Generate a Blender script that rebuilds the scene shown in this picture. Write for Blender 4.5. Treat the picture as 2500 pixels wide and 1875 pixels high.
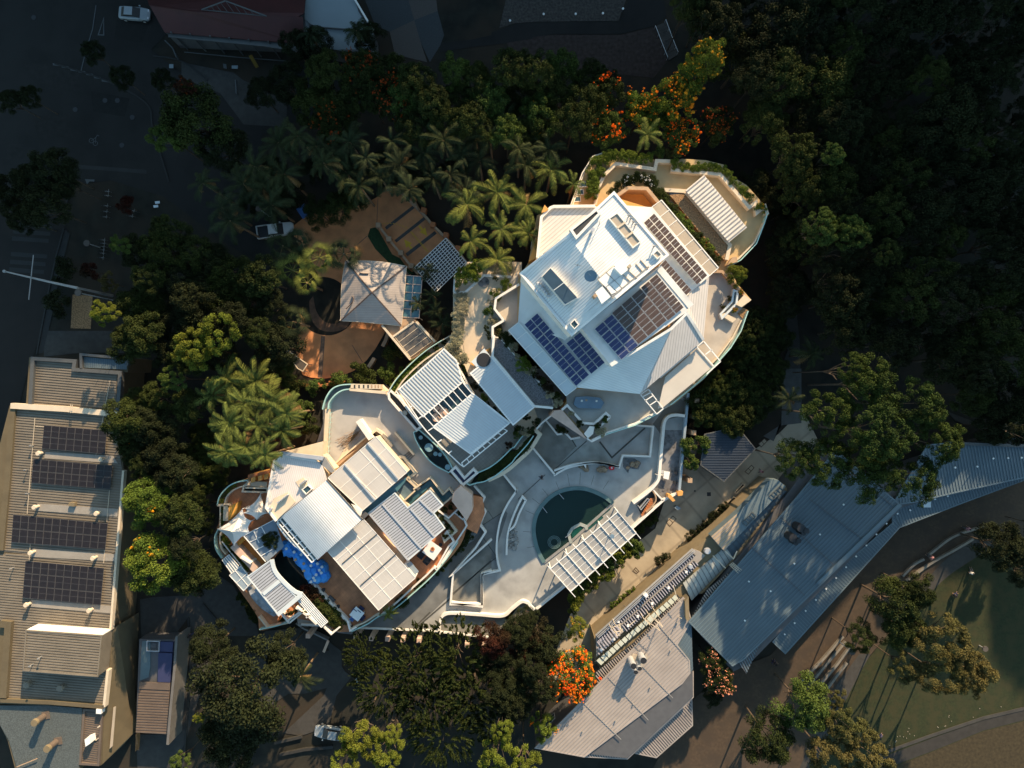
import bpy, math, random
import numpy as np
from mathutils import Vector, Matrix, noise as mnoise
random.seed(7); RNG = random.Random(11)
scene = bpy.context.scene
for o in list(bpy.data.objects): bpy.data.objects.remove(o)
# ------------------------------------------------------------------ camera, world, sun
H = 100.0                                   # height of the drone above the ground
FPX = 2500*24.0/36.0                        # focal length in pixels of the 2500 px photograph
cd = bpy.data.cameras.new('camera'); cam = bpy.data.objects.new('camera', cd)
scene.collection.objects.link(cam); cam.location = (0, 0, H); cam.rotation_euler = (0, 0, 0)
cd.lens = 24; cd.sensor_width = 36; cd.clip_start = 1; cd.clip_end = 2000
scene.camera = cam
SUN_EL, SUN_AZ = 24.5, 22.5                 # elevation, degrees east of the top of the picture
sdir = Vector((math.sin(math.radians(SUN_AZ))*math.cos(math.radians(SUN_EL)),
               math.cos(math.radians(SUN_AZ))*math.cos(math.radians(SUN_EL)), math.sin(math.radians(SUN_EL))))
world = bpy.data.worlds.new('World'); scene.world = world; world.use_nodes = True
wn = world.node_tree.nodes; bg = wn['Background']; sky = wn.new('ShaderNodeTexSky')
sky.sky_type = 'NISHITA'; sky.sun_disc = False
sky.sun_elevation = math.radians(SUN_EL); sky.sun_rotation = math.radians(SUN_AZ)
tn_ = wn.new('ShaderNodeVectorMath'); tn_.operation = 'MULTIPLY'; tn_.inputs[1].default_value = (0.90, 1.04, 0.93)
world.node_tree.links.new(sky.outputs[0], tn_.inputs[0]); world.node_tree.links.new(tn_.outputs[0], bg.inputs[0]); bg.inputs[1].default_value = 0.128
sl = bpy.data.lights.new('sun', 'SUN'); so = bpy.data.objects.new('sun', sl); scene.collection.objects.link(so)
sl.energy = 4.8; sl.angle = math.radians(0.5); sl.color = (1.0, 0.74, 0.46)
so.rotation_euler = sdir.to_track_quat('Z', 'Y').to_euler(); so.location = sdir*150
scene.view_settings.view_transform = 'Standard'; scene.view_settings.look = 'None'
scene.view_settings.gamma = 1; scene.view_settings.exposure = 1.0
scene.render.engine = 'CYCLES'

# ------------------------------------------------------------------ picture point -> place in the world
FR = {'A': (600, 450, 3.16), 'B': (1200, 400, 3.16), 'C': (500, 1050, 3.16), 'D': (1100, 950, 3.16), 'E': (1200, 1350, 3.16),
      'F': (0, 850, 3.16), 'G': (0, 1350, 3.16), 'K': (1800, 900, 3.16), 'L': (1800, 1350, 3.16), 'M': (600, 1350, 3.16),
      'N': (0, 0, 3.16), 'O': (600, 0, 3.16), 'Q': (1200, 0, 3.16), 'R': (1800, 0, 3.16), 'S': (0, 450, 3.16),
      'T': (1800, 450, 3.16), 'P': (0, 0, 1.0),
      'a': (500, 1150, 5.53), 'b': (850, 1050, 5.53), 'c': (950, 800, 5.53), 'd': (750, 900, 5.53), 'e': (1350, 1050, 5.53),
      'f': (1430, 1300, 5.53), 'g': (1600, 1150, 5.53), 'h': (650, 1350, 5.53)}
def PX(s):
    """'A10,20 30,40' -> list of photograph pixels; an optional third number is a height"""
    out = []; fr = 'P'
    for t in s.split():
        if t[0] == '~': out.append(tuple(float(q) for q in t[1:].split(','))); continue
        if t[0].isalpha(): fr = t[0]; t = t[1:]
        if not t: continue
        v = [float(q) for q in t.split(',')]
        ox, oy, k = FR[fr]
        out.append((ox+v[0]/k, oy+v[1]/k) + ((v[2],) if len(v) > 2 else ()))
    return out
def W(px, py, z): return Vector(((px-1250)/FPX*(H-z), -(py-937.5)/FPX*(H-z), z))
def P3(s, z=0):
    return [W(p[0], p[1], p[2] if len(p) > 2 else z) for p in PX(s)]

# ------------------------------------------------------------------ materials
MATS = {}
def mat(name, col, rough=0.8, var=0.12, scale=1.2, stain=0.0, metal=0.0, bump=0.0, bscale=8.0, stripe=None, spec=None, alpha=1.0, tint=None, tile=None, island=0.0):
    m = bpy.data.materials.new(name); m.use_nodes = True; nt = m.node_tree; N = nt.nodes; L = nt.links
    b = N['Principled BSDF']; b.inputs['Roughness'].default_value = rough; b.inputs['Metallic'].default_value = metal
    if spec is not None: b.inputs['Specular IOR Level'].default_value = spec
    geo = N.new('ShaderNodeNewGeometry')
    def math_(op, a, c=None, v=None):
        n = N.new('ShaderNodeMath'); n.operation = op; L.new(a, n.inputs[0])
        if c is not None: L.new(c, n.inputs[1])
        if v is not None: n.inputs[1].default_value = v
        return n.outputs[0]
    def noise(sc, det=4.0):
        n = N.new('ShaderNodeTexNoise'); n.inputs['Scale'].default_value = sc; n.inputs['Detail'].default_value = det
        L.new(geo.outputs['Position'], n.inputs['Vector']); return n.outputs['Fac']
    def mixc(fac, c1, c2, blend='MIX'):
        n = N.new('ShaderNodeMix'); n.data_type = 'RGBA'; n.blend_type = blend
        if hasattr(fac, 'default_value') or True:
            if isinstance(fac, float): n.inputs[0].default_value = fac
            else: L.new(fac, n.inputs[0])
        for i, c in ((6, c1), (7, c2)):
            if isinstance(c, tuple): n.inputs[i].default_value = (*c[:3], 1)
            else: L.new(c, n.inputs[i])
        return n.outputs[2]
    lo = tuple(max(0, c*(1-var)) for c in col); hi = tuple(min(1, c*(1+var)) for c in col)
    cr = N.new('ShaderNodeMapRange'); L.new(noise(scale, 6), cr.inputs[0]); cr.inputs[1].default_value = 0.3; cr.inputs[2].default_value = 0.7
    c = mixc(cr.outputs[0], lo, hi)
    if tint:
        t = N.new('ShaderNodeMapRange'); L.new(noise(scale*0.23, 3), t.inputs[0]); t.inputs[1].default_value = 0.42; t.inputs[2].default_value = 0.62
        c = mixc(t.outputs[0], c, tint)
    if stain:
        s = N.new('ShaderNodeMapRange'); L.new(noise(0.35, 8), s.inputs[0]); s.inputs[1].default_value = 0.5; s.inputs[2].default_value = 0.72
        s.inputs[3].default_value = 0; s.inputs[4].default_value = stain
        c = mixc(s.outputs[0], c, tuple(q*0.35 for q in col))
    if island:
        rr = N.new('ShaderNodeMapRange'); L.new(geo.outputs['Random Per Island'], rr.inputs[0]); rr.inputs[3].default_value = 1-island; rr.inputs[4].default_value = 1+island
        hs = N.new('ShaderNodeHueSaturation'); L.new(c, hs.inputs['Color']); L.new(rr.outputs[0], hs.inputs['Value'])
        c = hs.outputs[0]
    height = None
    if stripe:          # (dx, dy, spacing, darkness, bump strength): sheet profile running across direction (dx,dy)
        dx, dy, sp, dark, bs = stripe; l = math.hypot(dx, dy)
        d = N.new('ShaderNodeVectorMath'); d.operation = 'DOT_PRODUCT'; L.new(geo.outputs['Position'], d.inputs[0]); d.inputs[1].default_value = (dx/l/sp, dy/l/sp, 0)
        fr_ = math_('FRACT', d.outputs['Value']); tri = math_('ABSOLUTE', math_('SUBTRACT', fr_, v=0.5))
        line = N.new('ShaderNodeMapRange'); L.new(tri, line.inputs[0]); line.inputs[1].default_value = 0.36; line.inputs[2].default_value = 0.46
        c = mixc(math_('MULTIPLY', line.outputs[0], v=dark), c, tuple(q*0.25 for q in col)); height = tri; bstr = bs
    if tile:            # (dx, dy, size, darkness)
        dx, dy, sp, dark = tile; l = math.hypot(dx, dy); ls = []
        for (u, v_) in ((dx/l, dy/l), (-dy/l, dx/l)):
            d = N.new('ShaderNodeVectorMath'); d.operation = 'DOT_PRODUCT'; L.new(geo.outputs['Position'], d.inputs[0]); d.inputs[1].default_value = (u/sp, v_/sp, 0)
            ls.append(math_('ABSOLUTE', math_('SUBTRACT', math_('FRACT', d.outputs['Value']), v=0.5)))
        mx = math_('MAXIMUM', ls[0], ls[1]); line = N.new('ShaderNodeMapRange'); L.new(mx, line.inputs[0]); line.inputs[1].default_value = 0.44; line.inputs[2].default_value = 0.49
        c = mixc(math_('MULTIPLY', line.outputs[0], v=dark), c, tuple(q*0.4 for q in col))
    if isinstance(c, tuple): b.inputs['Base Color'].default_value = (*c, 1)
    else: L.new(c, b.inputs['Base Color'])
    if height is not None or bump:
        bp = N.new('ShaderNodeBump'); bp.inputs['Distance'].default_value = 0.05
        if height is not None: L.new(height, bp.inputs['Height']); bp.inputs['Strength'].default_value = bstr
        else: L.new(noise(bscale, 5), bp.inputs['Height']); bp.inputs['Strength'].default_value = bump
        L.new(bp.outputs[0], b.inputs['Normal'])
    if alpha < 1: b.inputs['Alpha'].default_value = alpha
    MATS[name] = m; return m
def dirpx(s):      # direction in the world between two picture points
    a, b = P3(s, 0)[:2]; return (b-a).x, (b-a).y
DNE = dirpx('B228,845 945,222')      # up-right along the main roof's edge
DSE = dirpx('B945,222 1360,700')     # down-right along its other edge
M_soil = mat('soil', (0.014, 0.014, 0.010), 1, 0.5, 0.6, tint=(0.03, 0.022, 0.014))
M_asph = mat('asphalt', (0.0105, 0.0098, 0.0088), 0.9, 0.45, 0.25, stain=0.6, tint=(0.0135, 0.0125, 0.0115))  # albedo lowered so the fade to dark at the frame edges is in the colour
M_asph2 = mat('asphalt_brown', (0.012, 0.0095, 0.008), 0.9, 0.2, 0.5, stain=0.3)
M_foot = mat('footpath', (0.024, 0.024, 0.023), 0.9, 0.15, 0.8)  # lowered like the asphalt to imitate the dim upper left corner
M_prom = mat('promenade_paving', (0.38, 0.32, 0.235), 0.9, 0.12, 0.5, stain=0.45, tile=(1, 0.85, 4.2, 0.45))
M_sand = mat('sandy_path', (0.062, 0.043, 0.028), 1, 0.2, 2.5, tint=(0.05, 0.036, 0.025))
M_lawn = mat('lawn', (0.019, 0.026, 0.007), 1, 0.3, 3.0, tint=(0.030, 0.030, 0.009), bump=0.6, bscale=14)
M_dkpath = mat('dark_paving', (0.045, 0.043, 0.040), 0.95, 0.2, 1.4, stain=0.35)
M_chk1 = mat('paver_grey', (0.045, 0.05, 0.053), 0.9, 0.12, 6); M_chk2 = mat('paver_warm', (0.08, 0.068, 0.06), 0.9, 0.12, 6)
M_terra = mat('terracotta_paving', (0.58, 0.245, 0.10), 0.85, 0.18, 0.5, stain=0.4)
M_terratile = mat('terracotta_tiles', (0.50, 0.20, 0.085), 0.6, 0.25, 0.9, stain=0.55, tile=(DNE[0], DNE[1], 0.5, 0.4))
M_orange = mat('ochre_render', (0.66, 0.33, 0.09), 0.85, 0.1, 0.8, stain=0.2)
M_cream = mat('cream_render', (0.62, 0.52, 0.39), 0.85, 0.06, 1.2, stain=0.15)
M_pink = mat('pale_pink_render', (0.56, 0.40, 0.32), 0.85, 0.08, 1.0, stain=0.2)
M_sandterr = mat('sand_terrace', (0.50, 0.365, 0.19), 0.9, 0.1, 0.5, stain=0.22)
M_terrpale = mat('pale_terrace', (0.47, 0.43, 0.375), 0.9, 0.1, 0.6, stain=0.35)
M_conc = mat('deck_concrete', (0.35, 0.35, 0.34), 0.9, 0.14, 0.45, stain=0.5)
M_conc2 = mat('garden_bed_concrete', (0.20, 0.195, 0.175), 0.95, 0.22, 0.6, stain=0.6)
M_conc3 = mat('ramp_concrete', (0.16, 0.165, 0.165), 0.95, 0.2, 0.6, stain=0.5)
M_joint = mat('dark_joint', (0.07, 0.07, 0.065), 0.95, 0.2)
M_white = mat('white_render', (0.74, 0.71, 0.66), 0.75, 0.05, 1.5, stain=0.15)
M_wmetal = mat('white_metal', (0.78, 0.78, 0.76), 0.45, 0.04, 1.0)
M_rooffine = mat('white_roof_fine', (0.74, 0.745, 0.735), 0.5, 0.05, 0.5, stain=0.3, stripe=(DNE[1], -DNE[0], 0.3, 0.45, 0.8))
M_rooffine2 = mat('white_roof_small', (0.76, 0.75, 0.73), 0.5, 0.05, 0.5, stain=0.2, stripe=(DSE[1], -DSE[0], 0.3, 0.45, 0.8))
M_roofplain = mat('white_roof_plain', (0.68, 0.69, 0.68), 0.5, 0.07, 0.4, stain=0.35)
M_roofstripe = mat('striped_grey_roof', (0.58, 0.55, 0.53), 0.6, 0.06, 0.6, stripe=(DSE[0], DSE[1], 0.42, 0.5, 0.5))
M_roofstripe2 = mat('striped_grey_roof_pitched', (0.52, 0.50, 0.49), 0.6, 0.06, 0.6, stripe=(DNE[1]*.2+1, -0.3, 0.35, 0.5, 0.5))
M_roofpink = mat('roof_pale_pink', (0.66, 0.61, 0.585), 0.6, 0.05, 0.6, stripe=(1, 0.25, 0.26, 0.35, 0.5))
M_bluewhite = mat('louvre_roof', (0.56, 0.615, 0.64), 0.5, 0.05, 0.7)
M_blade = mat('louvre_blade', (0.40, 0.42, 0.46), 0.35, 0.05, 0.7)
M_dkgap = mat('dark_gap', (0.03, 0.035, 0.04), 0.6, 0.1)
M_poly = mat('polycarbonate', (0.52, 0.485, 0.445), 0.45, 0.07, 0.25, stain=0.12)
M_polyblue = mat('blue_glass_roof', (0.30, 0.38, 0.45), 0.25, 0.1, 0.5, alpha=0.86)
M_tan = mat('tan_glazing', (0.40, 0.345, 0.275), 0.4, 0.08, 0.8)
M_glass = mat('dark_glass', (0.035, 0.075, 0.095), 0.08, 0.2, 0.6, spec=0.8)
M_teal = mat('teal_glass', (0.07, 0.16, 0.19), 0.12, 0.2, 0.8, spec=0.7)
M_edge = mat('green_glass_edge', (0.38, 0.60, 0.57), 0.25, 0.1)
M_black = mat('black', (0.02, 0.02, 0.022), 0.5, 0.1)
M_dgrey = mat('dark_grey_metal', (0.09, 0.09, 0.095), 0.5, 0.1)
M_mgrey = mat('mid_grey_metal', (0.25, 0.25, 0.25), 0.5, 0.1)
M_alu = mat('aluminium', (0.55, 0.56, 0.58), 0.35, 0.05, metal=0.4)
M_pvblue = mat('solar_blue', (0.022, 0.036, 0.12), 0.22, 0.15, 3, spec=0.6, tile=(DNE[0], DNE[1], 0.21, 0.25))
M_pvbrown = mat('solar_brown', (0.075, 0.052, 0.045), 0.3, 0.15, 3, tile=(DNE[0], DNE[1], 0.21, 0.35))
M_pvblack = mat('solar_black', (0.018, 0.014, 0.014), 0.3, 0.2, 2, tile=(1, 0.06, 0.2, 0.3))
M_gravel = mat('gravel', (0.15, 0.145, 0.15), 1, 0.6, 9, bump=0.8, bscale=12)
M_mulch = mat('mulch', (0.27, 0.16, 0.08), 1, 0.6, 6, bump=0.8, bscale=10)
M_stonepave = mat('mottled_stone', (0.13, 0.13, 0.135), 0.95, 0.7, 1.8, stain=0.6, tint=(0.22, 0.22, 0.23))
M_rock = mat('rock', (0.25, 0.185, 0.125), 0.95, 0.45, 1.5, bump=0.6, bscale=4)
M_water = mat('pool_water', (0.008, 0.022, 0.022), 0.06, 0.3, 0.3, spec=0.25, tint=(0.012, 0.032, 0.030))
M_pond = mat('pond_water', (0.007, 0.012, 0.012), 0.1, 0.4, 0.5, spec=0.25)
M_poolrim = mat('pool_rim', (0.10, 0.17, 0.175), 0.4, 0.15, 1.0)
M_bluerock = mat('blue_painted_rock', (0.04, 0.27, 0.78), 0.5, 0.35, 1.1, bump=0.5, bscale=2, tint=(0.09, 0.42, 0.85))
M_roofse = mat('grey_metal_roof', (0.34, 0.30, 0.275), 0.55, 0.1, 0.5, stain=0.12)
M_roofse2 = mat('grey_metal_rib', (0.30, 0.27, 0.25), 0.5, 0.1, 0.5)
M_roofblue = mat('blue_grey_metal_roof', (0.085, 0.12, 0.145), 0.5, 0.08, 0.4, stain=0.1)
M_roofblueh = mat('blue_grey_rib', (0.112, 0.155, 0.182), 0.5, 0.08, 0.4)
M_beige = mat('beige_ledge', (0.20, 0.155, 0.09), 0.85, 0.1, 0.8, stain=0.2)
M_roofl = mat('khaki_roof', (0.185, 0.157, 0.12), 0.7, 0.12, 0.6, stain=0.2)
M_roofld = mat('khaki_roof_groove', (0.16, 0.13, 0.095), 0.7, 0.12, 0.6)
M_walll = mat('khaki_wall', (0.115, 0.09, 0.052), 0.9, 0.1, 0.6, stain=0.15)
M_shingle = mat('teal_shingle', (0.075, 0.088, 0.088), 0.8, 0.35, 7, bump=0.5, bscale=9)
M_brownroof = mat('brown_roof', (0.12, 0.09, 0.07), 0.7, 0.12, 0.6)
M_redroof = mat('red_roof', (0.052, 0.010, 0.009), 0.7, 0.15, 0.5)  # red darkened further, the dim upper left corner is put into the colour
M_whiteroof = mat('white_sheet_roof', (0.20, 0.24, 0.26), 0.6, 0.05, 0.5)  # white sheeting given a grey tone to imitate the dim corner
M_verand = mat('verandah_trim', (0.075, 0.08, 0.082), 0.7, 0.05)  # pale trim and road paint, dimmed in colour along with the dark corner
M_pavroof = mat('pavilion_roof', (0.36, 0.315, 0.285), 0.6, 0.1, 0.6, stain=0.22, stripe=(0, 1, 0.32, 0.22, 0.3))
M_ridge = mat('dark_ridge', (0.09, 0.06, 0.05), 0.8, 0.2)
M_brickpier = mat('terracotta_render', (0.42, 0.155, 0.06), 0.85, 0.15, 1)
M_capst = mat('coping', (0.40, 0.27, 0.17), 0.85, 0.15, 1)
M_yellow = mat('yellow_paint', (0.62, 0.36, 0.02), 0.7, 0.1)
M_tent = mat('tent_fabric', (0.72, 0.68, 0.64), 0.7, 0.04, 0.5)
M_carwhite = mat('car_white', (0.26, 0.29, 0.31), 0.25, 0.02)
M_rubber = mat('rubber', (0.015, 0.015, 0.015), 0.8, 0.05)
M_red = mat('red_plastic', (0.65, 0.02, 0.03), 0.5, 0.05)
M_blue = mat('blue_plastic', (0.06, 0.16, 0.40), 0.5, 0.1)
M_navy = mat('navy_cover', (0.030, 0.036, 0.10), 0.6, 0.1)
M_bluecover = mat('slate_blue_cover', (0.13, 0.20, 0.27), 0.7, 0.12, 1, stain=0.2)
M_wood = mat('timber', (0.30, 0.15, 0.06), 0.7, 0.2, 3)
M_trunk = mat('bark', (0.085, 0.06, 0.04), 0.95, 0.3, 4)
M_palmtrunk = mat('palm_bark', (0.20, 0.13, 0.075), 0.95, 0.3, 4)
M_skin = mat('skin', (0.35, 0.2, 0.13), 0.7, 0.05); M_shirt = mat('dark_cloth', (0.03, 0.03, 0.035), 0.9, 0.1)
M_shirtp = mat('pink_cloth', (0.5, 0.25, 0.27), 0.9, 0.1); M_hair = mat('hair', (0.015, 0.01, 0.008), 0.6, 0.1)
def leafmat(name, c, c2, isl=0.35, trans=True):
    m = mat(name, c, 0.8, 0.45, 0.5, tint=c2, island=isl, spec=0.12)
    return m
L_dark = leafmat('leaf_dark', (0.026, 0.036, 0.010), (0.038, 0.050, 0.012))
L_deep = leafmat('leaf_deep', (0.017, 0.022, 0.009), (0.021, 0.027, 0.010))  # near-black leaf tone imitates the dimness of the outer woods
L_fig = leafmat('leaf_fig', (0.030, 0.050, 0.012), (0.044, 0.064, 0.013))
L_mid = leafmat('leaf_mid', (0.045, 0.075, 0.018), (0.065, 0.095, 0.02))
L_bright = leafmat('leaf_bright', (0.095, 0.12, 0.016), (0.13, 0.14, 0.02))
L_olive = leafmat('leaf_olive', (0.10, 0.085, 0.03), (0.075, 0.08, 0.026))
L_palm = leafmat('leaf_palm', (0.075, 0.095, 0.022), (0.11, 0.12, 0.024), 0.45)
L_palmd = leafmat('leaf_palm_shaded', (0.017, 0.025, 0.011), (0.026, 0.034, 0.012), 0.45)  # darker copy of the palm leaf, with the shade put into the colour
L_dry = leafmat('leaf_dry', (0.13, 0.075, 0.03), (0.17, 0.11, 0.04), 0.3)
L_silver = leafmat('leaf_silver', (0.26, 0.25, 0.16), (0.34, 0.30, 0.20), 0.35)
L_hedge = leafmat('leaf_hedge', (0.075, 0.115, 0.018), (0.11, 0.145, 0.02), 0.4)
L_red = leafmat('leaf_red', (0.045, 0.012, 0.008), (0.022, 0.02, 0.009), 0.4)
F_orange = leafmat('flower_orange', (0.72, 0.17, 0.010), (0.70, 0.25, 0.012), 0.35)
F_red = leafmat('flower_red', (0.80, 0.075, 0.008), (0.85, 0.17, 0.01), 0.25)
F_dull = leafmat('flower_dull', (0.26, 0.045, 0.010), (0.34, 0.08, 0.012), 0.3)
F_yellow = leafmat('flower_yellow', (0.62, 0.29, 0.015), (0.45, 0.22, 0.02), 0.35)
F_pink = leafmat('flower_pink', (0.70, 0.27, 0.16), (0.8, 0.4, 0.25), 0.25)

# ------------------------------------------------------------------ mesh helpers
def mk_obj(name, me, parent=None, loc=(0, 0, 0)):
    o = bpy.data.objects.new(name, me); scene.collection.objects.link(o)
    if parent is not None: o.parent = parent
    o.location = loc; return o
def thing(name, label, cat, loc, group=None, rz=0.0):
    o = bpy.data.objects.new(name, None); scene.collection.objects.link(o)
    o.location = loc; o.rotation_euler = (0, 0, rz); o.empty_display_size = 0.5
    o['label'] = label; o['category'] = cat
    if group: o['group'] = group
    return o
def tagp(s, z=0):
    p = P3(s, z); c = Vector((0, 0, 0))
    for q in p: c += q
    c /= len(p); return (c.x, c.y, 0)
def tag(o, label=None, cat=None, group=None, kind=None):
    if label: o['label'] = label
    if cat: o['category'] = cat
    if group: o['group'] = group
    if kind: o['kind'] = kind
    return o
def basis_of(o):
    M = Matrix.Identity(4); ch = []
    while o is not None: ch.append(o); o = o.parent
    for q in reversed(ch): M = M @ Matrix.LocRotScale(q.location, q.rotation_euler, q.scale)
    return M
class MB:
    def __init__(s): s.v = []; s.f = []; s.m = []; s.mats = []
    def add(s, vs, fs, mi=0):
        b = len(s.v); s.v += [Vector(v) for v in vs]
        for f in fs: s.f.append([b+i for i in f]); s.m.append(mi)
    def prism(s, top, z0=None, th=None, mi=0):
        """solid under a polygon of 3-D points, down to z0 or th thick"""
        top = [Vector(p) for p in top]
        ar = sum(top[i].x*top[(i+1) % len(top)].y - top[(i+1) % len(top)].x*top[i].y for i in range(len(top)))
        if ar < 0: top.reverse()
        n = len(top); bot = [Vector((p.x, p.y, z0 if z0 is not None else p.z-th)) for p in top]
        s.add(top+bot, [list(range(n))] + [[i, i+n, (i+1) % n+n, (i+1) % n] for i in range(n)] + [list(range(2*n-1, n-1, -1))], mi)
        return s
    def bar(s, p, q, w, h, mi=0, down=False):
        """box from p to q, w wide and h high, standing on the line (or hanging under it)"""
        p = Vector(p); q = Vector(q); d = q-p
        if d.length < 1e-5: return s
        sd = Vector((-d.y, d.x, 0)); sd = Vector((1, 0, 0)) if sd.length < 1e-5 else sd.normalized()
        up = d.normalized().cross(sd); up = -up if up.z < 0 else up
        a = sd*w/2; o0 = -up*h if down else Vector((0, 0, 0)); o1 = o0+up*h
        vs = [p-a+o0, p+a+o0, q+a+o0, q-a+o0, p-a+o1, p+a+o1, q+a+o1, q-a+o1]
        s.add(vs, [[0, 1, 2, 3], [7, 6, 5, 4], [0, 4, 5, 1], [1, 5, 6, 2], [2, 6, 7, 3], [3, 7, 4, 0]], mi); return s
    def tube(s, p, q, r0, r1=None, n=10, mi=0, caps=True):
        p = Vector(p); q = Vector(q); r1 = r0 if r1 is None else r1
        d = (q-p).normalized(); a = d.orthogonal().normalized(); b = d.cross(a)
        vs = []
        for c, r in ((p, r0), (q, r1)):
            for i in range(n): t = 2*math.pi*i/n; vs.append(c+(a*math.cos(t)+b*math.sin(t))*r)
        fs = [[i, (i+1) % n, (i+1) % n+n, i+n] for i in range(n)]
        if caps: fs += [list(range(n-1, -1, -1)), list(range(n, 2*n))]
        s.add(vs, fs, mi); return s
    def strip(s, pts, w, z0, z1=None, closed=False, mi=0):
        """mitred wall along a polyline; top heights come from the points"""
        pts = [Vector(p) for p in pts]; n = len(pts); Lr = []; Rr = []
        for i in range(n):
            a = pts[(i-1) % n] if (closed or i > 0) else None; b = pts[(i+1) % n] if (closed or i < n-1) else None
            d1 = (pts[i]-a) if a is not None else (b-pts[i]); d2 = (b-pts[i]) if b is not None else d1
            d1 = Vector((d1.x, d1.y)).normalized(); d2 = Vector((d2.x, d2.y)).normalized()
            t = d1+d2; t = d1 if t.length < 1e-4 else t.normalized()
            nn = Vector((-t.y, t.x)); k = w/2/max(0.35, nn.dot(Vector((-d1.y, d1.x))))
            Lr.append(Vector((pts[i].x+nn.x*k, pts[i].y+nn.y*k, pts[i].z))); Rr.append(Vector((pts[i].x-nn.x*k, pts[i].y-nn.y*k, pts[i].z)))
        m = n if closed else n-1
        vs = Lr+Rr+[Vector((p.x, p.y, z0)) for p in Lr]+[Vector((p.x, p.y, z0)) for p in Rr]; fs = []
        for i in range(m):
            j = (i+1) % n
            fs += [[i, n+i, n+j, j], [i, j, 2*n+j, 2*n+i], [n+i, 3*n+i, 3*n+j, n+j], [2*n+i, 2*n+j, 3*n+j, 3*n+i]]
        if not closed: fs += [[0, 2*n, 3*n, n], [n-1, 2*n-1, 4*n-1, 3*n-1]]
        s.add(vs, fs, mi); return s
    def disc(s, c, r, h, n=16, mi=0, sx=1, sy=1, rot=0):
        c = Vector(c); pts = []
        for i in range(n):
            t = 2*math.pi*i/n; x = math.cos(t)*r*sx; y = math.sin(t)*r*sy
            pts.append(c+Vector((x*math.cos(rot)-y*math.sin(rot), x*math.sin(rot)+y*math.cos(rot), h)))
        return s.prism(pts, c.z, mi=mi)
    def build(s, name, mats, parent=None, smooth=False, origin=None):
        if not isinstance(mats, (list, tuple)): mats = [mats]
        inv = basis_of(parent).inverted() if parent is not None else Matrix.Identity(4)
        loc = Vector((0, 0, 0))
        if parent is None and s.v:
            lo = Vector((min(v.x for v in s.v), min(v.y for v in s.v), min(v.z for v in s.v))); hi = Vector((max(v.x for v in s.v), max(v.y for v in s.v), 0))
            loc = Vector(((lo.x+hi.x)/2, (lo.y+hi.y)/2, lo.z))
        me = bpy.data.meshes.new(name)
        me.from_pydata([tuple((inv @ v)-loc) for v in s.v], [], s.f)
        for m in mats: me.materials.append(m)
        me.polygons.foreach_set('material_index', s.m)
        if smooth: me.polygons.foreach_set('use_smooth', [True]*len(s.f))
        me.update(); return mk_obj(name, me, parent, loc)
def plane_z(pts):
    A = np.array([[p.x, p.y, 1] for p in pts]); b = np.array([p.z for p in pts])
    s, *_ = np.linalg.lstsq(A, b, rcond=None); return lambda x, y: s[0]*x+s[1]*y+s[2]
def clip_lines(poly, d, spacing, off=0.5):
    """parallel lines of direction d inside a polygon -> list of (p, q)"""
    d = Vector((d[0], d[1])).normalized(); n = Vector((-d.y, d.x)); zf = plane_z(poly)
    ks = [p.x*n.x+p.y*n.y for p in poly]; k = min(ks)+spacing*off; out = []
    while k < max(ks):
        ts = []
        for i in range(len(poly)):
            a = poly[i]; b = poly[(i+1) % len(poly)]; ka = a.x*n.x+a.y*n.y-k; kb = b.x*n.x+b.y*n.y-k
            if ka*kb < 0: t = ka/(ka-kb); p = a.lerp(b, t); ts.append(p.x*d.x+p.y*d.y)
        ts.sort()
        for i in range(0, len(ts)-1, 2):
            if ts[i+1]-ts[i] > 0.15:
                p = n*k+d*(ts[i]+0.02); q = n*k+d*(ts[i+1]-0.02)
                out.append((Vector((p.x, p.y, zf(p.x, p.y))), Vector((q.x, q.y, zf(q.x, q.y)))))
        k += spacing
    return out
def roof(parent, s, z, m, th=0.25, ribs=None, name='roof', z0=None, trim=None, skirt=None):
    """roof sheet; ribs=(dir pts string, spacing, width, height, material)"""
    p = P3(s, z); mb = MB(); mb.prism(p, z0, th); mats = [m]
    if ribs:
        a, b = P3(ribs[0], z)[:2]; mats.append(ribs[4])
        for (q, r) in clip_lines(p, (b-a), ribs[1]): mb.bar(q, r, ribs[2], ribs[3], 1)
    o = mb.build(name, mats, parent)
    if trim:
        t = MB(); t.strip([Vector((q.x, q.y, q.z+trim[1])) for q in p], trim[0], min(q.z for q in p)-th-0.003, closed=True); t.build('roof_edge', trim[2], parent)
    return o
def lerp4(c, u, v): return (c[0].lerp(c[1], u)).lerp(c[3].lerp(c[2], u), v)
def panels(parent, s, z, nu, nv, m, name='solar_panel', gap=0.035, lift=0.16, skip=()):
    c = P3(s, z)
    for i in range(nu):
        for j in range(nv):
            if (i, j) in skip: continue
            g = gap; q = [lerp4(c, (i+g)/nu, (j+g)/nv), lerp4(c, (i+1-g)/nu, (j+g)/nv), lerp4(c, (i+1-g)/nu, (j+1-g)/nv), lerp4(c, (i+g)/nu, (j+1-g)/nv)]
            up = Vector((0, 0, lift)); mb = MB(); mb.prism([p+up for p in q], th=0.05, mi=1)
            cc = (q[0]+q[1]+q[2]+q[3])/4; inn = [p+(cc-p)*0.045+up+Vector((0, 0, 0.006)) for p in q]; mb.prism(inn, th=0.01, mi=0)
            mid = [inn[0].lerp(inn[3], .5), inn[1].lerp(inn[2], .5)]; mb.bar(mid[0]+Vector((0, 0, .002)), mid[1]+Vector((0, 0, .002)), 0.03, 0.004, 1)
            mb.build(name, [m, M_alu if m is not M_pvblack else M_dgrey], parent)
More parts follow.
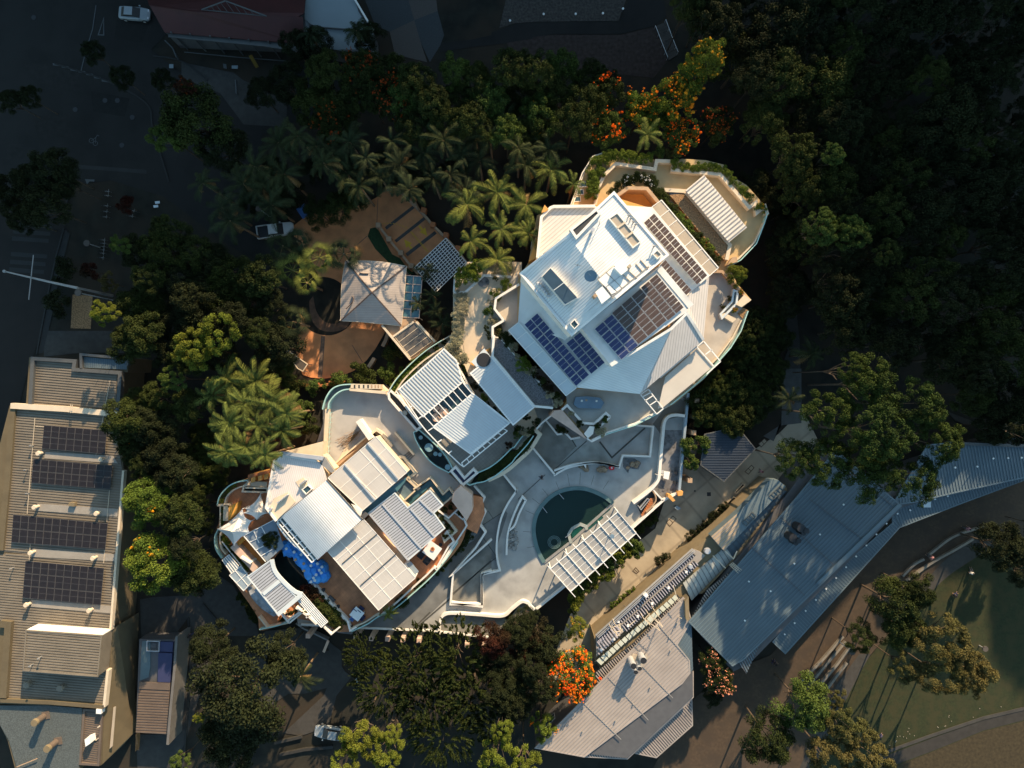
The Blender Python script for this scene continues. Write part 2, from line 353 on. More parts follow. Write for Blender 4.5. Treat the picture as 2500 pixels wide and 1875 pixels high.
def gridbars(mb, s, z, nu, nv, w=0.08, h=0.06, lift=0.0, mi=0, skipu=(), edge=True):
    c = [p+Vector((0, 0, lift)) for p in P3(s, z)]
    for i in range(nu+1):
        if (0 < i < nu or edge): mb.bar(lerp4(c, i/nu, 0), lerp4(c, i/nu, 1), w, h, mi)
    for j in range(nv+1):
        if (0 < j < nv or edge): mb.bar(lerp4(c, 0, j/nv)+Vector((0, 0, .003)), lerp4(c, 1, j/nv)+Vector((0, 0, .003)), w, h, mi)
def struct(name, s, z, m, th=0.3, label=None):
    mb = MB(); mb.prism(P3(s, z), th=th); o = mb.build(name, m); o['kind'] = 'structure'
    if label: o['label'] = label
    return o
SHEETS = [0]
def sheet(name, s, z, m):
    SHEETS[0] += 1; mb = MB(); p = P3(s, z*1.6+SHEETS[0]*.00037)
    if sum(p[i].x*p[(i+1) % len(p)].y-p[(i+1) % len(p)].x*p[i].y for i in range(len(p))) < 0: p.reverse()
    mb.add(p, [list(range(len(p)))]); o = mb.build(name, m); o['kind'] = 'structure'; return o
def arcpx(cx, cy, rx, ry, a0, a1, n, rot=0):
    out = []
    for i in range(n+1):
        t = math.radians(a0+(a1-a0)*i/n); x = math.cos(t)*rx; y = math.sin(t)*ry; r = math.radians(rot)
        out.append((cx+x*math.cos(r)-y*math.sin(r), cy+x*math.sin(r)+y*math.cos(r)))
    return out
def smooth_px(s, k=6):
    """Catmull-Rom through picture points -> 'P' string"""
    p = [Vector(q[:2]) for q in PX(s)]; out = []
    for i in range(len(p)-1):
        a = p[max(0, i-1)]; b = p[i]; c = p[i+1]; d = p[min(len(p)-1, i+2)]
        for j in range(k):
            t = j/k; q = 0.5*((2*b)+(c-a)*t+(2*a-5*b+4*c-d)*t*t+(3*b-a-3*c+d)*t**3); out.append(q)
    out.append(p[-1]); last = [t[0] for t in s.split() if t[0].isalpha()][-1]
    return last+' '+' '.join('~%.1f,%.1f' % (q.x, q.y) for q in out)
def S_(lst): return 'P'+' '.join('%.1f,%.1f' % (q[0], q[1]) for q in lst)

exec_order = []
# ------------------------------------------------------------------ THE SETTING
mb = MB(); mb.add([(-420, -420, -0.05), (420, -420, -0.05), (420, 420, -0.05), (-420, 420, -0.05)], [[0, 1, 2, 3]])
g = mb.build('ground', M_soil); g['kind'] = 'structure'
# invented ridge out of view, its profile shaped to shade the upper and outer parts
def ridge():
    Yc = 88.0; tn = math.tan(math.radians(SUN_EL)); sh = math.tan(math.radians(SUN_AZ))
    prof = [(-900, 1350), (-100, 1320), (40, 1310), (130, 1240), (300, 1230), (380, 1250), (430, 1250), (560, 1200), (640, 1130), (700, 930), (730, 830), (900, 810), (930, 800),
            (1000, 800), (1130, 790), (1160, 705), (1330, 700), (1350, 560), (1400, 520), (1500, 560), (1550, 690), (1660, 720), (1700, 800), (1760, 950), (1785, 1020),
            (1805, 1240), (1930, 1290), (1985, 1480), (2030, 1720), (2150, 1760), (2260, 1700), (2330, 1500), (2420, 1540), (2620, 1600), (2700, 1800), (2900, 1950), (3400, 1980)]
    mb = MB(); rows = []
    us = [p[0] for p in prof]; ys = [p[1] for p in prof]
    u = -900
    while u <= 3400:
        y = float(np.interp(u, us, ys)); Ys = -(y-937.5)*0.06
        h = (Yc-Ys)*tn+mnoise.noise(Vector((u*0.05, 3, 0)))*0.7+mnoise.noise(Vector((u*0.21, 9, 0)))*0.35
        x = (u-1250)*0.06+sh*Yc
        rows.append([(x, 68, -0.2), (x, 78, h*0.42), (x, Yc-2, h*0.86), (x, Yc, h), (x, Yc+12, h*0.98), (x, Yc+70, h*0.5), (x, Yc+190, -0.2)]); u += 7
    vs = [v for r in rows for v in r]; k = 7
    fs = [[i*k+j, (i+1)*k+j, (i+1)*k+j+1, i*k+j+1] for i in range(len(rows)-1) for j in range(k-1)]
    mb.add(vs, fs); o = mb.build('shade_ridge', M_soil); o['kind'] = 'structure'
ridge()
sheet('road', 'P-60,-60 440,-60 430,60 370,120 430,170 560,230 700,170 830,110 830,250 640,330 640,520 690,600 640,640 560,600 400,480 270,440 130,460 120,760 20,900 0,1200 -60,1400', 0.004, M_asph)
sheet('road', 'S-60,60 380,110 520,350 400,900 200,1500 100,1900 -60,2200', 0.008, M_asph2)
sheet('footpath', 'S490,340 540,380 480,620 430,860 390,1060 330,1300 280,1310 330,1050 370,840 430,560', 0.012, M_foot)
for i, y in enumerate((290, 345, 400, 520, 580, 640)):
    sheet('crossing_stripe', 'S%d,%d %d,%d %d,%d %d,%d' % (110-i*8, y, 400-i*12, y+22, 398-i*12, y+52, 108-i*8, y+34), 0.012, M_foot)
sheet('pavement', 'S330,1130 870,1130 870,1160 960,1300 620,1300 340,1330', 0.006, M_dkpath)
sheet('garden_bed', 'S560,850 715,860 700,1115 545,1110', 0.010, M_mulch)
sheet('footpath', 'N1400,480 1800,560 1880,620 2212,760 2212,980 1880,960 1700,720 1500,640 1400,600', 0.008, M_dkpath)
mb = MB()
for k, (x, y) in enumerate([(435, 495), (503, 512), (570, 535), (632, 550), (692, 570), (752, 594), (812, 620)]):
    c = P3('N%d,%d' % (x, y), 0.05)[0]; mb.add([c+Vector((-.55, .14, 0)), c+Vector((-.5, -.16, 0)), c+Vector((.52, -.3, 0)), c+Vector((.5, 0, 0))], [[0, 1, 2, 3]])
mb.build('road_marking', M_verand)['kind'] = 'structure'
mb = MB(); mb.strip(P3('N740,40 715,220 660,400 625,545', 0.05), 0.12, 0.03); mb.strip(P3('N800,140 758,268 800,270', 0.05), 0.16, 0.03, closed=True); mb.build('road_marking', M_verand)['kind'] = 'structure'
for k_, s_ in enumerate(('N150,480 600,520 620,700 380,690', 'N700,700 1000,760 960,900 720,860', 'N250,900 520,880 560,1050 300,1080', 'N900,150 1150,180 1100,330 880,300', 'N60,1100 300,1130 280,1250 40,1230')): sheet('asphalt_patch', s_, 0.006, MATS.get('patch%d' % (k_ % 2)) or mat('patch%d' % (k_ % 2), ((.0145, .0135, .0122), (.008, .0078, .007))[k_ % 2], .95, .3, 1.5))
mb = MB()
for s_ in (smooth_px('N420,490 820,620 1130,800 1180,1000 1300,1400'), 'S490,340 430,560 370,840 280,1310', 'S520,100 480,300', smooth_px('N1180,430 1400,470 1600,620')): mb.strip(P3(s_, .14), .22, 0)
mb.build('kerb', M_foot)['kind'] = 'structure'
mb = MB()
for x_, y_ in ((580, 845), (810, 775), (905, 775), (1020, 905), (260, 135), (940, 1120)): mb.disc(P3('N%d,%d' % (x_, y_), .03)[0], .35, .02, 14)
mb.build('drain_cover', M_black)['kind'] = 'structure'
# painted bicycle symbol on the forecourt road
mb = MB()
for (x, y) in ((705, 1085), (735, 1105)):
    c = P3('N%d,%d' % (x, y), 0.05)[0]; mb.strip([c+Vector((math.cos(t*math.pi/7)*.33, math.sin(t*math.pi/7)*.33, 0)) for t in range(14)], 0.07, .03, closed=True)
mb.strip(P3('N705,1085 740,1060 735,1105', 0.05), 0.07, .03); mb.strip(P3('N740,1060 750,1042 765,1050', 0.05), 0.07, .03)
mb.build('bicycle_marking', M_verand)['kind'] = 'structure'
sheet('footpath', 'N600,1270 1130,1310 1130,1340 600,1300', 0.010, M_foot)
# checkered paving and path at the top
for i, (s, m) in enumerate((('O920,0 1255,0 1300,155 1110,245 1000,200', M_chk1), ('O1255,0 1470,0 1480,85 1300,155', M_chk2), ('O1110,245 1300,155 1350,330 1400,480 1150,420', M_chk2), ('O1300,155 1480,85 1530,270 1500,350 1420,480 1350,330', M_chk1))):
    sheet('square', s, 0.012, m)
sheet('path', smooth_px('O1500,330 1700,310 1900,270 2212,200')+' '+S_(list(reversed(PX(smooth_px('O1500,400 1700,370 1950,340 2212,300')))))[0:], 0.010, M_asph)
sheet('path', 'Q0,250 180,185 330,172 980,165 1060,0 1330,0 1350,130 1260,200 1000,262 480,262 0,340', 0.010, M_asph)
sheet('garden_bed', 'Q120,-40 1050,-40 980,160 330,168 180,180 60,215', 0.006, mat('stony_ground', (0.055, 0.048, 0.042), 1, 0.5, 3))
sheet('garden_bed', 'Q100,300 480,268 1000,268 1250,210 1400,420 1250,600 200,500', 0.006, mat('reddish_soil', (0.040, 0.028, 0.024), 1, 0.4, 2))
# east side
sheet('path', 'T390,930 460,1010 480,1200 495,1659 360,1659 400,1560 345,1400 390,1280 340,1150 385,1050', 0.010, M_dkpath)
sheet('path', 'K350,0 495,0 495,420 320,440 280,560 200,520 340,430', 0.014, mat('pale_dark_paving', (0.085, 0.085, 0.08), 0.9, 0.15, 1.4))
sheet('promenade', 'P1560,1560 1395,1700 1330,1660 1400,1480 1500,1370 1600,1290 1640,1170 1640,1090 1700,1070 1760,1150 1900,1060 1960,1000 2010,1100 1900,1230 1780,1330', 0.008, M_prom)
sheet('path', 'K1620,330 1830,410 1780,440 1680,400', 0.008, M_dkpath)
sheet('sandy_path', 'P2560,1120 2300,1230 2150,1320 1960,1520 1880,1600 1780,1640 1700,1700 1640,1790 1560,1940 1960,1940 1990,1800 2040,1700 2090,1640 2260,1440 2400,1350 2560,1290', 0.006, M_sand)
sheet('lawn', 'P2560,1290 2400,1350 2260,1440 2110,1620 2030,1730 1990,1800 1960,1940 2560,1940', 0.010, M_lawn)
sheet('path', smooth_px('K1980,1240 1800,1340 1600,1480 1430,1659 1300,1790')+' '+S_(list(reversed(PX(smooth_px('K1980,1380 1800,1480 1680,1560 1560,1659 1430,1800'))))), 0.016, M_dkpath)
sheet('path', 'L940,780 1030,780 960,900 810,1190 700,1400 600,1659 480,1659 620,1350 760,1030', 0.016, M_dkpath)
sheet('road', 'L1080,1590 1500,1430 1900,1290 2212,1210 2212,1290 1900,1370 1500,1530 1100,1680 900,1800', 0.016, mat('kerb_dark_road', (0.028, 0.026, 0.024), 0.95, 0.2))
mb = MB(); mb.strip(P3('L1060,1570 1500,1410 1900,1275 2240,1195', 0.12), 0.45, 0, mi=0); mb.build('kerb', M_dkpath)['kind'] = 'structure'
sheet('lawn', 'L1180,1659 1500,1535 1900,1375 2240,1290 2240,1760 1180,1760', 0.012, mat('dry_lawn', (0.040, 0.030, 0.014), 1, 0.35, 2.5))
# south side
sheet('path', 'h0,1050 480,1010 830,1180 790,1330 910,1300 1020,1330 1000,1500 1100,1659 900,1800 520,1900 300,1900 0,2100 -300,1659 -200,1200', 0.010, M_dkpath)
sheet('path', 'M600,650 700,880 600,1100 290,1390 430,1410 640,1340 700,1100 820,950 740,900 740,760', 0.014, M_dkpath)
sheet('pavement', 'G1080,360 1180,340 1400,330 1700,180 1800,250 1980,560 2000,640 1650,640 1600,900 1450,1400 1350,1659 1060,1659 1050,1400 1340,1400 1460,900 1450,500 1360,620 1090,650', 0.008, M_dkpath)
mb = MB()
for s in ('G1560,390 1660,510 1680,640', 'G1450,500 1470,900 1430,1400 1410,1659'): mb.strip(P3(s, 0.25), 0.25, 0)
mb.build('kerb', M_foot)['kind'] = 'structure'
# forecourt of terracotta concrete
fc = 'A355,330 470,240 620,200 900,160 1010,100 1080,40 1200,60 1290,140 1380,240 1460,330 1560,420 1700,600 1470,830 1305,640 1240,760 1240,1060 1300,1035 1240,1090 1080,1110 1070,1150 1040,1200 1000,1270 930,1360 850,1430 740,1480 600,1500 500,1490 440,1470 410,1400 390,1300 400,1200 420,1100 440,950 500,800 560,700 480,560 430,440 370,400'
sheet('forecourt', fc, 0.010, M_terra)
sheet('forecourt_band', 'A612,1170 590,1490 555,1490 582,1170', 0.016, mat('dark_pavers', (0.12, 0.085, 0.065), 0.9, 0.3, 4))
mb = MB()
for s, w in (('A1080,340 1300,170', .45), ('A1155,440 1380,262', .45), ('A1240,545 1465,370', .5), ('A800,520 935,400', .08), ('A820,1240 900,1370', .07), ('A1020,110 1010,320', .06)): mb.strip(P3(s, 0.05), w, 0.035)
mb.build('forecourt_joint', M_joint)['kind'] = 'structure'
mb = MB()
def arrow(tail, head, w=.28):
    a = P3('A%d,%d' % tail, 0.055)[0]; b = P3('A%d,%d' % head, 0.055)[0]; d = (b-a).normalized(); n = Vector((-d.y, d.x, 0)); m_ = b-d*1.15
    mb.add([a-n*w/2, a+n*w/2, m_+n*w/2, m_-n*w/2], [[3, 2, 1, 0]]); mb.add([m_-n*.55, b, m_+n*.55], [[0, 1, 2]])
arrow((1338, 320), (1400, 398)); arrow((1280, 497), (1222, 425))
for o_ in (0, 10): mb.strip(P3('A%d,366 %d,520' % (1270+o_, 1400+o_), 0.055), .07, 0.04)
for i in range(9):
    t = i/9; x = 1040+215*t; y = 303-12*math.sin(t*2.6)+45*t*t
    mb.strip(P3('A%d,%d %d,%d' % (x, y, x+12, y+3+t*5), 0.055), .09, 0.04)
mb.build('yellow_marking', M_yellow)['kind'] = 'structure'
sheet('garden_bed', smooth_px('A440,1000 470,1100 560,1155 680,1160 790,1100 840,1000 800,850 700,740 560,720 460,820 440,1000'), 0.018, M_soil)
sheet('path', smooth_px('A520,860 545,980 610,1060 700,1075 800,1040 770,1110 660,1138 560,1112 500,1020 490,900'), 0.022, mat('island_paving', (0.12, 0.07, 0.045), 0.95, 0.3, 1.5))
sheet('lawn', 'A960,340 1010,330 1130,540 1190,570 1240,640 1300,690 1240,700 1100,600 1000,500 940,400', 0.016, mat('dark_lawn', (0.02, 0.05, 0.018), 1, 0.3, 3))

# ------------------------------------------------------------------ POOL TERRACE
ZD = 3.0
struct('pool_deck', 'h430,985 1250,1020 2212,1050 M1880,650 2000,560 E130,520 345,435 560,270 D870,1520 1400,1075 1640,860 1765,790 1835,100 1840,-60 P1640,900 1300,900 1000,1000 800,1000 700,1300', ZD, M_conc, 3.0)
def flat(name, s, z, m): return struct(name, s, z, m, 0.05)
flat('garden_bed', 'D630,460 700,330 740,250 830,350 890,345 930,385 970,375 965,445 1150,405 1240,530 1290,590 1150,565 1030,570 900,600 800,660', ZD+.012, mat('bed_concrete', (0.30, 0.31, 0.29), .95, .18, .5, stain=.55))
flat('garden_bed', 'D730,240 830,345 890,345 930,385 970,440 800,620 700,560 640,460', ZD+.018, M_conc2)
flat('garden_bed', 'D405,660 510,785 420,940 240,1060 270,940 235,900 262,840 225,790 190,730', ZD+.02, M_conc2)
flat('garden_bed', 'D240,1100 270,1100 350,1250 355,1360 380,1395 240,1430 150,1500 10,1580 0,1450 160,1290', ZD+.02, mat('bed_grey', (0.24, 0.245, 0.24), .95, .2, .5, stain=.5))
flat('garden_bed', 'C1915,1110 2140,910 2212,850 2212,1080 2140,1110 2140,1345 1895,1345', ZD+.03, M_conc2)
flat('ramp', 'D420,930 440,960 360,1210 355,1330 290,1300 255,1250 170,1160 240,1060 330,1000', ZD+.028, M_conc3)
flat('ramp', 'M1570,330 1610,150 1740,0 1650,0 1450,170 1150,330 930,560 1000,585 1290,600', ZD+.03, M_conc3)
flat('ramp', 'D0,1310 60,1240 190,1160 250,1080 270,1100 150,1300 20,1420 -20,1500', ZD+.034, mat('path_concrete', (0.14, 0.135, 0.125), .95, .2, .6))
flat('garden_bed', 'M1505,620 1510,520 1560,480 1640,475 1990,495 2110,400 E60,480 130,500 200,400 260,385 320,440 130,520 M2000,560 1880,640', ZD+.03, M_conc2)
flat('terrace', 'e1510,0 1770,0 1720,800 1540,910 1480,930 1340,790 1440,640 1480,200', ZD+.04, M_stonepave)
flat('terrace', 'e1490,110 1530,0 1440,-30 D1650,240 1820,200 1830,100 1720,60 1560,270 1580,290', ZD+.02, mat('side_concrete', (0.17, 0.165, 0.15), .95, .2, .6))
flat('terrace', 'h430,960 490,950 1250,1010 1150,1100 980,1080 700,990', ZD+.02, M_conc3)
mb = MB()
for s, w in (('D1150,405 1245,528 1500,300', .22), ('D780,640 1050,400', .1), ('D430,930 240,1055', .1), ('D0,1590 350,1300', .14), ('D240,1130 360,1300', .1), ('D290,940 330,1000', .08),
             ('h1960,1045 2212,800', .2), ('M1290,600 1580,350', .2), ('M1600,320 1890,60', .16), ('D520,850 730,660', .08), ('D930,380 970,445', .15)):
    mb.strip(P3(s, ZD+.05), w, ZD+.02)
for k, (a, r0, r1) in enumerate([(200, 1.05, 1.25), (214, 1.05, 1.25), (228, 1.04, 1.24), (243, 1.04, 1.22), (256, 1.03, 1.3), (268, 1.03, 1.3), (281, 1.03, 1.26), (296, 1.03, 1.25), (160, 1.05, 1.2), (178, 1.05, 1.22)]):
    cx, cy, R = 1010, 1090, 370
    c0 = (cx+math.cos(math.radians(a))*R*r0, cy+math.sin(math.radians(a))*R*.93*r0); c1 = (cx+math.cos(math.radians(a+1))*R*r1, cy+math.sin(math.radians(a+1))*R*.93*r1)
    mb.strip(P3('D%.0f,%.0f %.0f,%.0f' % (*c0, *c1), ZD+.01), .045, ZD-.02)
mb.build('deck_joint', M_joint)['kind'] = 'structure'
# parapet walls of the pool terrace, each run a thing
def pwall(s, z, z0, label, w=0.26, m=None, closed=False, name='parapet_wall', cat='wall', group='low parapet walls of the pool terrace'):
    mb = MB(); mb.strip(P3(s, z), w, z0, closed=closed); o = mb.build(name, m or M_white); tag(o, label, cat, group); return o
zt = ZD+.8
pwall('D405,655 510,785 '+smooth_px('D510,785 440,890 390,1000 362,1130 355,1240 362,1320 380,1400')+' D240,1432 242,1680 D5,1650', zt, ZD, 'long white zigzag parapet left of the pool, from the middle wing down to the ramp')
pwall('C2212,845 2140,910 1915,1110 1895,1345 2140,1345 2140,1110 2212,1085', zt, ZD, 'white parapet around the triangular concrete bed on the lower pool deck')
pwall('D180,745 262,838 235,900 270,948 225,1045 270,1105 190,1230 0,1440 C1915,1110', zt+.3, ZD, 'white zigzag parapet beside the terracotta path east of the small villa')
pwall('D640,460 805,660 '+smooth_px('D805,662 900,610 1030,578')+' 1040,595 '+smooth_px('D1040,575 1150,570 1250,590 1300,605')+' D1330,512 1540,520 1565,290 1430,280', zt, ZD, 'white stepped parapet behind the rocks at the upper side of the pool')
pwall(smooth_px('D800,630 900,595 1000,575 1130,568 1300,600'), zt, ZD, 'thin curved white wall of the narrow planting trough above the pool')
pwall(smooth_px('D432,1280 440,1130 470,1020 510,920 555,830')+' 580,860 '+smooth_px('D580,860 530,960 495,1050 455,1090'), zt, ZD, 'white wall of the narrow curved trough at the left side of the pool')
pwall('D735,240 825,350 890,342 930,385 1000,372', zt, ZD, 'short stepped white wall under the prow-shaped wall of the main villa')
pwall(smooth_px('D1815,208 1740,200 1680,215 1650,260 1640,350 1628,480 1612,660')+' '+smooth_px('D1612,660 1600,710 1540,780 1410,880'), zt+.2, ZD, 'long curved white wall along the mottled stone strip east of the pool', w=.4)
pwall(smooth_px('M1490,630 1500,520 1540,475 1620,467 1800,478 1980,488 2060,430 2130,378 2180,390')+' E300,410 330,440', zt, ZD, 'wavy white wall at the lower end of the pool deck', w=.35)
pwall('E345,435 560,262 D870,1520', zt, 0, 'pale straight wall at the lower right edge of the pool deck', w=.3)
pwall('D1640,860 1560,775', zt, ZD, 'short white wall across the stair lobby by the mottled stone strip', w=.22)
pwall('D1400,1075 1640,860 1755,800', zt, 0, 'white edge wall above the promenade hedge', w=.3)
t = thing('balustrade', 'white balustrade with square piers above the dark trees at the lower edge of the deck', 'balustrade', tagp('h1250,1020'))
mb = MB(); mb.strip(P3('h470,960 1250,1010 2212,1050 M1880,650', zt), .12, zt-.1); mb.strip(P3('h470,960 1250,1010 2212,1050 M1880,650', ZD+.12), .3, 0); mb.build('rail', M_white, t)
for x, y in ((670, 990), (1290, 1010), (1490, 1025), (1700, 1030), (1900, 1040), (2110, 1050)): MB().disc(P3('h%d,%d' % (x, y), 0)[0], .42, zt+.15, 4, rot=.75).build('pier', M_pink, t)
for x, y in ((1720, 635), (1845, 645)): MB().disc(P3('M%d,%d' % (x, y), 0)[0], .42, zt+.15, 4, rot=.75).build('pier', M_pink, t)
t = thing('balustrade', 'straight steel-blue balustrade with brown piers east of the mottled stone strip', 'balustrade', tagp('D1790,440'))
mb = MB(); mb.strip(P3('D1835,30 1765,795', zt+.2), .35, 0); mb.build('rail', M_polyblue, t)
for x, y in ((1832, 85), (1827, 205), (1808, 322), (1797, 440), (1788, 560), (1780, 675)): MB().disc(P3('D%d,%d' % (x+12, y), 0)[0], .45, zt+.3, 4, rot=.75).build('pier', M_capst, t)
for k, (s, n) in enumerate((('D1750,800 1758,825 1790,820 1795,790 1765,785', 'upper'), ('D1675,830 1715,870 1735,860 1700,815 1680,812', 'lower'))):
    mb = MB(); mb.prism(P3(s, zt+.6), 0); tag(mb.build('gate_pier', M_orange), 'orange rendered gate pier at the corner above the promenade, the %s of the two' % n, 'pier', 'orange gate piers')
# pool
t = thing('swimming_pool', 'large half-round swimming pool with dark teal water', 'pool', tagp('D950,1050', ZD))
arc = PX(smooth_px('D722,1338 672,1240 645,1130 645,1040 672,950 730,870 800,812 880,778 970,765 1060,775 1150,810 1210,845 1255,882', 4))
mb = MB(); mb.prism(P3(S_(arc), ZD+.06), ZD); mb.build('water', M_water, t)
mb = MB(); mb.strip(P3(S_(arc), ZD+.20), .55, ZD+.0); mb.build('rim', M_poolrim, t)
mb = MB(); mb.strip(P3('D1255,882 1150,975 1050,1065 925,1180 722,1338', ZD+.16), .35, ZD); mb.build('coping', M_mgrey, t)
mb = MB(); pts = P3('D930,1190 912,1120 940,1075 1000,1042 1045,1060 1052,1085', ZD+.22); mb.strip(pts, .42, ZD); mb.build('spa_wall', mat('spa_coping', (.30, .34, .33), .8, .1), t)
mb = MB(); mb.prism(P3('D945,1170 928,1110 950,1080 1000,1052 1040,1080', ZD+.10), ZD); mb.build('spa_water', mat('spa_water', (.008, .07, .055), .06, .3, .5, spec=.4), t)
mb = MB(); mb.prism(P3('D1060,1090 1180,990 1150,960 1040,1050', ZD+.068), ZD+.03); mb.prism(P3('D1130,1010 1235,925 1250,885 1190,930', ZD+.072), ZD+.03); mb.build('step', mat('pool_step', (.02, .085, .082), .08, .3), t)
mb = MB()
for r in (.55, .72, .9): mb.strip([P3('D800,1182', ZD+.12)[0]+Vector((math.cos(a*math.pi/12)*r, math.sin(a*math.pi/12)*r, 0)) for a in range(24)], .07, ZD+.05, closed=True)
tag(mb.build('hose_coil', M_poolrim), 'pale green coiled hose floating in the pool', 'hose')
mb = MB()
for s in ('D838,808 875,850', 'D710,910 745,955', 'D885,1145 925,1118'): mb.strip(P3(s, ZD+.3), .06, ZD+.1)
mb.build('handrail', M_alu, t)
# rocks
def rocks(name_label, s_center, n, spread, seed, m=M_rock, z=ZD, size=.55, group='rock piles around the pool'):
    r = random.Random(seed); c = P3(s_center, z)[0]; t = thing('rock_pile', name_label, 'rocks', (c.x, c.y, z), group)
    for i in range(n):
        mb = MB(); p = c+Vector((r.uniform(-1, 1)*spread[0], r.uniform(-1, 1)*spread[1], .05)); a = spread[2] if len(spread) > 2 else 0
        d = p-c; p = c+Vector((d.x*math.cos(a)-d.y*math.sin(a), d.x*math.sin(a)+d.y*math.cos(a), d.z)); sz = size*r.uniform(.6, 1.3)
        k = r.randint(5, 7); top = [p+Vector((math.cos(j*2*math.pi/k+r.uniform(-.3, .3))*sz*.7, math.sin(j*2*math.pi/k)*sz*.6, sz*r.uniform(.4, .8))) for j in range(k)]
        base = [p+(q-p)*1.35 for q in top]; base = [Vector((q.x, q.y, z)) for q in base]
        mb.add(top+base, [list(range(k))]+[[j, j+k, (j+1) % k+k, (j+1) % k] for j in range(k)]); mb.build('rock', m, t)
    return t
rocks('brown boulders in the bed behind the pool beside the red bag', 'D1095,610', 9, (1.7, .45, -.1), 1)
rocks('heap of tan boulders on the sunlit corner of the deck', 'D1410,595', 6, (.8, .6), 2, size=.5)
rocks('strip of grey rubble rocks left of the pool', 'D480,1145', 30, (.6, 1.7, .05), 3, mat('grey_rock', (.25, .25, .24), .95, .4, 2), size=.34)
mb = MB(); mb.disc(P3('D1240,607', ZD)[0], .42, .35, 9, sy=.7); mb.disc(P3('D1240,607', ZD+.35)[0], .28, .12, 9, sy=.7); mb.disc(P3('D1243,607', ZD+.47)[0], .13, .03, 6, mi=1); tag(mb.build('bag', [M_red, M_white]), 'bright red bag left at the end of the boulders behind the pool', 'bag')
flat('stone_patch', 'D1330,530 1420,535 1470,570 1450,620 1380,610 1370,650 1330,600', ZD+.02, mat('wet_patch', (.12, .125, .13), .8, .5, 3))
# sunlit east stair with white rails
t = thing('stairwell', 'open stairwell with curved brick-red steps at the right side of the pool deck', 'stair', tagp('e1250,980'))
mb = MB(); mb.prism(P3('e1130,1010 1290,880 1340,800 1490,950 1200,1160', ZD+.09), ZD-.1); mb.build('well_floor', M_black, t)
for k in range(9):
    u = k/9; mb = MB(); a0 = P3('e%.0f,%.0f' % (1195+u*130, 1150-u*180-u*u*60), ZD+.12+.03*k)[0]; b0 = P3('e%.0f,%.0f' % (1290+u*95, 1120-u*210), ZD+.12+.03*k)[0]
    mb.bar(a0, b0, .42, .1); mb.build('tread', M_brickpier, t)
mb = MB(); mb.strip(P3(smooth_px('e1260,1110 1340,1030 1390,950 1380,870 1330,800'), zt), .16, ZD); mb.build('curved_wall', M_capst, t)
mb = MB(); mb.strip(P3('e1150,1020 1190,1080 1305,940 1280,925 1170,1060', zt+.1), .06, ZD+.2); mb.build('handrail', M_alu, t)
tagp_ = None
mb = MB(); mb.prism(P3('e1500,550 1580,565 1560,670 1490,650', ZD+.78), ZD+.7)
for q in P3('e1508,560 1572,572 1552,660 1500,645', ZD+.7): mb.tube((q.x, q.y, ZD+.04), q, .04)
tag(mb.build('table', M_wmetal), 'white rectangular table on the mottled stone strip', 'table')
for k, (x, y) in enumerate(((1500, 700), (1500, 735), (1497, 770), (1490, 810), (1620, 490))):
    mb = MB(); c = P3('e%d,%d' % (x, y), ZD+.04)[0]; mb.disc(c, .24, .06, 4, rot=.6); mb.disc(c+Vector((0, 0, .06)), .13, .04, 8); tag(mb.build('paving_stone', M_stonepave), 'small square stepping stone set in a row below the white table on the stone strip' if k < 4 else 'lone square stone block above the white table', 'stone', 'stepping stones in the stone strip')
for k, (x, y) in enumerate(((1650, 565), (1640, 705), (1470, 560))):
    mb = MB(); c = P3('e%d,%d' % (x, y), ZD+.04)[0]; mb.tube(c, c+Vector((0, 0, .5)), .2, .28, 12); mb.disc(c+Vector((0, 0, .45)), .22, .02, 10, mi=1)
    tag(mb.build('pot', [M_black if k < 2 else M_alu, M_soil]), ['black round pot right of the white table', 'black round pot below and right of the white table', 'pale pot left of the white table on the stone strip'][k], 'pot')
# pergola over the deck
t = thing('pergola', 'long translucent pergola roof with projecting white beams beside the pool', 'pergola', tagp('D1100,1260'))
ZP = ZD+3.0; q = P3('D770,1385 1290,945 1430,1110 925,1560', ZP)
mb = MB(); mb.prism(q, th=.05); mb.build('sheet', mat('pergola_sheet', (.33, .325, .315), .5, .08, .5, stain=.3), t)
for k in range(9):
    u = k/8.0; a = q[0].lerp(q[1], u); b = q[3].lerp(q[2], u); d = (b-a).normalized(); mb = MB()
    mb.bar(a-d*.6+Vector((0, 0, .02)), b+d*1.0+Vector((0, 0, .02)), .085, .15); mb.build('beam', M_wmetal, t)
    if k % 2 == 0:
        for e in (a, b): MB().tube((e.x, e.y, ZD), (e.x, e.y, ZP), .09).build('post', M_wmetal, t)
mb = MB()
for k in range(1, 5): mb.bar(q[0].lerp(q[3], k/5)+Vector((0, 0, .012)), q[1].lerp(q[2], k/5)+Vector((0, 0, .012)), .05, .05)
mb.bar(q[0], q[1], .12, .14); mb.bar(q[3], q[2], .12, .14); mb.build('purlin', M_wmetal, t)
t = thing('lamp_post', 'tall dark lamp post rising through the pergola beside the pool', 'lamp', tagp('D1200,1070', 0))
b_ = P3('D1207,1075', ZD)[0]; MB().tube(b_, b_+Vector((0, 0, 4.9)), .07, .05).build('post', M_dgrey, t); MB().disc(b_+Vector((0, 0, 4.9)), .3, .2, 14).build('lamp_head', M_bluecover, t)
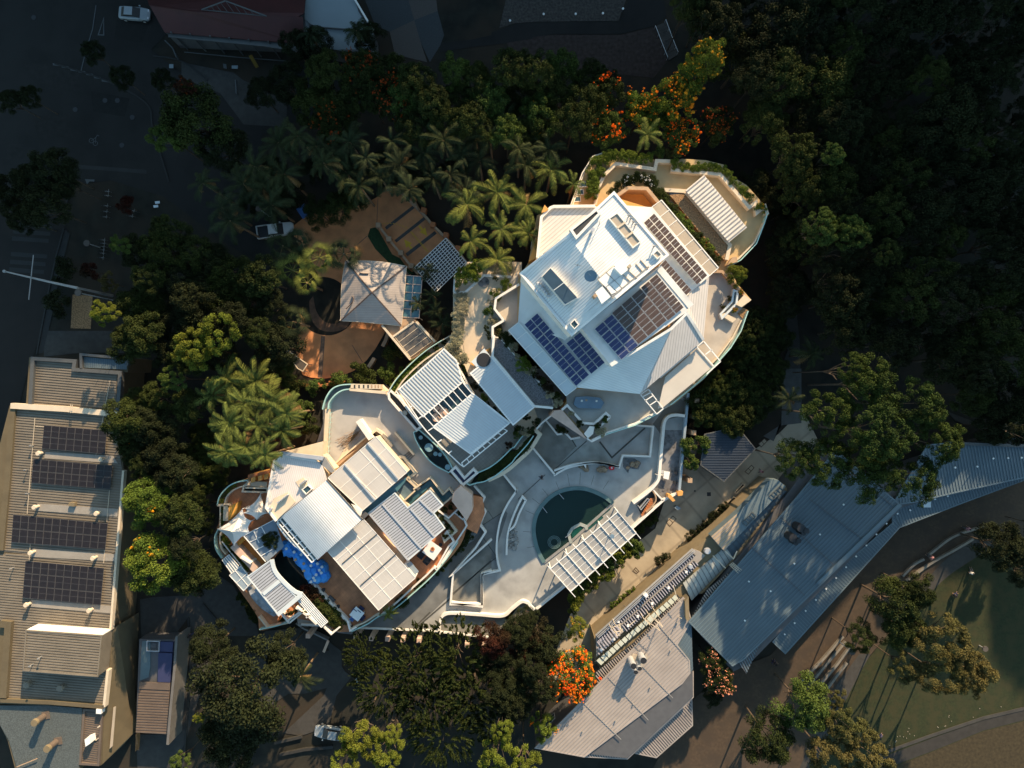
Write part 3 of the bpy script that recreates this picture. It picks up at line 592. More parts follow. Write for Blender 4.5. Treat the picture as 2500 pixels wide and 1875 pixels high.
# person on the deck etc. are built further down
# ------------------------------------------------------------------ MAIN VILLA
V = thing('main_villa', 'large white-roofed villa with solar panels, raised terraces and ochre walls', 'villa', tagp('B900,800'))
ZT = 8.0
base = 'Q610,1585 700,1330 780,1210 850,1180 960,1165 1270,1235 1420,1240 1470,1225 1650,1235 1790,1270 1870,1370 1970,1430 2060,1530 2140,1640 B2110,450 2050,610 1920,750 1830,800 1900,930 2005,1050 1935,1110 1980,1130 1930,1290 1850,1420 1760,1525 1640,1659 D1730,110 1640,160 1590,195 1420,280 1200,350 1090,405 1050,380 850,165 P1390,968 B575,1789 200,1240 200,900 285,760 350,400 Q480,1580'
mb = MB(); mb.prism(P3(base, ZT-.12), 0); mb.build('wall', M_orange, V)
mb = MB(); mb.prism(P3(base, ZT), th=.118); mb.build('floor_slab', M_sandterr, V)
def vflat(s, z, m, name='floor', th=.04, par=V): mb = MB(); mb.prism(P3(s, z), th=th); return mb.build(name, m, par)
vflat('B1690,850 1780,840 1960,1040 1900,1080 1970,1140 1920,1290 1760,1520 D1730,105 1590,190 1210,345 1100,395 870,165 960,0 B1200,1700', ZT+.045, mat('grey_terrace', (.42, .385, .34), .9, .1, .6, stain=.3))
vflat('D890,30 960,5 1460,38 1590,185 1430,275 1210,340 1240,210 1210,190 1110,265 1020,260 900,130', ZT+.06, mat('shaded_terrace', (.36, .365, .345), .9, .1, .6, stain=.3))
# ochre pentagon court
vflat('B975,235 1060,185 1195,185 1285,285 1240,335 1030,325', ZT+.06, M_orange)
mb = MB(); mb.strip(P3('B960,250 1055,185 1200,190 1290,300', ZT+2.2), .45, ZT+.0); mb.build('court_wall', M_capst, V)
vflat('B1370,240 1490,225 1815,630 1800,745 1700,650 1400,270', ZT+.65, M_mulch, 'planting_bed', .6)
mb = MB(); mb.strip(P3('B1330,200 1495,210 1840,625 1815,740', ZT+.75), .5, ZT); mb.build('bed_wall', M_cream, V)
mb = MB(); mb.strip(P3('B1375,232 1485,232 1800,625', ZT+.5), .15, ZT); mb.build('bed_trough', M_bluecover, V)
# terrace parapets
for s, h, w, m in (('Q800,1580 820,1460 870,1350 960,1262 1262,1305 1275,1240 1412,1245 1400,1310 1765,1345 1990,1600 2040,1560 2050,1640 2110,1590 B2130,390', .9, .45, M_cream),
                   ('B2130,380 2105,460 2045,615 1925,740 1830,790', .95, .12, M_edge), ('B2112,440 2030,605 1910,730 1820,780', .85, .16, M_cream),
                   ('B1980,1135 1925,1290 1845,1420 1755,1520 1640,1650 D1700,120', .95, .12, M_edge), ('B1930,1205 1860,1340 1740,1500 1600,1640', .6, .16, M_cream),
                   ('D1640,155 1590,195 1420,280 1200,350', .95, .12, M_edge), ('D1580,185 1420,268 1200,338 1090,395', .85, .2, M_white),
                   ('B1700,830 1780,830 1950,1010', .8, .35, M_capst),
                   ('D860,160 900,125 1022,262 1110,268 1200,185 1232,215', .9, .3, M_white), ('D1232,215 1120,320', .9, .25, M_white),
                   ('D1050,378 1090,405 1200,350', .9, .2, M_white)):
    mb = MB(); mb.strip(P3(s, ZT+h), w, ZT-.3); mb.build('parapet', m, V)
mb = MB(); mb.strip(P3('Q612,1580 700,1335 782,1205 860,1180', ZT+.5), .14, ZT-3); mb.strip(P3('Q625,1585 712,1340 795,1215', ZT+.1), .14, ZT-3); mb.build('balcony_rail', M_white, V)
for x, y in ((710, 1422), (685, 1482), (662, 1535)):
    c = P3('Q%d,%d' % (x, y), ZT+.05)[0]; w = MB(); w.strip([c+Vector(d) for d in ((-.45, -.35, 0), (.45, -.3, 0), (.4, .35, 0), (-.4, .3, 0))], .08, ZT-.1, closed=True); f = w.build('window', M_wmetal, V)
    MB().prism([c+Vector(d) for d in ((-.4, -.3, -.02), (.4, -.26, -.02), (.36, .3, -.02), (-.36, .26, -.02))], th=.05).build('pane', M_glass, f)
# prow-shaped pale wall
vflat('D770,205 800,165 860,160 1055,385 1035,380', ZT+.9, M_pink, 'prow', 6)
vflat('D1075,285 1110,290 1100,345 1060,380 1030,345', ZT+1.1, M_white, 'prow_cap', .5)
# roofs
ZL = 11.4
mb = MB(); mb.prism(P3('B352,722 385,400 455,330 820,322 960,260 1240,345 1655,858 1622,1345 1138,1762 658,1708 218,1215 236,875', ZL-.62), ZT); mb.build('upper_wall', M_orange, V)
roof(V, 'B358,722 400,360 470,328 800,324 830,340 600,545', ZL+.3, M_roofstripe, name='roof')
mb = MB(); mb.strip(P3('B355,722 385,410 455,338 480,328 800,324', ZL+.75), .35, ZL-.2); mb.build('roof_edge', M_white, V)
roof(V, 'B1000,318 1240,335 1680,865 1500,1025 1290,790 1360,700 1100,420', ZL+.5, M_roofplain)
# lower hipped roof round the solar arrays
zz = lambda s: P3(s)
faces = [('B228,870,11.40 205,1215,11.20 570,1360,12.30 620,1318,12.40', M_roofplain),
         ('B205,1215,11.20 655,1725,11.00 930,1545,12.30 640,1180,12.50', M_roofplain),
         ('B640,1180,12.50 930,1545,12.30 1510,1140,12.30 1500,1030,12.30 1290,790,12.50', M_roofplain),
         ('B930,1545,12.30 655,1725,11.00 1146,1776,11.00 1388,1270,12.24', mat('white_roof_hip', (.70, .72, .72), .5, .05, .5, stripe=(0.35, 1, .3, .22, .4))),
         ('B1388,1270,12.24 1146,1776,11.00 1635,1360,11.00 1508,1145,12.32', M_roofstripe2),
         ('B1500,1030,12.30 1510,1145,12.32 1635,1360,11.00 1680,865,11.30', M_roofstripe2)]
ZP2 = 17.2
for k_, (s, m) in enumerate(faces):
    mb = MB(); mb.prism(P3(s) if k_ != 2 else P3('B640,1180 930,1545 1510,1140 1500,1030 1290,790', ZP2), th=.4 if k_ != 2 else 5.5); mb.build('roof', m, V)
mb = MB(); mb.strip(P3('B1505,1148,12.5 1635,1358,11.2'), .35, 10.9); mb.strip(P3('B1510,1150 1388,1272 930,1552 640,1182', ZP2+.05), .3, 15); mb.strip(P3('B1540,1100 1500,1050 1290,800', ZP2+.1), .8, ZP2-.5)
mb.strip(P3('B205,1218,11.35 655,1728,11.15'), .15, 10.9); mb.build('roof_edge', M_roofplain, V)
# translucent skirts
for s, n, m in (('B130,1285 210,1222 655,1728 575,1789', 7, M_bluewhite), ('B1235,335 1310,280 1750,802 1680,865', 7, M_tan)):
    mb = MB(); mb.prism(P3(s, ZL-.5), th=.06); o = mb.build('eave_canopy', m, V); mb = MB(); c = P3(s, ZL-.5)
    for i in range(n+1): mb.bar(c[0].lerp(c[3], i/n) if False else c[1].lerp(c[2], i/n), c[0].lerp(c[3], i/n), .09, .05)
    mb.bar(c[0], c[3], .12, .08); mb.bar(c[1], c[2], .12, .08); mb.build('canopy_bar', M_wmetal, o)
# upper roof, west part falling away
ZU = 22.5
upw = MB(); upw.prism(P3('B945,222 1360,700 620,1318 228,845', ZU-4.6), 11); upw.build('penthouse_wall', M_white, V)
for s in ('B590,556,22.50 945,222,22.50 1360,700,22.50 960,1035,22.50', 'B228,845,19.70 590,556,22.50 960,1035,22.50 620,1318,19.70'):
    mb = MB(); mb.prism(P3(s), th=.35); mb.build('roof', M_rooffine if 1 else 0, V)
mb = MB(); mb.prism(P3('B1280,750,22.56 1360,700,22.56 960,1035,22.56 620,1318,19.76 575,1262,19.76 930,1000,22.56'), th=.04); mb.build('roof_walkway', M_roofplain, V)
mb = MB(); mb.strip(P3('B228,845,19.85 590,556,22.65 945,222,22.65 1360,700,22.65 960,1035,22.65 620,1318,19.85'), .28, 19.1, closed=True); mb.build('roof_edge', M_wmetal, V)
mb = MB(); mb.strip(P3('B945,222,22.60 1360,700,22.60'), .25, 20.3); mb.build('gutter', M_dgrey, V)
panes = [((820, 890), (885, 840), (940, 895), (880, 950)), ((885, 835), (940, 790), (1010, 850), (945, 900)), ((885, 950), (915, 935), (965, 990), (925, 1005)), ((915, 930), (990, 870), (1050, 920), (970, 985)), ((800, 990), (860, 940), (925, 1020), (850, 1080))]
for q in panes: mb = MB(); mb.prism(P3('B'+' '.join('%d,%d' % p for p in q), ZU+.1), th=.05); mb.build('roof_slab', mat('slab_white', (.76, .76, .74), .7, .05) if 'slab_white' not in MATS else MATS['slab_white'], V)
mb = MB()
for s in ('B940,1040 820,890 940,790', 'B885,835 1010,960', 'B945,785 1070,905', 'B1050,815 1130,890', 'B1115,770 1165,830', 'B1150,740 1210,810', 'B1010,960 925,1025', 'B860,940 925,1020', 'B1010,955 1215,790'):
    mb.strip(P3(s, ZU+.13), .07, ZU+.02)
mb.build('slab_joint', M_tan, V)
# openings with upstands
def well(s, z, deep, label, m, w=.18, wm=None, nb=0, ins=.3):
    mb = MB(); mb.strip(P3(s, z+.45), w, z-.6, closed=True); f = mb.build('skylight', wm or M_white, V); f['label'] = label
    mb = MB(); mb.prism(P3(s, z+ins), th=.05); mb.build('pane', m, f)
    if nb:
        c = P3(s, z+ins); mb = MB()
        for i in range(1, nb): mb.bar(c[0].lerp(c[3], i/nb)+Vector((0, 0, .01)), c[1].lerp(c[2], i/nb)+Vector((0, 0, .01)), .12, .06)
        mb.build('bar', wm or M_white, f)
well('B615,508 810,352 835,380 655,568', ZU, 1, 'long dark roof well', M_dkgap, .28)
well('B970,378 1150,600 1092,645 908,420', ZU, 1, 'tan glazed rooflight of three panes', M_tan, .14)
c = P3('B970,378 1150,600 1092,645 908,420', ZU+.42); mb = MB()
for u in (1/3, 2/3): mb.bar(c[0].lerp(c[1], u), c[3].lerp(c[2], u), .22, .06)
mb.build('glazing_bar', M_cream, V)
well('B455,805 660,1030 568,1082 392,870', 21.3, 1, 'large blue-grey glass rooflight', mat('blue_rooflight', (.035, .065, .10), .15, .2, .6), .16, ins=.5)
mb = MB(); c = P3('B455,805 660,1030 568,1082 392,870', 21.82); mb.bar(c[0].lerp(c[1], .5), c[3].lerp(c[2], .5), .08, .04); mb.build('glazing_bar', M_bluewhite, V)
well('B1280,665 1312,700 1280,732 1248,695', ZU, 1, 'small square vent hatch', M_tan, .1)
well('B640,1200 672,1240 640,1272 608,1235', 20.0, 1, 'small glazed hatch near the roof corner', M_glass, .1)
# plant on the roof
mb = MB(); mb.prism(P3('B1012,728 1052,818 1002,858 945,800', ZU+.9), ZU); mb.build('plant_box', M_wmetal, V)
mb = MB(); mb.prism(P3('B1068,770 1082,790 1065,805 1050,785', ZU+.6), ZU); mb.build('vent_box', M_tan, V)
mb = MB(); mb.prism(P3('B800,1000 820,1018 800,1035 782,1015', ZU+.5), ZU-1); mb.build('vent_box', M_capst, V)
def dish():
    c = P3('B765,865', ZU+.9)[0]; mb = MB(); n = 20; rings = [(0, -.12), (.35, -.08), (.72, 0)]; vs = []; fs = []
    tl = Matrix.Rotation(math.radians(28), 3, 'X')
    for r, z in rings:
        for i in range(n): a = 2*math.pi*i/n; vs.append(c+tl @ Vector((math.cos(a)*r, math.sin(a)*r*.95, z)))
    for k in range(2):
        for i in range(n): fs.append([k*n+i, k*n+(i+1) % n, (k+1)*n+(i+1) % n, (k+1)*n+i])
    mb.add(vs, fs); mb.tube(c-Vector((0, 0, .9)), c-Vector((0, 0, .1)), .06); mb.tube(c, c+Vector((-.3, .2, .5)), .03); return mb.build('satellite_dish', M_bluecover, V)
dish()
for x, y in ((357, 930), (374, 948), (390, 967), (405, 985), (421, 1005), (438, 1026)):
    c = P3('B%d,%d' % (x, y), 19.9)[0]; mb = MB(); mb.tube(c, c+Vector((0, 0, .5)), .15, n=10); mb.tube(c+Vector((0, 0, .5)), c+Vector((0, 0, .65)), .24, .12, n=10, mi=1); mb.build('roof_vent', [M_mgrey, M_alu], V)
for x, y in ((1055, 410), (1070, 432), (1090, 458), (1107, 478), (1248, 645)):
    c = P3('B%d,%d' % (x, y), ZU)[0]; mb = MB(); mb.tube(c, c+Vector((0, 0, .7)), .07); mb.tube(c+Vector((-.22, 0, .7)), c+Vector((.22, .05, .72)), .06); mb.build('roof_vent', M_mgrey, V)
c = P3('B770,530', ZU)[0]; mb = MB(); mb.tube(c, c+Vector((0, 0, 1.3)), .16); mb.tube(c+Vector((0, 0, 1.3)), c+Vector((0, 0, 1.5)), .24); mb.build('flue', M_alu, V)
mb = MB(); mb.tube(P3('B660,790', ZU)[0], P3('B668,775', ZU+1.4)[0], .04); mb.bar(P3('B640,775', ZU+1.2)[0], P3('B700,790', ZU+1.2)[0], .04, .04); mb.build('aerial', M_mgrey, V)
mb = MB(); mb.tube(P3('B830,470', ZU)[0], P3('B836,445', ZU+1.2)[0], .04); mb.build('aerial', M_mgrey, V)
# solar panels
panels(V, 'B1170,457 1252,382 1665,862 1583,937', ZL+1.0, 2, 10, M_pvbrown)
panels(V, 'B1205,?'.replace('B1205,?', 'B1290,788 1340,738 1545,975 1492,1026'), ZL+1.0, 1, 5, M_pvbrown)
q = PX('B790,1275 1280,855 1485,1108 1000,1515')
cc = [Vector(p) for p in q]
def sub(u0, u1, v0, v1):
    f = lambda u, v: (cc[0].lerp(cc[1], u)).lerp(cc[3].lerp(cc[2], u), v)
    return S_([tuple(f(u0, v0)), tuple(f(u1, v0)), tuple(f(u1, v1)), tuple(f(u0, v1))])
panels(V, sub(0, .28, 0, 1), ZP2+.15, 2, 4, M_pvblue)
panels(V, sub(.28, .74, -.02, .98), ZP2+.15, 3, 4, M_pvbrown, gap=.025)
panels(V, sub(.74, 1, -.03, 1), ZP2+.15, 2, 5, M_pvbrown)
panels(V, 'B250,1240,11.50 352,1150,11.90 755,1628,11.90 652,1718,11.30', 0, 2, 8, M_pvblue)
panels(V, 'B572,1385,12.00 682,1295,12.40 880,1530,12.30 768,1625,11.90', 0, 2, 4, M_pvblue)
mb = MB(); mb.strip(P3('B640,1300 1290,800', ZP2+.35), .1, ZP2); mb.build('service_pipe', M_mgrey, V)
# north shed roof on the terrace
roof(V, 'B1495,205 1640,85 1970,490 1830,605', ZT+1.5, mat('white_shed_roof', (.66, .62, .58), .5, .05), ribs=('B1495,205 1640,85', .5, .14, .09, M_mgrey), name='shed_roof')
mb = MB(); mb.prism(P3('B1505,212 1635,100 1955,490 1835,592', ZT+1.2), ZT); mb.build('shed_wall', M_cream, V)
# east canopies
mb = MB(); mb.prism(P3('B1340,1645 1590,1422 1712,1560 D1640,140 1600,150', ZT+1.7), th=.05); o = mb.build('terrace_canopy', mat('canopy_sheet', (.62, .58, .52), .5, .05, .4, stain=.1, alpha=.8), V)
mb = MB()
for s in ('B1300,1650 1635,1368', 'B1635,1368 1765,1525', 'B1585,1415 1712,1560', 'B1765,1525 1660,1620', 'B1650,1470 1700,1432'): p = P3(s, ZT+1.8); mb.bar(p[0], p[1], .14, .12)
for s in ('D1465,42 1590,192', 'D1525,0 1640,150', 'D1465,42 1525,0', 'D1500,90 1560,50', 'D1535,125 1595,85', 'D1590,192 1640,150', 'D1480,60 1545,25'): p = P3(s, ZT+1.8); mb.bar(p[0], p[1], .12, .12)
mb.build('canopy_frame', M_wmetal, V)
mb = MB(); mb.prism(P3('B1300,1650 1585,1415 1640,1385 1625,1365 1290,1640', ZT+1.85), th=.3); mb.build('box_gutter', M_mgrey, V)
# orange nib wall left and pier
vflat('B385,375 410,315 440,350 415,370', ZL+.9, M_orange, 'corner_fin', 3); vflat('B285,755 350,560 372,400 352,724', ZL-1.5, M_orange, 'side_wall', 6)
vflat('B1820,780 1900,755 1890,715 1860,720', ZT+1.2, M_yellow and M_capst, 'pier', 1.2)
# planter with the orange flowers on the east terrace
mb = MB(); mb.strip(P3('B1780,1190 1890,1080 1900,985 1870,975 1858,1060 1768,1160', ZT+.8), .25, ZT, closed=True); mb.build('planter', M_bluewhite, V)
vflat('B1885,1085 1950,1010 2005,1050 1930,1105', ZT+.9, M_cream, 'planter_slab', 1); vflat('B1765,1165 1860,1225 1890,1195 1800,1150', ZT+.75, M_cream, 'planter_slab', .7)
vflat('B1900,1155 1945,1110 1980,1130 1940,1195', ZT+.2, M_mulch, 'planting_bed', .15)
def windows(par, s, zpoly, zc, hgt, wid, sp, m=None):
    """rows of framed windows standing just proud of the walls under a polygon"""
    p = P3(s, zpoly); n = len(p); c = sum((q for q in p), Vector((0, 0, 0)))/n; k = 0
    for i in range(n):
        a, b = p[i], p[(i+1) % n]; d = b-a; L = d.length
        if L < sp: continue
        d.normalize(); nn = Vector((d.y, -d.x, 0)); nn = -nn if nn.dot((a+b)/2-c) < 0 else nn
        for j in range(int(L/sp)):
            q = a+d*((j+.5)*L/int(L/sp)); q = Vector((q.x, q.y, zc))+nn*.03; u = Vector((0, 0, hgt/2)); e = d*wid/2
            mb = MB(); o_ = nn*.05
            mb.add([q-e-u, q+e-u, q+e+u, q-e+u, q-e-u+o_, q+e-u+o_, q+e+u+o_, q-e+u+o_], [[0, 3, 2, 1], [4, 5, 6, 7], [0, 1, 5, 4], [1, 2, 6, 5], [2, 3, 7, 6], [3, 0, 4, 7]]); f = mb.build('window', M_wmetal, par)
            mb = MB(); e2 = d*(wid/2-.08); u2 = Vector((0, 0, hgt/2-.08)); o2 = nn*.062; mb.add([q-e2-u2+o2, q+e2-u2+o2, q+e2+u2+o2, q-e2+u2+o2], [[0, 1, 2, 3]]); mb.build('pane', M_glass, f); k += 1
            if k > 60: return
windows(V, 'B945,222 1360,700 620,1318 228,845', ZU-4.6, ZU-3.4-2.2, 1.5, 2.2, 4.5)
windows(V, 'B640,1180 930,1545 1510,1140 1500,1030 1290,790', ZP2, 14.6, 1.5, 2.0, 4.5)
windows(V, base, ZT-.12, 5.6, 1.6, 1.6, 3.6)
# west terraces (lower level in front of the villa)
WT = thing('garden_terrace', 'pale sunlit garden terrace with planted edges on the left side of the main villa', 'terrace', tagp('A1750,1000'))
mb = MB(); wb = 'A1600,830 1610,770 1700,600 1840,590 2130,600 2130,800 2100,1060 1930,1260 1990,1400 1900,1450 1720,1480 1690,1400 1530,1260 1600,1160'
mb.prism(P3(wb, 6.9), 0); mb.build('wall', M_cream, WT)
vflat('A1690,830 1850,705 2060,712 1880,800 1840,1100 1890,1200 1870,1250 1740,1380 1700,1360 1670,1200', 6.96, mat('cream_terrace', (.60, .49, .36), .9, .08, .5, stain=.2), 'floor', .05, WT)
mb = MB(); mb.strip(P3('A1605,830 1690,835 1835,700 2050,712', 7.6), .3, 6.5); mb.strip(P3('A1605,830 1612,700', 7.6), .2, 6); mb.build('parapet', M_white, WT)
mb = MB(); mb.strip(P3('A2110,770 1930,880 1920,960 1990,1050 1905,1100 1905,1330', 8.7), .3, 7); mb.build('parapet', M_white, V)
vflat('B-20,1330 20,1050 200,830 230,1240 140,1330', 7.5, M_terrpale, 'floor', .3, WT)
vflat('A1740,1370 1840,1265 1890,1330 1780,1410', 9.2, M_bluewhite, 'canopy', .2, WT)
for x, y in ((1805, 1340),): MB().disc(P3('A1835,1355', 9.22)[0], .95, .02, 18).build('round_opening', M_black, WT)
vflat('A1730,1385 1760,1400 1850,1330 1885,1260 1850,1280', 8.0, M_orange, 'side_wall', 2, WT)
mb = MB(); mb.disc(P3('A1835,755', 6.97)[0], .8, .12, 14, sy=.9); mb.build('drain', M_stonepave, WT)

# ------------------------------------------------------------------ MIDDLE WING
MW = thing('middle_wing', 'middle wing with three white ribbed roofs between the two villas', 'building', tagp('c1100,900'))
mb = MB(); mb.prism(P3(smooth_px('c-10,880 130,680 300,500 500,320 700,190 870,100')+' c760,250 900,450 1100,620 1400,400 1370,100 1430,130 1500,160 2180,910 2212,1080 1960,1090 2050,1340 1940,1400 1800,1650 D440,540 320,650 200,690 120,740 c550,1659 430,1340 60,880', 5.0), 0); mb.build('wall', M_cream, MW)
vflat('c130,820 870,250 1150,520 1650,1290 1940,1400 D560,400 430,550 200,640 110,670 0,530 c400,1350', 5.05, mat('patio_tiles', (.24, .225, .20), .9, .12, .8, tile=(DNE[0], DNE[1], .42, .5)), 'floor', .05, MW)
vflat('c1420,130 1520,150 2170,900 2212,1050 1980,1040 1420,370', 8.6, M_gravel, 'gravel_bed', .3, MW)
mb = MB(); mb.prism(P3('c1400,110 1530,140 2190,900 2230,1060 1975,1060 1380,390', 8.3), 5); mb.build('wall', M_white, MW)
mb = MB(); mb.strip(P3('c1415,100 1395,385 1960,1060 2212,1085', 9.2), .3, 7); mb.strip(P3('c1520,165 1700,375', 9.1), .12, 8.5); mb.strip(P3('c1930,620 2160,890', 9.1), .2, 8.5); mb.build('parapet', M_white, MW)
ZM = 8.6
roof(MW, 'c130,835 740,290 905,445 990,730 460,1195', ZM, M_bluewhite, ribs=('c175,800 505,1130', .42, .10, .07, M_mgrey), trim=(.22, .04, M_wmetal))
roof(MW, 'c1125,890 1625,1285 1100,1700 600,1340', ZM, M_bluewhite, ribs=('c700,1290 1180,1650', .34, .07, .05, M_alu), trim=(.22, .04, M_wmetal))
roof(MW, 'c1100,615 1375,395 1950,1075 1675,1310', ZM+.5, M_bluewhite, ribs=('c1375,395 1100,615', .34, .07, .05, M_alu), trim=(.2, .04, M_wmetal))
# dark pergola between the two big roofs
vflat('c470,1190 1000,745 1120,890 600,1330', 7.2, M_glass, 'pond_cover', .05, MW)
mb = MB(); ca = P3('c470,1190 1000,750 1120,890 600,1330', ZM+.02)
for i in range(9): mb.bar(ca[0].lerp(ca[1], i/8), ca[3].lerp(ca[2], i/8), .1, .1)
mb.build('pergola_beam', M_wmetal, MW)
mb = MB()
for r, cxy in ((.75, (730, 1150)), (.5, (640, 1095)), (.6, (640, 1210))): mb.disc(P3('c%d,%d' % cxy, 7.22)[0], r, .25, 12)
mb.build('planter', M_pink, MW)
# outer frame of beams along the south-west side
mb = MB()
for s in ('c100,860 270,1100 500,1390 700,1600 b1510,460', 'c130,845 200,940 400,1240', 'b1510,460 1560,495 2150,10', 'b1535,440 2090,-20'):
    p = P3(s, ZM-.1)
    for i in range(len(p)-1): mb.bar(p[i], p[i+1], .13, .12)
for s in ('c280,1075 320,1050', 'c400,1225 450,1190', 'c530,1390 600,1345', 'c660,1545 710,1510', 'b1360,310 1400,280'):
    p = P3(s, ZM-.12); mb.bar(p[0], p[1], .13, .12)
for i in range(9):
    t_ = i/8; a = P3('b%.0f,%.0f' % (1560+590*t_, 495-485*t_), ZM-.1)[0]; b = P3('b%.0f,%.0f' % (1530+560*t_, 440-460*t_), ZM-.1)[0]; mb.bar(a, b, .1, .1)
mb.build('pergola_frame', M_wmetal, MW)
# trough left, green-edged
mb = MB(); mb.strip(P3('c-10,880 20,850 140,960 430,1340 370,1380 130,1110 0,960', 6.1), .3, 4.6, closed=True); mb.build('trough_wall', M_white, MW)
vflat('c10,900 40,880 400,1340 360,1360', 5.6, M_black, 'trough_bed', .2, MW)
mb = MB(); c = P3('c215,1150', 6.0)[0]; mb.disc(c, .35, .3, 10); mb.build('pot', M_tan, MW)
mb = MB(); mb.strip(P3(smooth_px('b880,30 920,150 1040,350 1180,480 1360,575')+' b1410,520 '+smooth_px('b1410,520 1300,330 1130,150 960,0'), 5.8), .14, 4.6, closed=True); mb.build('pond_edge', M_edge, MW)
vflat(smooth_px('b920,60 960,170 1060,330 1190,460 1350,555')+' b1390,515 '+smooth_px('b1390,515 1280,340 1120,160 960,20'), 5.5, M_pond, 'pond', .2, MW)
for k, (x, y, r) in enumerate(((980, 100, .28), (1090, 235, .6), (1180, 320, .3), (1345, 500, .4), (1240, 330, .28))): MB().disc(P3('b%d,%d' % (x, y), 5.52)[0], r, .12, 14).build('pond_stone', mat('pond_blue%d' % k, (.16, .28, .33), .5, .1), MW)
# V-shaped and green-bed walls at its lower tip
mb = MB(); mb.strip(P3('b1390,555 1450,500 1570,650 1690,530 1740,580 1550,740', 6.0), .32, 3, closed=True); mb.build('trough_wall', M_white, MW)
vflat('b1420,550 1450,525 1565,680 1690,560 1710,585 1555,710', 5.6, M_navy, 'trough_bed', .3, MW)
gb = smooth_px('b1740,590 1900,520 2050,420 2212,260')+' D520,470 600,380 660,330 695,345 '+smooth_px('D650,400 560,510 440,600 320,660 210,715')+' b1640,740'
vflat(gb, 5.2, M_soil, 'planting_bed', .3, MW)
mb = MB(); mb.strip(P3(smooth_px('b1740,580 1900,510 2050,400 2212,240')+' '+smooth_px('D490,450 560,360 600,345'), 5.9), .14, 4.5); mb.strip(P3('b1600,720 1640,745 '+smooth_px('b1740,715 1850,690 2000,610 2212,440')+' '+smooth_px('D500,530 590,430 640,360'), 5.9), .14, 4.2); mb.build('glass_edge', M_edge, MW)
mb = MB(); mb.strip(P3(smooth_px('D290,705 420,640 540,540 620,460 690,350')+' 650,315', 5.7), .5, 3); mb.build('outer_wall', M_cream, MW)
mb = MB(); oc = smooth_px('c-5,850 100,690 300,480 500,310 700,180 860,90'); mb.strip(P3(oc, 6.0), .16, 0); mb.strip(P3(smooth_px('c80,880 200,700 400,500 600,350 780,240'), 6.0), .2, 4); mb.build('outer_wall', M_cream, MW)
mb = MB(); mb.strip(P3(smooth_px('c5,840 110,680 310,470 510,300 710,170'), 6.3), .1, 5.5); mb.build('glass_edge', M_edge, MW)
mb = MB(); mb.strip(P3('c940,480 885,505 1010,740 1130,890', 8.3), .22, 5); mb.strip(P3('c930,520 1120,880', 8.0), .14, 5); mb.build('courtyard_wall', M_white, MW)
mb = MB(); mb.strip(P3('c2212,1170 2060,1290 1990,1370', 6.8), .2, 5); mb.build('courtyard_wall', M_white, MW)

# ------------------------------------------------------------------ ROUND CONCRETE TERRACE
RT = thing('roof_terrace', 'rounded empty concrete terrace between the small villa and the middle wing', 'terrace', tagp('d700,700'))
mb = MB(); rt = smooth_px('d210,550 240,420 320,290 430,230 590,205')+' d990,215 1080,310 1500,800 1480,900 1640,1200 1900,1410 2110,1590 b1520,750 1440,830 C1700,640 1570,600 1250,650 1000,330 860,240 915,80'
mb.prism(P3(rt, 4.5), 0); mb.build('wall', M_cream, RT)
vflat(smooth_px('d320,540 330,450 400,360 500,300 590,290')+' d1050,330 1230,560 1480,850 1640,1200 1900,1410 2100,1590 b1440,830 1280,870 1110,640 900,800 C1250,400 1100,100 1000,280 930,180', 4.55, mat('terrace_concrete', (.40, .385, .37), .9, .1, .35, stain=.5), 'floor', .05, RT)
mb = MB(); mb.strip(P3(smooth_px('d205,550 250,400 330,280 440,225 590,210'), 5.9), .16, 3.5); mb.strip(P3(smooth_px('d280,545 300,450 380,350 480,290 590,275'), 5.9), .16, 4.4); mb.build('planter_wall', M_edge, RT)
vflat(smooth_px('d225,530 260,410 350,295 450,240 585,220')+' d580,265 480,280 370,345 300,430 265,530', 5.2, mat('slate_planter', (.10, .11, .14), .8, .1), 'planter_bed', .1, RT)
vflat('d590,205 990,215 985,275 585,270', 6.2, M_cream, 'parapet', 1.7, RT)
for i, x in enumerate((640, 700, 762, 822, 870, 920, 960)): vflat('d%d,218 %d,218 %d,265 %d,265' % (x-11, x+11, x+11, x-11), 6.21, M_dkgap if i < 4 else M_capst, 'slot', .02, RT)
mb = MB(); mb.strip(P3('d570,280 1060,325', 6.2), .4, 4.5); mb.strip(P3('d1065,330 1240,555 1450,800', 5.6), .3, 4.5); mb.build('parapet', M_cream, RT)
mb = MB(); mb.strip(P3('d270,545 240,1170', 5.6), .55, 0); mb.build('parapet', M_cream, RT)
mb = MB(); p = P3('d320,580 285,1150', 5.5); mb.bar(p[0], p[1], .06, .06); p = P3('d300,580 262,1150', 5.5); mb.bar(p[0], p[1], .06, .06)
for i in range(9): a = P3('d%.0f,%.0f' % (320-i*4.2, 600+i*65), 5.5)[0]; b = P3('d%.0f,%.0f' % (300-i*4.2, 600+i*65), 5.5)[0]; mb.bar(a, b, .05, .05); mb.tube((a.x, a.y, 4.5), a, .03)
mb.build('railing', M_edge, RT)
mb = MB(); p = P3('d685,700 860,950', 6.3); mb.bar(p[0]-Vector((0, 0, 1.8)), p[1]-Vector((0, 0, 1.8)), .7, 1.9); mb.build('screen_wall', M_white, RT)
vflat('d365,1300 820,910 870,940 410,1335', 4.9, M_capst, 'bench_wall', .4, RT); vflat('d850,890 920,830 1110,1060 1080,1080 880,850', 4.9, mat('brown_bed', (.20, .15, .11), .9, .2), 'planter_bed', .3, RT)
mb = MB(); mb.strip(P3('d360,1295 815,905', 5.3), .2, 4.5); mb.strip(P3('d850,890 930,825 1000,870 1130,1040 1100,1085', 5.5), .35, 4.5); mb.build('planter_wall', M_cream, RT)
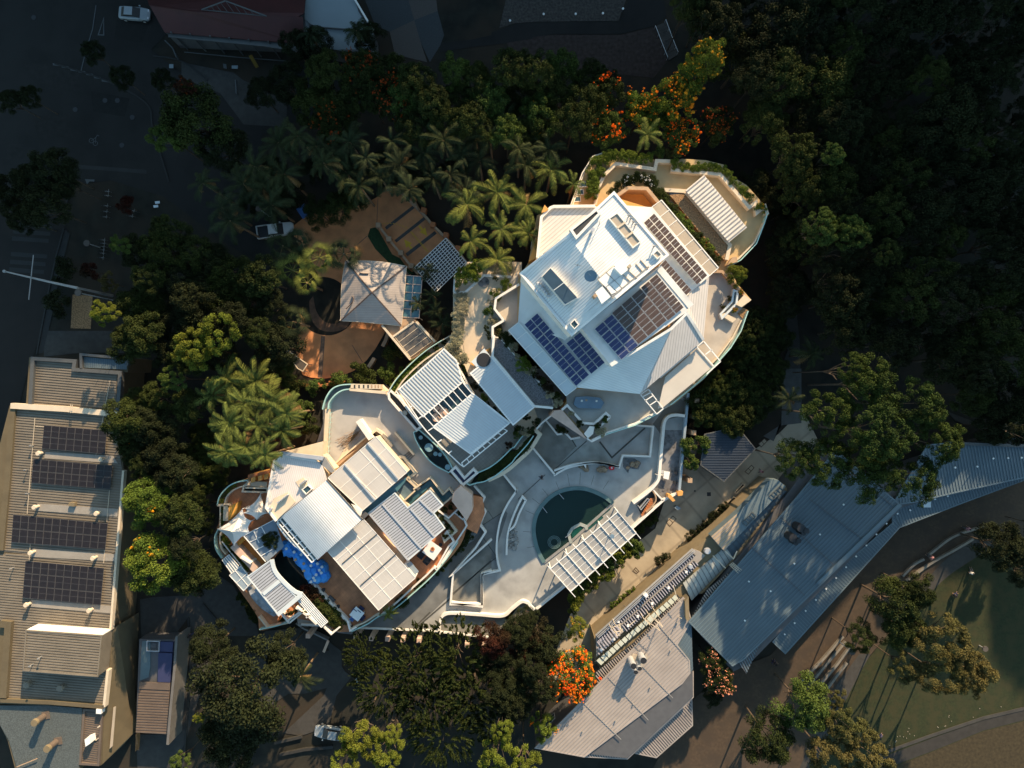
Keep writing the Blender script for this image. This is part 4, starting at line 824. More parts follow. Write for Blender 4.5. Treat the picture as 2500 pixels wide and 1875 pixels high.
mb = MB(); mb.strip(P3('d1180,860 1440,1165', 5.4), .25, 4.5); mb.build('divider_wall', M_cream, RT)
vflat('d1240,950 1380,1110 1290,1180 1150,1010', 4.75, M_conc, 'landing', .2, RT)
for i in range(4): vflat('d%d,%d %d,%d %d,%d %d,%d' % (1370+i*22, 1115+i*14, 1385+i*22, 1130+i*14, 1300+i*22, 1195+i*22, 1285+i*22, 1180+i*22), 4.7-.03*i, M_conc3, 'step', .15, RT)
vflat('d1200,1230 1260,1185 1460,1400 1370,1470', 5.0, M_teal, 'pond', .3, RT)
mb = MB(); mb.strip(P3('d1205,1225 1255,1190 1300,1200 1460,1410 1370,1485', 5.4), .35, 4.5); mb.build('planter_wall', M_cream, RT)
mb = MB(); mb.strip(P3('b880,800 1110,640 1280,870 1365,790 1430,880 1275,1010 1110,790 830,1040 750,960 900,820', 5.7), .2, 4); mb.build('channel_wall', M_cream, RT)
vflat('b900,830 1110,665 1270,890 1365,820 1410,880 1280,985 1110,760 820,1015 770,960', 5.0, mat('channel_water', (.045, .12, .155), .12, .2, .6), 'channel_water', .3, RT)
vflat('b640,830 780,690 940,800 745,950', 4.9, mat('pale_channel', (.12, .185, .235), .2, .2, .6), 'channel_water', .2, RT)
mb = MB(); mb.strip(P3('b790,640 960,800', 5.3), .5, 4.4); mb.strip(P3('b640,830 745,955', 5.5), .22, 4.5); mb.build('channel_wall', M_cream, RT)
t = thing('branch_pile', 'heap of cut branches and sticks on the sunlit end of the concrete terrace', 'branches', tagp('d600,940', 4.55))
rr = random.Random(5); mb = MB()
for i in range(60):
    c = P3('d%.0f,%.0f' % (rr.uniform(520, 680), 1000-rr.uniform(-25, 25)), 4.6)[0]; a = P3('d700,850', 4.6)[0]-P3('d500,1010', 4.6)[0]; a.normalize(); a.rotate(Matrix.Rotation(rr.gauss(0, .25), 3, 'Z')); c = P3('d600,930', 4.6)[0]+a*rr.uniform(-1.3, 1.3)+Vector((-a.y, a.x, 0))*rr.gauss(0, .32)
    z = rr.uniform(0, .35); mb.tube(c-a*rr.uniform(.4, 1)+Vector((0, 0, z)), c+a*rr.uniform(.4, 1)+Vector((0, 0, z+rr.uniform(0, .2))), .028, .012, 4, mi=rr.choice((0, 0, 1, 2)))
mb.build('sticks', [M_wood, L_dark, M_capst], t)
# ------------------------------------------------------------------ SMALL VILLA
SV = thing('small_villa', 'smaller villa with curved white roof, louvred canopies and terracotta terraces', 'villa', tagp('C1000,700'))
ZS = 4.5
def sflat(s, z, m, name='floor', th=.05): return vflat(s, z, m, name, th, SV)
out = smooth_px('C95,585 120,510 180,440 250,400 330,385')+' 335,345 500,310 520,230 590,185 910,85 985,330 1240,640 1600,330 1650,420 1750,380 1830,470 1890,450 1930,510 C2060,500 2050,760 '+smooth_px('C2030,700 1990,850 1900,980 1760,1120 1600,1260 1450,1400 1320,1450 1130,1555')+' 1030,1560 940,1500 700,1450 '+smooth_px('C650,1470 560,1510 430,1545 410,1450 350,1350 240,1190 140,1010 80,920 75,830 100,770')+' 120,600'
mb = MB(); mb.prism(P3(out, ZS-.1), 0); mb.build('wall', M_orange, SV)
mb = MB(); mb.prism(P3(out, ZS), th=.098); mb.build('floor', M_terratile, SV)
# parapets
for s, h, w, m in ((smooth_px('C95,580 115,510 175,440 245,403 330,388'), 1.0, .16, M_edge), (smooth_px('C150,580 165,520 210,470 270,440 300,435'), .8, .18, M_cream), ('C95,580 185,578 185,600', 1, .3, M_cream),
                   ('C330,390 338,420 300,430 290,475 480,480 480,450 310,445', 1.0, .22, M_cream), ('C170,580 165,700', 1.0, .9, M_cream), ('C118,590 118,760', .9, .15, M_cream),
                   (smooth_px('C100,770 75,830 85,920 130,990'), .9, .12, M_edge), (smooth_px('C130,770 115,830 125,910 160,960'), .9, .16, M_cream),
                   ('C215,890 390,1080', 1.6, .9, M_pink), ('C275,980 355,1030', 2.2, .25, M_white),
                   ('C130,860 330,1110', .9, .14, M_white),
                   (smooth_px('C420,1540 560,1510 650,1470 700,1450'), 1.0, .12, M_edge), ('C415,1440 480,1525 640,1490', .9, .18, M_cream),
                   (smooth_px('C1130,1555 1250,1500 1340,1440 1450,1390 1620,1250 1760,1120 1860,1000 1950,870'), .95, .12, M_edge), (smooth_px('C1120,1535 1240,1480 1335,1420 1330,1440'), .7, .18, M_cream),
                   (smooth_px('C1360,1430 1480,1330 1600,1220 1700,1130 1770,1060')+' 1790,1080 1930,860', .8, .2, M_white),
                   ('C830,1190 1110,1490', .9, .35, M_white), ('C750,1255 830,1190', .9, .2, M_white),
                   ('C1100,1470 1120,1550 1170,1520', 1.0, .2, M_white),
                   ('C2000,690 2020,740 1830,1030', .9, .2, M_white),
                   ('C1770,640 1870,690 1940,780 1850,860 1835,820 1890,790 1870,760 1800,670', .9, .3, M_cream), ('C1840,820 1870,780 1920,860 1880,900 1790,1060', .95, .22, M_white),
                   ('C1910,545 1965,600 1880,680 1800,620', 1.2, .2, M_white), ('C1930,640 1990,690 2030,650 1965,600', 1.0, .18, M_white)):
    mb = MB(); mb.strip(P3(s, ZS+h), w, ZS-.4); mb.build('parapet', m, SV)
sflat('C290,430 480,440 480,400 330,395', ZS+.7, M_cream, 'ledge', .6)
for i, x in enumerate((375, 428, 475)): sflat('C%d,%d %d,%d %d,%d %d,%d' % (x-18, 370-i*12, x+14, 358-i*12, x+14, 398-i*12, x-18, 408-i*12), ZS+1.2, M_orange, 'pier', 1)
sflat('C310,450 475,455 475,475 305,470', ZS+.6, M_soil, 'planting_bed', .3)
sflat('C185,590 260,555 245,640 180,700', ZS+1.3, M_yellow and mat('ochre_wall', (.72, .34, .06), .8, .12, .8), 'ochre_wall', 1.2)
sflat('C230,890 305,830 460,1020 390,1090', ZS+.06, mat('ochre_floor', (.58, .22, .045), .7, .15, .8), 'court_floor', .05)
sflat('C235,880 300,820 318,838 255,900', ZS+1.2, MATS['ochre_wall'], 'ochre_wall', 1.1)
# pond, black
sflat(smooth_px('C520,1010 550,1090 620,1170 700,1240 760,1255')+' 830,1185 620,930 590,925', ZS+.6, M_pond, 'pond', .5)
# painted blue rock waterfall
rk = random.Random(9)
for k in range(34):
    u = rk.random(); v = rk.random(); x = 610+u*300+v*20; y = 880+u*260-v*20+ (40 if u > .4 else 0)*rk.uniform(-1, 1.2)
    if u > .55: x = rk.uniform(790, 940); y = rk.uniform(1010, 1160)
    c = P3('C%.0f,%.0f' % (x, y), ZS)[0]; r = rk.uniform(.7, 1.25); n = 8; h = rk.uniform(.7, 1.5); mb = MB()
    top = [c+Vector((math.cos(j*2*math.pi/n)*r*.55*rk.uniform(.7, 1.2), math.sin(j*2*math.pi/n)*r*.55*rk.uniform(.7, 1.2), h)) for j in range(n)]
    mid = [c+Vector(((q.x-c.x)*1.5, (q.y-c.y)*1.5, h*.6)) for q in top]; bt = [Vector((q.x, q.y, ZS)) for q in mid]
    mb.add(top+mid+bt, [list(range(n))]+[[j+n*b_, j+n*b_+n, (j+1) % n+n*b_+n, (j+1) % n+n*b_] for b_ in range(2) for j in range(n)]); mb.build('painted_rock', M_bluerock, SV)
for k, (x, y) in enumerate(((700, 1000), (765, 1030), (765, 1085), (870, 1030), (885, 1080), (905, 1055), (860, 1115), (850, 1160), (630, 915), (690, 940), (820, 1045), (820, 1170), (745, 960), (900, 1100), (840, 1140))):
    c = P3('C%d,%d' % (x, y), ZS+1.55)[0]; MB().disc(c, .22, .12, 5, rot=k).build('pale_rock', M_capst if k < 3 else M_bluewhite, SV)
# roofs
sw = 'C540,260 600,195 860,240 940,390 1215,690 870,1000 590,670 475,590 525,240'
mb = MB(); mb.prism(P3('C535,235 600,192 860,238 950,340 940,385 1210,690 870,995 600,680 555,700 470,590', 8.2), ZS); mb.build('wall', M_cream, SV)
roof(SV, 'C533,240 598,195 860,238 905,260 940,385 590,660 550,702 472,600', 9.0, M_roofpink)
mb = MB(); mb.strip(P3('C860,238 598,195 533,240 472,600 550,702', 9.3), .3, 8.7); mb.build('roof_edge', M_white, SV)
sflat('C560,180 590,165 920,205 905,235 860,228 600,190', 9.6, M_alu, 'box_gutter', .5); sflat('C905,235 925,210 1000,320 975,330 880,250', 9.0, M_mgrey, 'box_gutter', .8)
sflat('C575,178 912,88 912,190 1000,300 985,335 925,215 905,205 600,168', 7.6, M_cream, 'ledge', 2.5)
sflat('C490,620 560,690 700,555 640,480 530,530', 9.1, M_cream, 'flat_patch', .06)
# curved white roof: strips that fall toward the lower left
A_ = P3('C590,665 940,385 1215,690 870,1000', 0); pr = [(i/16, 8.7+1.5*math.sin(math.pi/2*min(1, i/16*1.6))) for i in range(17)]
qa = PX('C590,668 940,385 1215,690 870,1000')
def qpt(u, v, z):
    a = Vector(qa[0]).lerp(Vector(qa[1]), u); b = Vector(qa[3]).lerp(Vector(qa[2]), u); c = a.lerp(b, v); return W(c.x, c.y, z)
mb = MB()
vs = [qpt(u, v, z) for u, z in pr for v in (0, 1)]; n = len(pr)
lo = [Vector((p.x, p.y, p.z-.3)) for p in vs]
mb.add(vs+lo, [[2*i, 2*i+1, 2*i+3, 2*i+2] for i in range(n-1)]+[[2*i, 2*i+2, 2*i+2+2*n, 2*i+2*n] for i in range(n-1)]+[[2*i+1, 2*i+1+2*n, 2*i+3+2*n, 2*i+3] for i in range(n-1)]+[[0, 2*n, 2*n+1, 1], [2*n-2, 2*n-1, 4*n-1, 4*n-2]])
mb.build('roof', M_rooffine2, SV)
mb = MB(); p = [qpt(1, 0, 10.22), qpt(1, 1, 10.22)]; mb.bar(p[0], p[1], .15, .05); mb.build('gutter', M_dgrey, SV)
def louvre(s, z, dirs, sp, name='louvre_canopy', w=.26, frame=.16):
    f_ = MB(); p = P3(s, z); f_.strip([q+Vector((0, 0, .1)) for q in p], frame, z-.15, closed=True); o = f_.build(name, M_bluewhite, SV)
    a, b = P3(dirs, z)[:2]; n_ = 0
    for (q, r) in clip_lines(p, (b-a), sp):
        if n_ > 95: break
        mb = MB(); mb.bar(q, r, w, .05); mb.build('blade', M_blade, o); n_ += 1
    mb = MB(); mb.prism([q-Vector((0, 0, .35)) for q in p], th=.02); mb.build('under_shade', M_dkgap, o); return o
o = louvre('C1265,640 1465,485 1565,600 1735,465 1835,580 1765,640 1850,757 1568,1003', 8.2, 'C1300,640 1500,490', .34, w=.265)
mb = MB()
for s in ('C1370,570 1670,915', 'C1585,605 1770,820', 'C1660,540 1760,640', 'C1265,640 1568,1003'): p = P3(s, 8.32); mb.bar(p[0], p[1], .22, .08)
mb.build('louvre_track', M_blade, o)
o = louvre('C330,1130 505,1005 530,1090 600,1180 705,1285 565,1420', 7.6, 'C350,1130 500,1010', .36, w=.28)
mb = MB(); p = P3('C450,1265 575,1165', 7.72); mb.bar(p[0], p[1], .5, .06); p = P3('C560,1425 750,1265', 7.72); mb.bar(p[0], p[1], .6, .06); mb.strip(P3(smooth_px('C515,1000 540,1090 610,1175 690,1245 750,1268'), 7.75), .5, 7.5); mb.build('louvre_track', M_bluewhite, o)
# translucent roofs
for s, z, nu, nv, fine in (('C950,370 1320,50 1560,325 1215,622', 9.2, 3, 3, 3), ('C945,932 1228,690 1625,1140 1340,1390', 8.8, 3, 6, 3)):
    mb = MB(); mb.prism(P3(s, z), th=.06); o = mb.build('translucent_roof', M_poly, SV)
    mb = MB(); gridbars(mb, s, z, nu, nv, .09, .04); mb.build('roof_bar', M_white, o)
    mb = MB(); gridbars(mb, s, z-.015, nu*fine, nv*2, .05, .022, edge=False); mb.build('roof_lath', mat('lath', (.56, .53, .49), .6, .05) if 'lath' not in MATS else MATS['lath'], o)
mb = MB()
for s in ('C1080,265 1310,535', 'C1255,100 1490,375'): p = P3(s, 9.27); mb = MB(); mb.bar(p[0], p[1], .18, .22); mb.build('roof_channel', M_alu, SV)
mb = MB()
for s in ('C1060,1030 1330,800', 'C1200,1200 1480,950'): p = P3(s, 8.87); mb = MB(); mb.bar(p[0], p[1], .10, .06); mb.build('roof_channel', M_dkgap, SV)
mb = MB(); mb.prism(P3('C950,370 1320,50 1560,325 1215,622', 8.2), ZS); mb.build('wall', M_cream, SV)
mb = MB(); mb.prism(P3('C970,930 1228,710 1610,1140 1335,1370', 7.9), ZS); mb.build('wall', M_cream, SV)
sflat('C1000,260 1020,285 1170,150 1135,170', 5.2, M_capst, 'ledge', .5)
sflat('C1130,570 1180,590 1215,620 1205,660 1190,660', 9.5, M_white, 'flashing', .1); sflat('C1190,650 1225,690 1260,655 1225,620', 8.9, M_dgrey, 'gutter_box', .4)
sflat('C1225,620 1450,430 1560,360 1545,400 1480,480 1240,670', 7.6, M_teal, 'glass_roof', .1)
# slatted white strip beside the curved roof
st = 'C560,705 602,672 868,985 826,1020'
sflat(st, 7.3, M_teal, 'glass_strip', .05); mb = MB(); gridbars(mb, st, 8.3, 1, 7, .12, .12); p = P3('C581,690 847,1003', 8.3); mb.bar(p[0], p[1], .16, .12); mb.strip(P3(smooth_px('C555,715 600,790 660,860 740,930 800,975'), 8.0), .18, 5); mb.build('slat_frame', M_wmetal, SV)
# glass canopies
for k, (s, n_, mm, z) in enumerate((('C135,1003 187,960 372,1178 302,1240', 4, 1, 5.6), ('C705,1300 757,1258 950,1478 900,1522', 5, 2, 7.2), ('C300,812 535,692 600,1000 485,980', 0, 0, 6.8))):
    if n_:
        mb = MB(); mb.prism(P3(s, z), th=.05); o = mb.build('glass_canopy', M_polyblue, SV); mb = MB(); gridbars(mb, 'P'+' '.join('%.1f,%.1f' % p for p in [PX(s)[0], PX(s)[3], PX(s)[2], PX(s)[1]]), z+.0, n_ if False else mm, n_, .08, .06); mb.build('canopy_bar', M_wmetal, o)
mb = MB(); mb.prism(P3('C190,1120 280,1050 370,1165 300,1240', 5.75), th=.05); o = mb.build('glass_canopy', M_polyblue, SV); mb = MB(); gridbars(mb, 'C190,1120 280,1050 370,1165 300,1240', 5.76, 2, 2, .08, .06); mb.build('canopy_bar', M_wmetal, o)
gp = 'C300,815 540,690 600,830 640,900 490,1005 470,1010'
sflat('C300,815 540,690 610,900 480,1015', 6.7, mat('grey_canopy', (.20, .25, .31), .3, .12, .5, alpha=.9), 'glass_canopy'); mb = MB()
for s in ('C300,815 540,690', 'C300,815 470,1015', 'C375,770 420,870', 'C435,740 500,860', 'C345,865 440,820', 'C395,925 480,880', 'C435,970 520,920'): p = P3(s, 6.75); mb.bar(p[0], p[1], .1, .08)
mb.build('canopy_bar', M_wmetal, SV)
mb = MB()
for s in ('C640,1470 740,1400 800,1440 860,1500', 'C740,1400 700,1370', 'C590,1420 650,1490', 'C650,1490 760,1400', 'C920,1520 975,1575 1040,1520', 'C780,1450 830,1400'): mb.strip(P3(s, 5.9), .22, 4)
mb.build('frame_wall', M_white, SV)
sflat(smooth_px('C330,1215 360,1290 430,1370 530,1440')+' 570,1420 '+smooth_px('C550,1400 450,1310 390,1240 370,1200'), 5.2, mat('marbled_grey', (.27, .29, .31), .6, .5, 1.5), 'curved_ledge', .4)
sflat('C380,1235 400,1215 540,1390 520,1410', 5.8, M_polyblue, 'glass_strip', .05)
sflat('C1920,480 1975,430 2060,500 2065,620 2020,700 1905,545', 7.5, M_pink, 'flat_roof', 3)
sflat('C2055,500 2140,520 2160,640 2100,800 2020,760 2030,690', ZS+.02, M_terratile, 'floor', 2)
sflat('C1545,1035 1590,1015 1650,1090 1620,1120', 7.4, M_polyblue, 'glass_strip', .05)
mb = MB(); mb.strip(P3('C1540,1030 1625,1135', 7.5), .2, 5); mb.build('frame_wall', M_white, SV)
# tents
def tent(s, apex, za, zb, label):
    p = P3(s, zb); a = P3(apex, za)[0]; mb = MB(); n = len(p); N_ = 6; vs = [a]; fs = []
    for j in range(1, N_+1):
        t_ = j/N_; prof = t_**.6
        for i in range(n*4):
            k = i//4; f = (i % 4)/4; e = p[k].lerp(p[(k+1) % n], f); sag = math.sin(math.pi*f)*.16; ctr = (a.x, a.y)
            e = Vector((e.x+(a.x-e.x)*sag, e.y+(a.y-e.y)*sag, e.z+sag*.5)); q = Vector((a.x+(e.x-a.x)*t_, a.y+(e.y-a.y)*t_, a.z+(e.z-a.z)*prof)); vs.append(q)
    m = n*4
    for i in range(m): fs.append([0, 1+i, 1+(i+1) % m])
    for j in range(N_-1):
        for i in range(m): fs.append([1+j*m+i, 1+(j+1)*m+i, 1+(j+1)*m+(i+1) % m, 1+j*m+(i+1) % m])
    mb.add(vs, fs); t = thing('tent', label, 'tent', (a.x, a.y, ZS), 'peaked white tents on the small villa'); mb.build('canopy', M_tent, t)
    for q in p: MB().tube((q.x, q.y, ZS), q, .05).build('pole', M_wmetal, t)
tent('C98,765 290,608 360,700 345,790 225,890', 'C205,785', 8.6, 6.8, 'larger peaked white tent canopy at the left corner of the small villa')
tent('C315,605 430,492 475,600 480,640 400,690 300,640', 'C398,635', 8.9, 7.0, 'smaller peaked white tent canopy touching the villa roof')
# roof equipment
for x, y in ((765, 400), (610, 525)):
    for k in range(7):
        u = (k-3)/3; c = P3('C%.0f,%.0f' % (x+u*20*(1 if x > 700 else 1.8), y-u*16*(1 if x > 700 else 1.8)), 9.1)[0]; MB().tube(c, c+Vector((0, 0, .65)), .12, .1, 8).build('roof_vent', M_alu, SV)
c = P3('C518,602', 9.1)[0]; mb = MB(); mb.tube(c, c+Vector((0, 0, .6)), .14); mb.disc(c+Vector((0, 0, .6)), .22, .15, 10); mb.build('roof_vent', M_alu, SV)
well_p = SV
mb = MB(); mb.strip(P3('C750,460 795,425 825,455 780,495', 9.4), .12, 9, closed=True); f = mb.build('skylight', M_white, SV); MB().prism(P3('C750,460 795,425 825,455 780,495', 9.25), th=.04).build('pane', M_glass, f)
sflat('C700,400 760,365 800,430 745,470', 9.06, M_cream, 'flat_patch', .05)
# furniture
def table(s, z, label, m, sz=(.95, .95), rz=.7):
    c = P3(s, z)[0]; t = thing('table', label, 'table', c, None, rz); mb = MB()
    MB().prism([c+Matrix.Rotation(rz, 3, 'Z') @ Vector((x*sz[0], y*sz[1], .76)) for x, y in ((-1, -1), (1, -1), (1, 1), (-1, 1))], th=.05).build('tabletop', m, t)
    for x, y in ((-1, -1), (1, -1), (1, 1), (-1, 1)): q = c+Matrix.Rotation(rz, 3, 'Z') @ Vector((x*sz[0]*.85, y*sz[1]*.85, 0)); MB().tube(q, q+Vector((0, 0, .71)), .035).build('leg', M_wmetal, t)
    return t
table('C1758,918', ZS, 'white square table with a bowl on the terracotta terrace beside the louvred roof', M_wmetal, (1.0, 1.0), .95)
mb = MB(); c = P3('C1758,918', ZS+.76)[0]; mb.tube(c, c+Vector((0, 0, .12)), .15, .3, 12); mb.tube(c+Vector((.05, .25, 0)), c+Vector((.05, .25, .25)), .08); tag(mb.build('bowl', [M_brickpier]), 'reddish bowl in the middle of the white square table', 'bowl')
table('h1240,800', ZS, 'white square table on the sunlit end of the tiled terrace', M_wmetal, (.75, .75), .9)
def lounge(s, z, label, m, rz, big=1.0, grp=None):
    c = P3(s, z)[0]; t = thing('armchair', label, 'chair', c, grp, rz); R_ = Matrix.Rotation(rz, 3, 'Z'); k = big
    def bx(x0, x1, y0, y1, z0, z1, nm): MB().prism([c+R_ @ Vector((x, y, z1)) for x, y in ((x0*k, y0*k), (x1*k, y0*k), (x1*k, y1*k), (x0*k, y1*k))], th=z1-z0).build(nm, m, t)
    bx(-.4, .4, -.38, .35, .15, .42, 'seat'); bx(-.42, .42, .352, .48, .15, .8, 'backrest'); bx(-.52, -.403, -.38, .48, .1, .6, 'armrest'); bx(.403, .52, -.38, .48, .1, .6, 'armrest')
lounge('C1676,958', ZS, 'black armchair nearest the louvred roof', M_black, .9, 1.0, 'black armchairs by the white table'); lounge('C1716,1000', ZS, 'black armchair further from the louvred roof, below the other', M_black, 4.0, 1.0, 'black armchairs by the white table')
for k, (x, y) in enumerate(((1180, 870), (1290, 740), (1300, 860), (1200, 770))): lounge('h%d,%d' % (x, y), ZS, ['blue', 'blue', 'blue', 'blue'][k]+' chair at the %s side of the white table on the tiled terrace' % ['lower', 'upper right', 'lower right', 'upper left'][k], M_navy if k else M_blue, k*1.57+.9, .7, 'blue chairs round the terrace table')
lounge('h880,620', ZS, 'dark grey armchair against the white wall of the hedge bed', M_dgrey, 2.4)
for k, (s, l) in enumerate((('h975,715', 'small black pot on the tiles below the grey armchair'), ('h780,490', 'dark round pot by the white wall at the end of the blue rocks'), ('h1160,990', 'round white-rimmed pot at the bottom tip of the tiled terrace'), ('b1250,1540', 'dark round pot in the corner under the louvred roof'))):
    c = P3(s, ZS)[0]; mb = MB(); mb.tube(c, c+Vector((0, 0, .45)), .2, .28, 12); mb.disc(c+Vector((0, 0, .42)), .23, .02, 10, mi=1); tag(mb.build('pot', [M_black, M_soil]), l, 'pot')
mb = MB(); mb.strip(P3('e0,0 1,1', 0), .01, 0) if False else None
t = thing('covered_table', 'long table under a slate blue cover on the main villa terrace', 'table', tagp('D1070,100', ZT))
mb = MB(); top = P3('D965,60 1055,55 1150,65 1185,105 1160,150 1060,148 985,145 950,120', ZT+.75); mb.prism(top, ZT+.06); mb.build('cover', M_bluecover, t)
for x, y, m in ((1012, 90, M_white), (1048, 86, M_capst), (1126, 92, M_white)): MB().disc(P3('D%d,%d' % (x, y), ZT+.75)[0], .18, .05, 4, rot=.7).build('weight', m, t)

# ------------------------------------------------------------------ FORECOURT PAVILION, GLASS CANOPY, LINK, GRID
PV = thing('pavilion', 'pavilion with pale square tent-like hip roof and dark ridges on the forecourt', 'pavilion', tagp('A970,830'))
ze, za = 4.6, 6.6
edge = smooth_px('A770,588 890,590 1060,600 1237,632')+' '+smooth_px('A1237,632 1228,780 1215,940 1200,1090')+' '+smooth_px('A1200,1090 1040,1075 890,1060 733,1052')+' '+smooth_px('A733,1052 735,900 745,740 770,588')
ep = P3(edge, ze); ap = P3('A974,835', za)[0]; mb = MB(); n = len(ep); fs = []
mid = [Vector((q.x*.5+ap.x*.5, q.y*.5+ap.y*.5, ze+(za-ze)*.42)) for q in ep]
mb.add([ap]+mid+ep, [[0, 1+i, 1+(i+1) % n] for i in range(n)]+[[1+i, 1+n+i, 1+n+(i+1) % n, 1+(i+1) % n] for i in range(n)]); mb.build('roof', M_pavroof, PV)
for s in ('A770,588', 'A1237,632', 'A1200,1090', 'A733,1052'):
    e = P3(s, ze+.04)[0]; m_ = Vector((e.x*.5+ap.x*.5, e.y*.5+ap.y*.5, ze+(za-ze)*.42+.05)); mb = MB(); mb.bar(e, m_, .16, .05); mb.bar(m_, ap+Vector((0, 0, .04)), .16, .05); mb.build('ridge', M_ridge, PV)
    q = e*.9+Vector((ap.x, ap.y, e.z))*.1; MB().tube((q.x, q.y, 0), (q.x, q.y, ze), .15).build('post', M_pink, PV)
mb = MB(); mb.strip(ep, .12, ze-.12); mb.build('fascia', M_cream, PV)
mb = MB()
for s in ('A875,680 905,687 945,688', 'A815,860 828,880 815,915 770,960'): mb.strip(P3(smooth_px(s, 4), ze+.95), .05, ze+.6)
mb.build('fallen_twig', M_ridge, PV)
GC = thing('glass_canopy', 'teal glass canopy of ten panes between the pavilion and the palm bed', 'canopy', tagp('A1285,865'))
s = 'A1228,702 1362,712 1338,1032 1207,1024'; MB().prism(P3(s, 4.0), th=.05).build('glass', M_teal, GC)
mb = MB(); gridbars(mb, s, 4.0, 2, 5, .1, .1); mb.build('frame', M_pink, GC)
for q in P3('A1232,708 1355,718 1333,1026 1212,1018', 4): MB().tube((q.x, q.y, 0), q, .06).build('post', M_wmetal, GC)
LK = thing('link_building', 'cream link corridor with a skylight of four dark panes below the pavilion', 'building', tagp('A1270,1200'))
MB().prism(P3('A1045,1085 1200,1025 1300,1035 1345,1100 1470,1215 1270,1360', 4.0), 0).build('wall', M_capst, LK)
mb = MB(); mb.strip(P3('A1050,1088 1270,1352', 4.4), .3, 4); mb.strip(P3('A1315,1060 1460,1215', 4.4), .3, 4); mb.strip(P3('A1135,1175 1295,1060', 4.4), .25, 4); mb.build('coping', M_cream, LK)
s = 'A1152,1180 1300,1065 1432,1215 1270,1332'; f = MB().prism(P3(s, 4.2), th=.05).build('skylight', mat('brown_glass', (.11, .10, .09), .2, .15), LK)
mb = MB(); gridbars(mb, s, 4.2, 1, 4, .07, .06); mb.build('bar', M_cream, f)
GR = thing('pergola_grid', 'white square lattice over the lower end of the car ramp', 'pergola', tagp('A1500,620'))
s = 'A1545,415 1700,600 1468,832 1303,642'
MB().prism(P3(s, .3), 0).build('dark_base', M_black, GR)
mb = MB(); gridbars(mb, s, 2.6, 12, 12, .075, .12); mb.build('lattice', M_wmetal, GR)
for k, (s, l) in enumerate(((smooth_px('A1080,30 1130,30 1200,60 1270,130 1380,240 1440,310 1540,410 1640,520 1700,600'), 'long curved terracotta wall with piers on the outer side of the car ramp'),
                        ('A1025,320 1110,430 1200,540 1290,650 1330,690', 'shorter straight wall with piers between the car ramp and the lawn strip'),
                        (smooth_px('A355,1522 430,1545 550,1555 670,1535 760,1515'), 'low curved terracotta wall under the round end of the forecourt'))):
    t = thing('garden_wall', l, 'wall', tagp(s), 'piered terracotta garden walls'); mb = MB(); mb.strip(P3(s, 1.0), .35, 0); mb.build('wall_run', M_capst if k < 2 else M_brickpier, t)
    for (x, y) in (((1165, 60), (1300, 125), (1380, 215), (1450, 325), (1550, 405), (1640, 505)), ((1035, 330), (1115, 435), (1205, 540), (1285, 640)), ((440, 1545), (555, 1553), (680, 1532)))[k]:
        MB().disc(P3('A%d,%d' % (x, y), 0)[0], .5, 1.35, 4, rot=.6+.2*k).build('pier', M_brickpier if k != 1 else M_capst, t)
for k, (s, l) in enumerate((('A1095,1150 1080,1200 1055,1250', 'short ochre wall piece beside the link corridor'), ('A990,1340 965,1380 945,1410', 'short ochre wall piece half hidden in the shrubs right of the round forecourt'))):
    mb = MB(); mb.strip(P3(s, 1.2), .5, 0); tag(mb.build('garden_wall', M_capst), l, 'wall', 'short garden wall pieces')
for k, (s, l, m, h) in enumerate((('A392,192 450,152 500,225 440,262', 'blue tarpaulin shelter beside the trees above the pickup truck', M_blue, 2.2), ('A312,1295 330,1285 475,1388 440,1442 400,1420', 'small pale flat-roofed shelter at the lower left edge of the round forecourt', M_chk2, 2.3))):
    t = thing('shelter', l, 'shelter', tagp(s)); MB().prism(P3(s, h), th=.08).build('roof', m, t)
    mb = MB(); mb.strip([q for q in P3(s, h+.05)], .12, h-.1, closed=True); mb.build('fascia', m if k == 0 else M_cream, t)
    for q in P3(s, h)[:4]: MB().tube((q.x, q.y, 0), q, .05).build('post', M_dgrey, t)

# ------------------------------------------------------------------ LEFT HALL
LH = thing('long_hall', 'long khaki corrugated hall with four solar arrays at the left edge', 'building', tagp('F480,900'))
Z6 = 6.1
mb = MB(); mb.prism(P3('F225,70 590,95 575,160 620,160 620,45 1000,78 985,185 935,185 905,480 905,500 955,945 900,1659 G855,600 835,900 805,1190 P-30,1717 -30,1200 F75,440 200,440', Z6-.05), 0); mb.build('wall', M_walll, LH)
def hroof(s, z, name='roof', sp=.36): return roof(LH, s, z, M_roofld, .1, ribs=('F100,470 890,540', sp, .2, .07, M_roofl), name=name)
hroof('F255,95 560,110 560,175 905,195 890,470 235,435', Z6); hroof('F135,470 885,520 945,945 890,1659 -60,1560 60,1100', Z6)
hroof('G-60,10 885,0 850,590 300,545 205,600 185,905 755,950 825,890 800,1180 60,1115 110,550 -60,520', Z6)
mb = MB(); p = P3('F630,65 980,98 975,165 630,150', Z6+.05); mb.prism(p, th=.08); mats_ = [M_roofblue, M_roofblueh]
for q, r in clip_lines(p, (P3('F630,65 630,150')[1]-P3('F630,65')[0]), .3): mb.bar(q, r, .1, .04, 1)
mb.build('roof', mats_, LH)
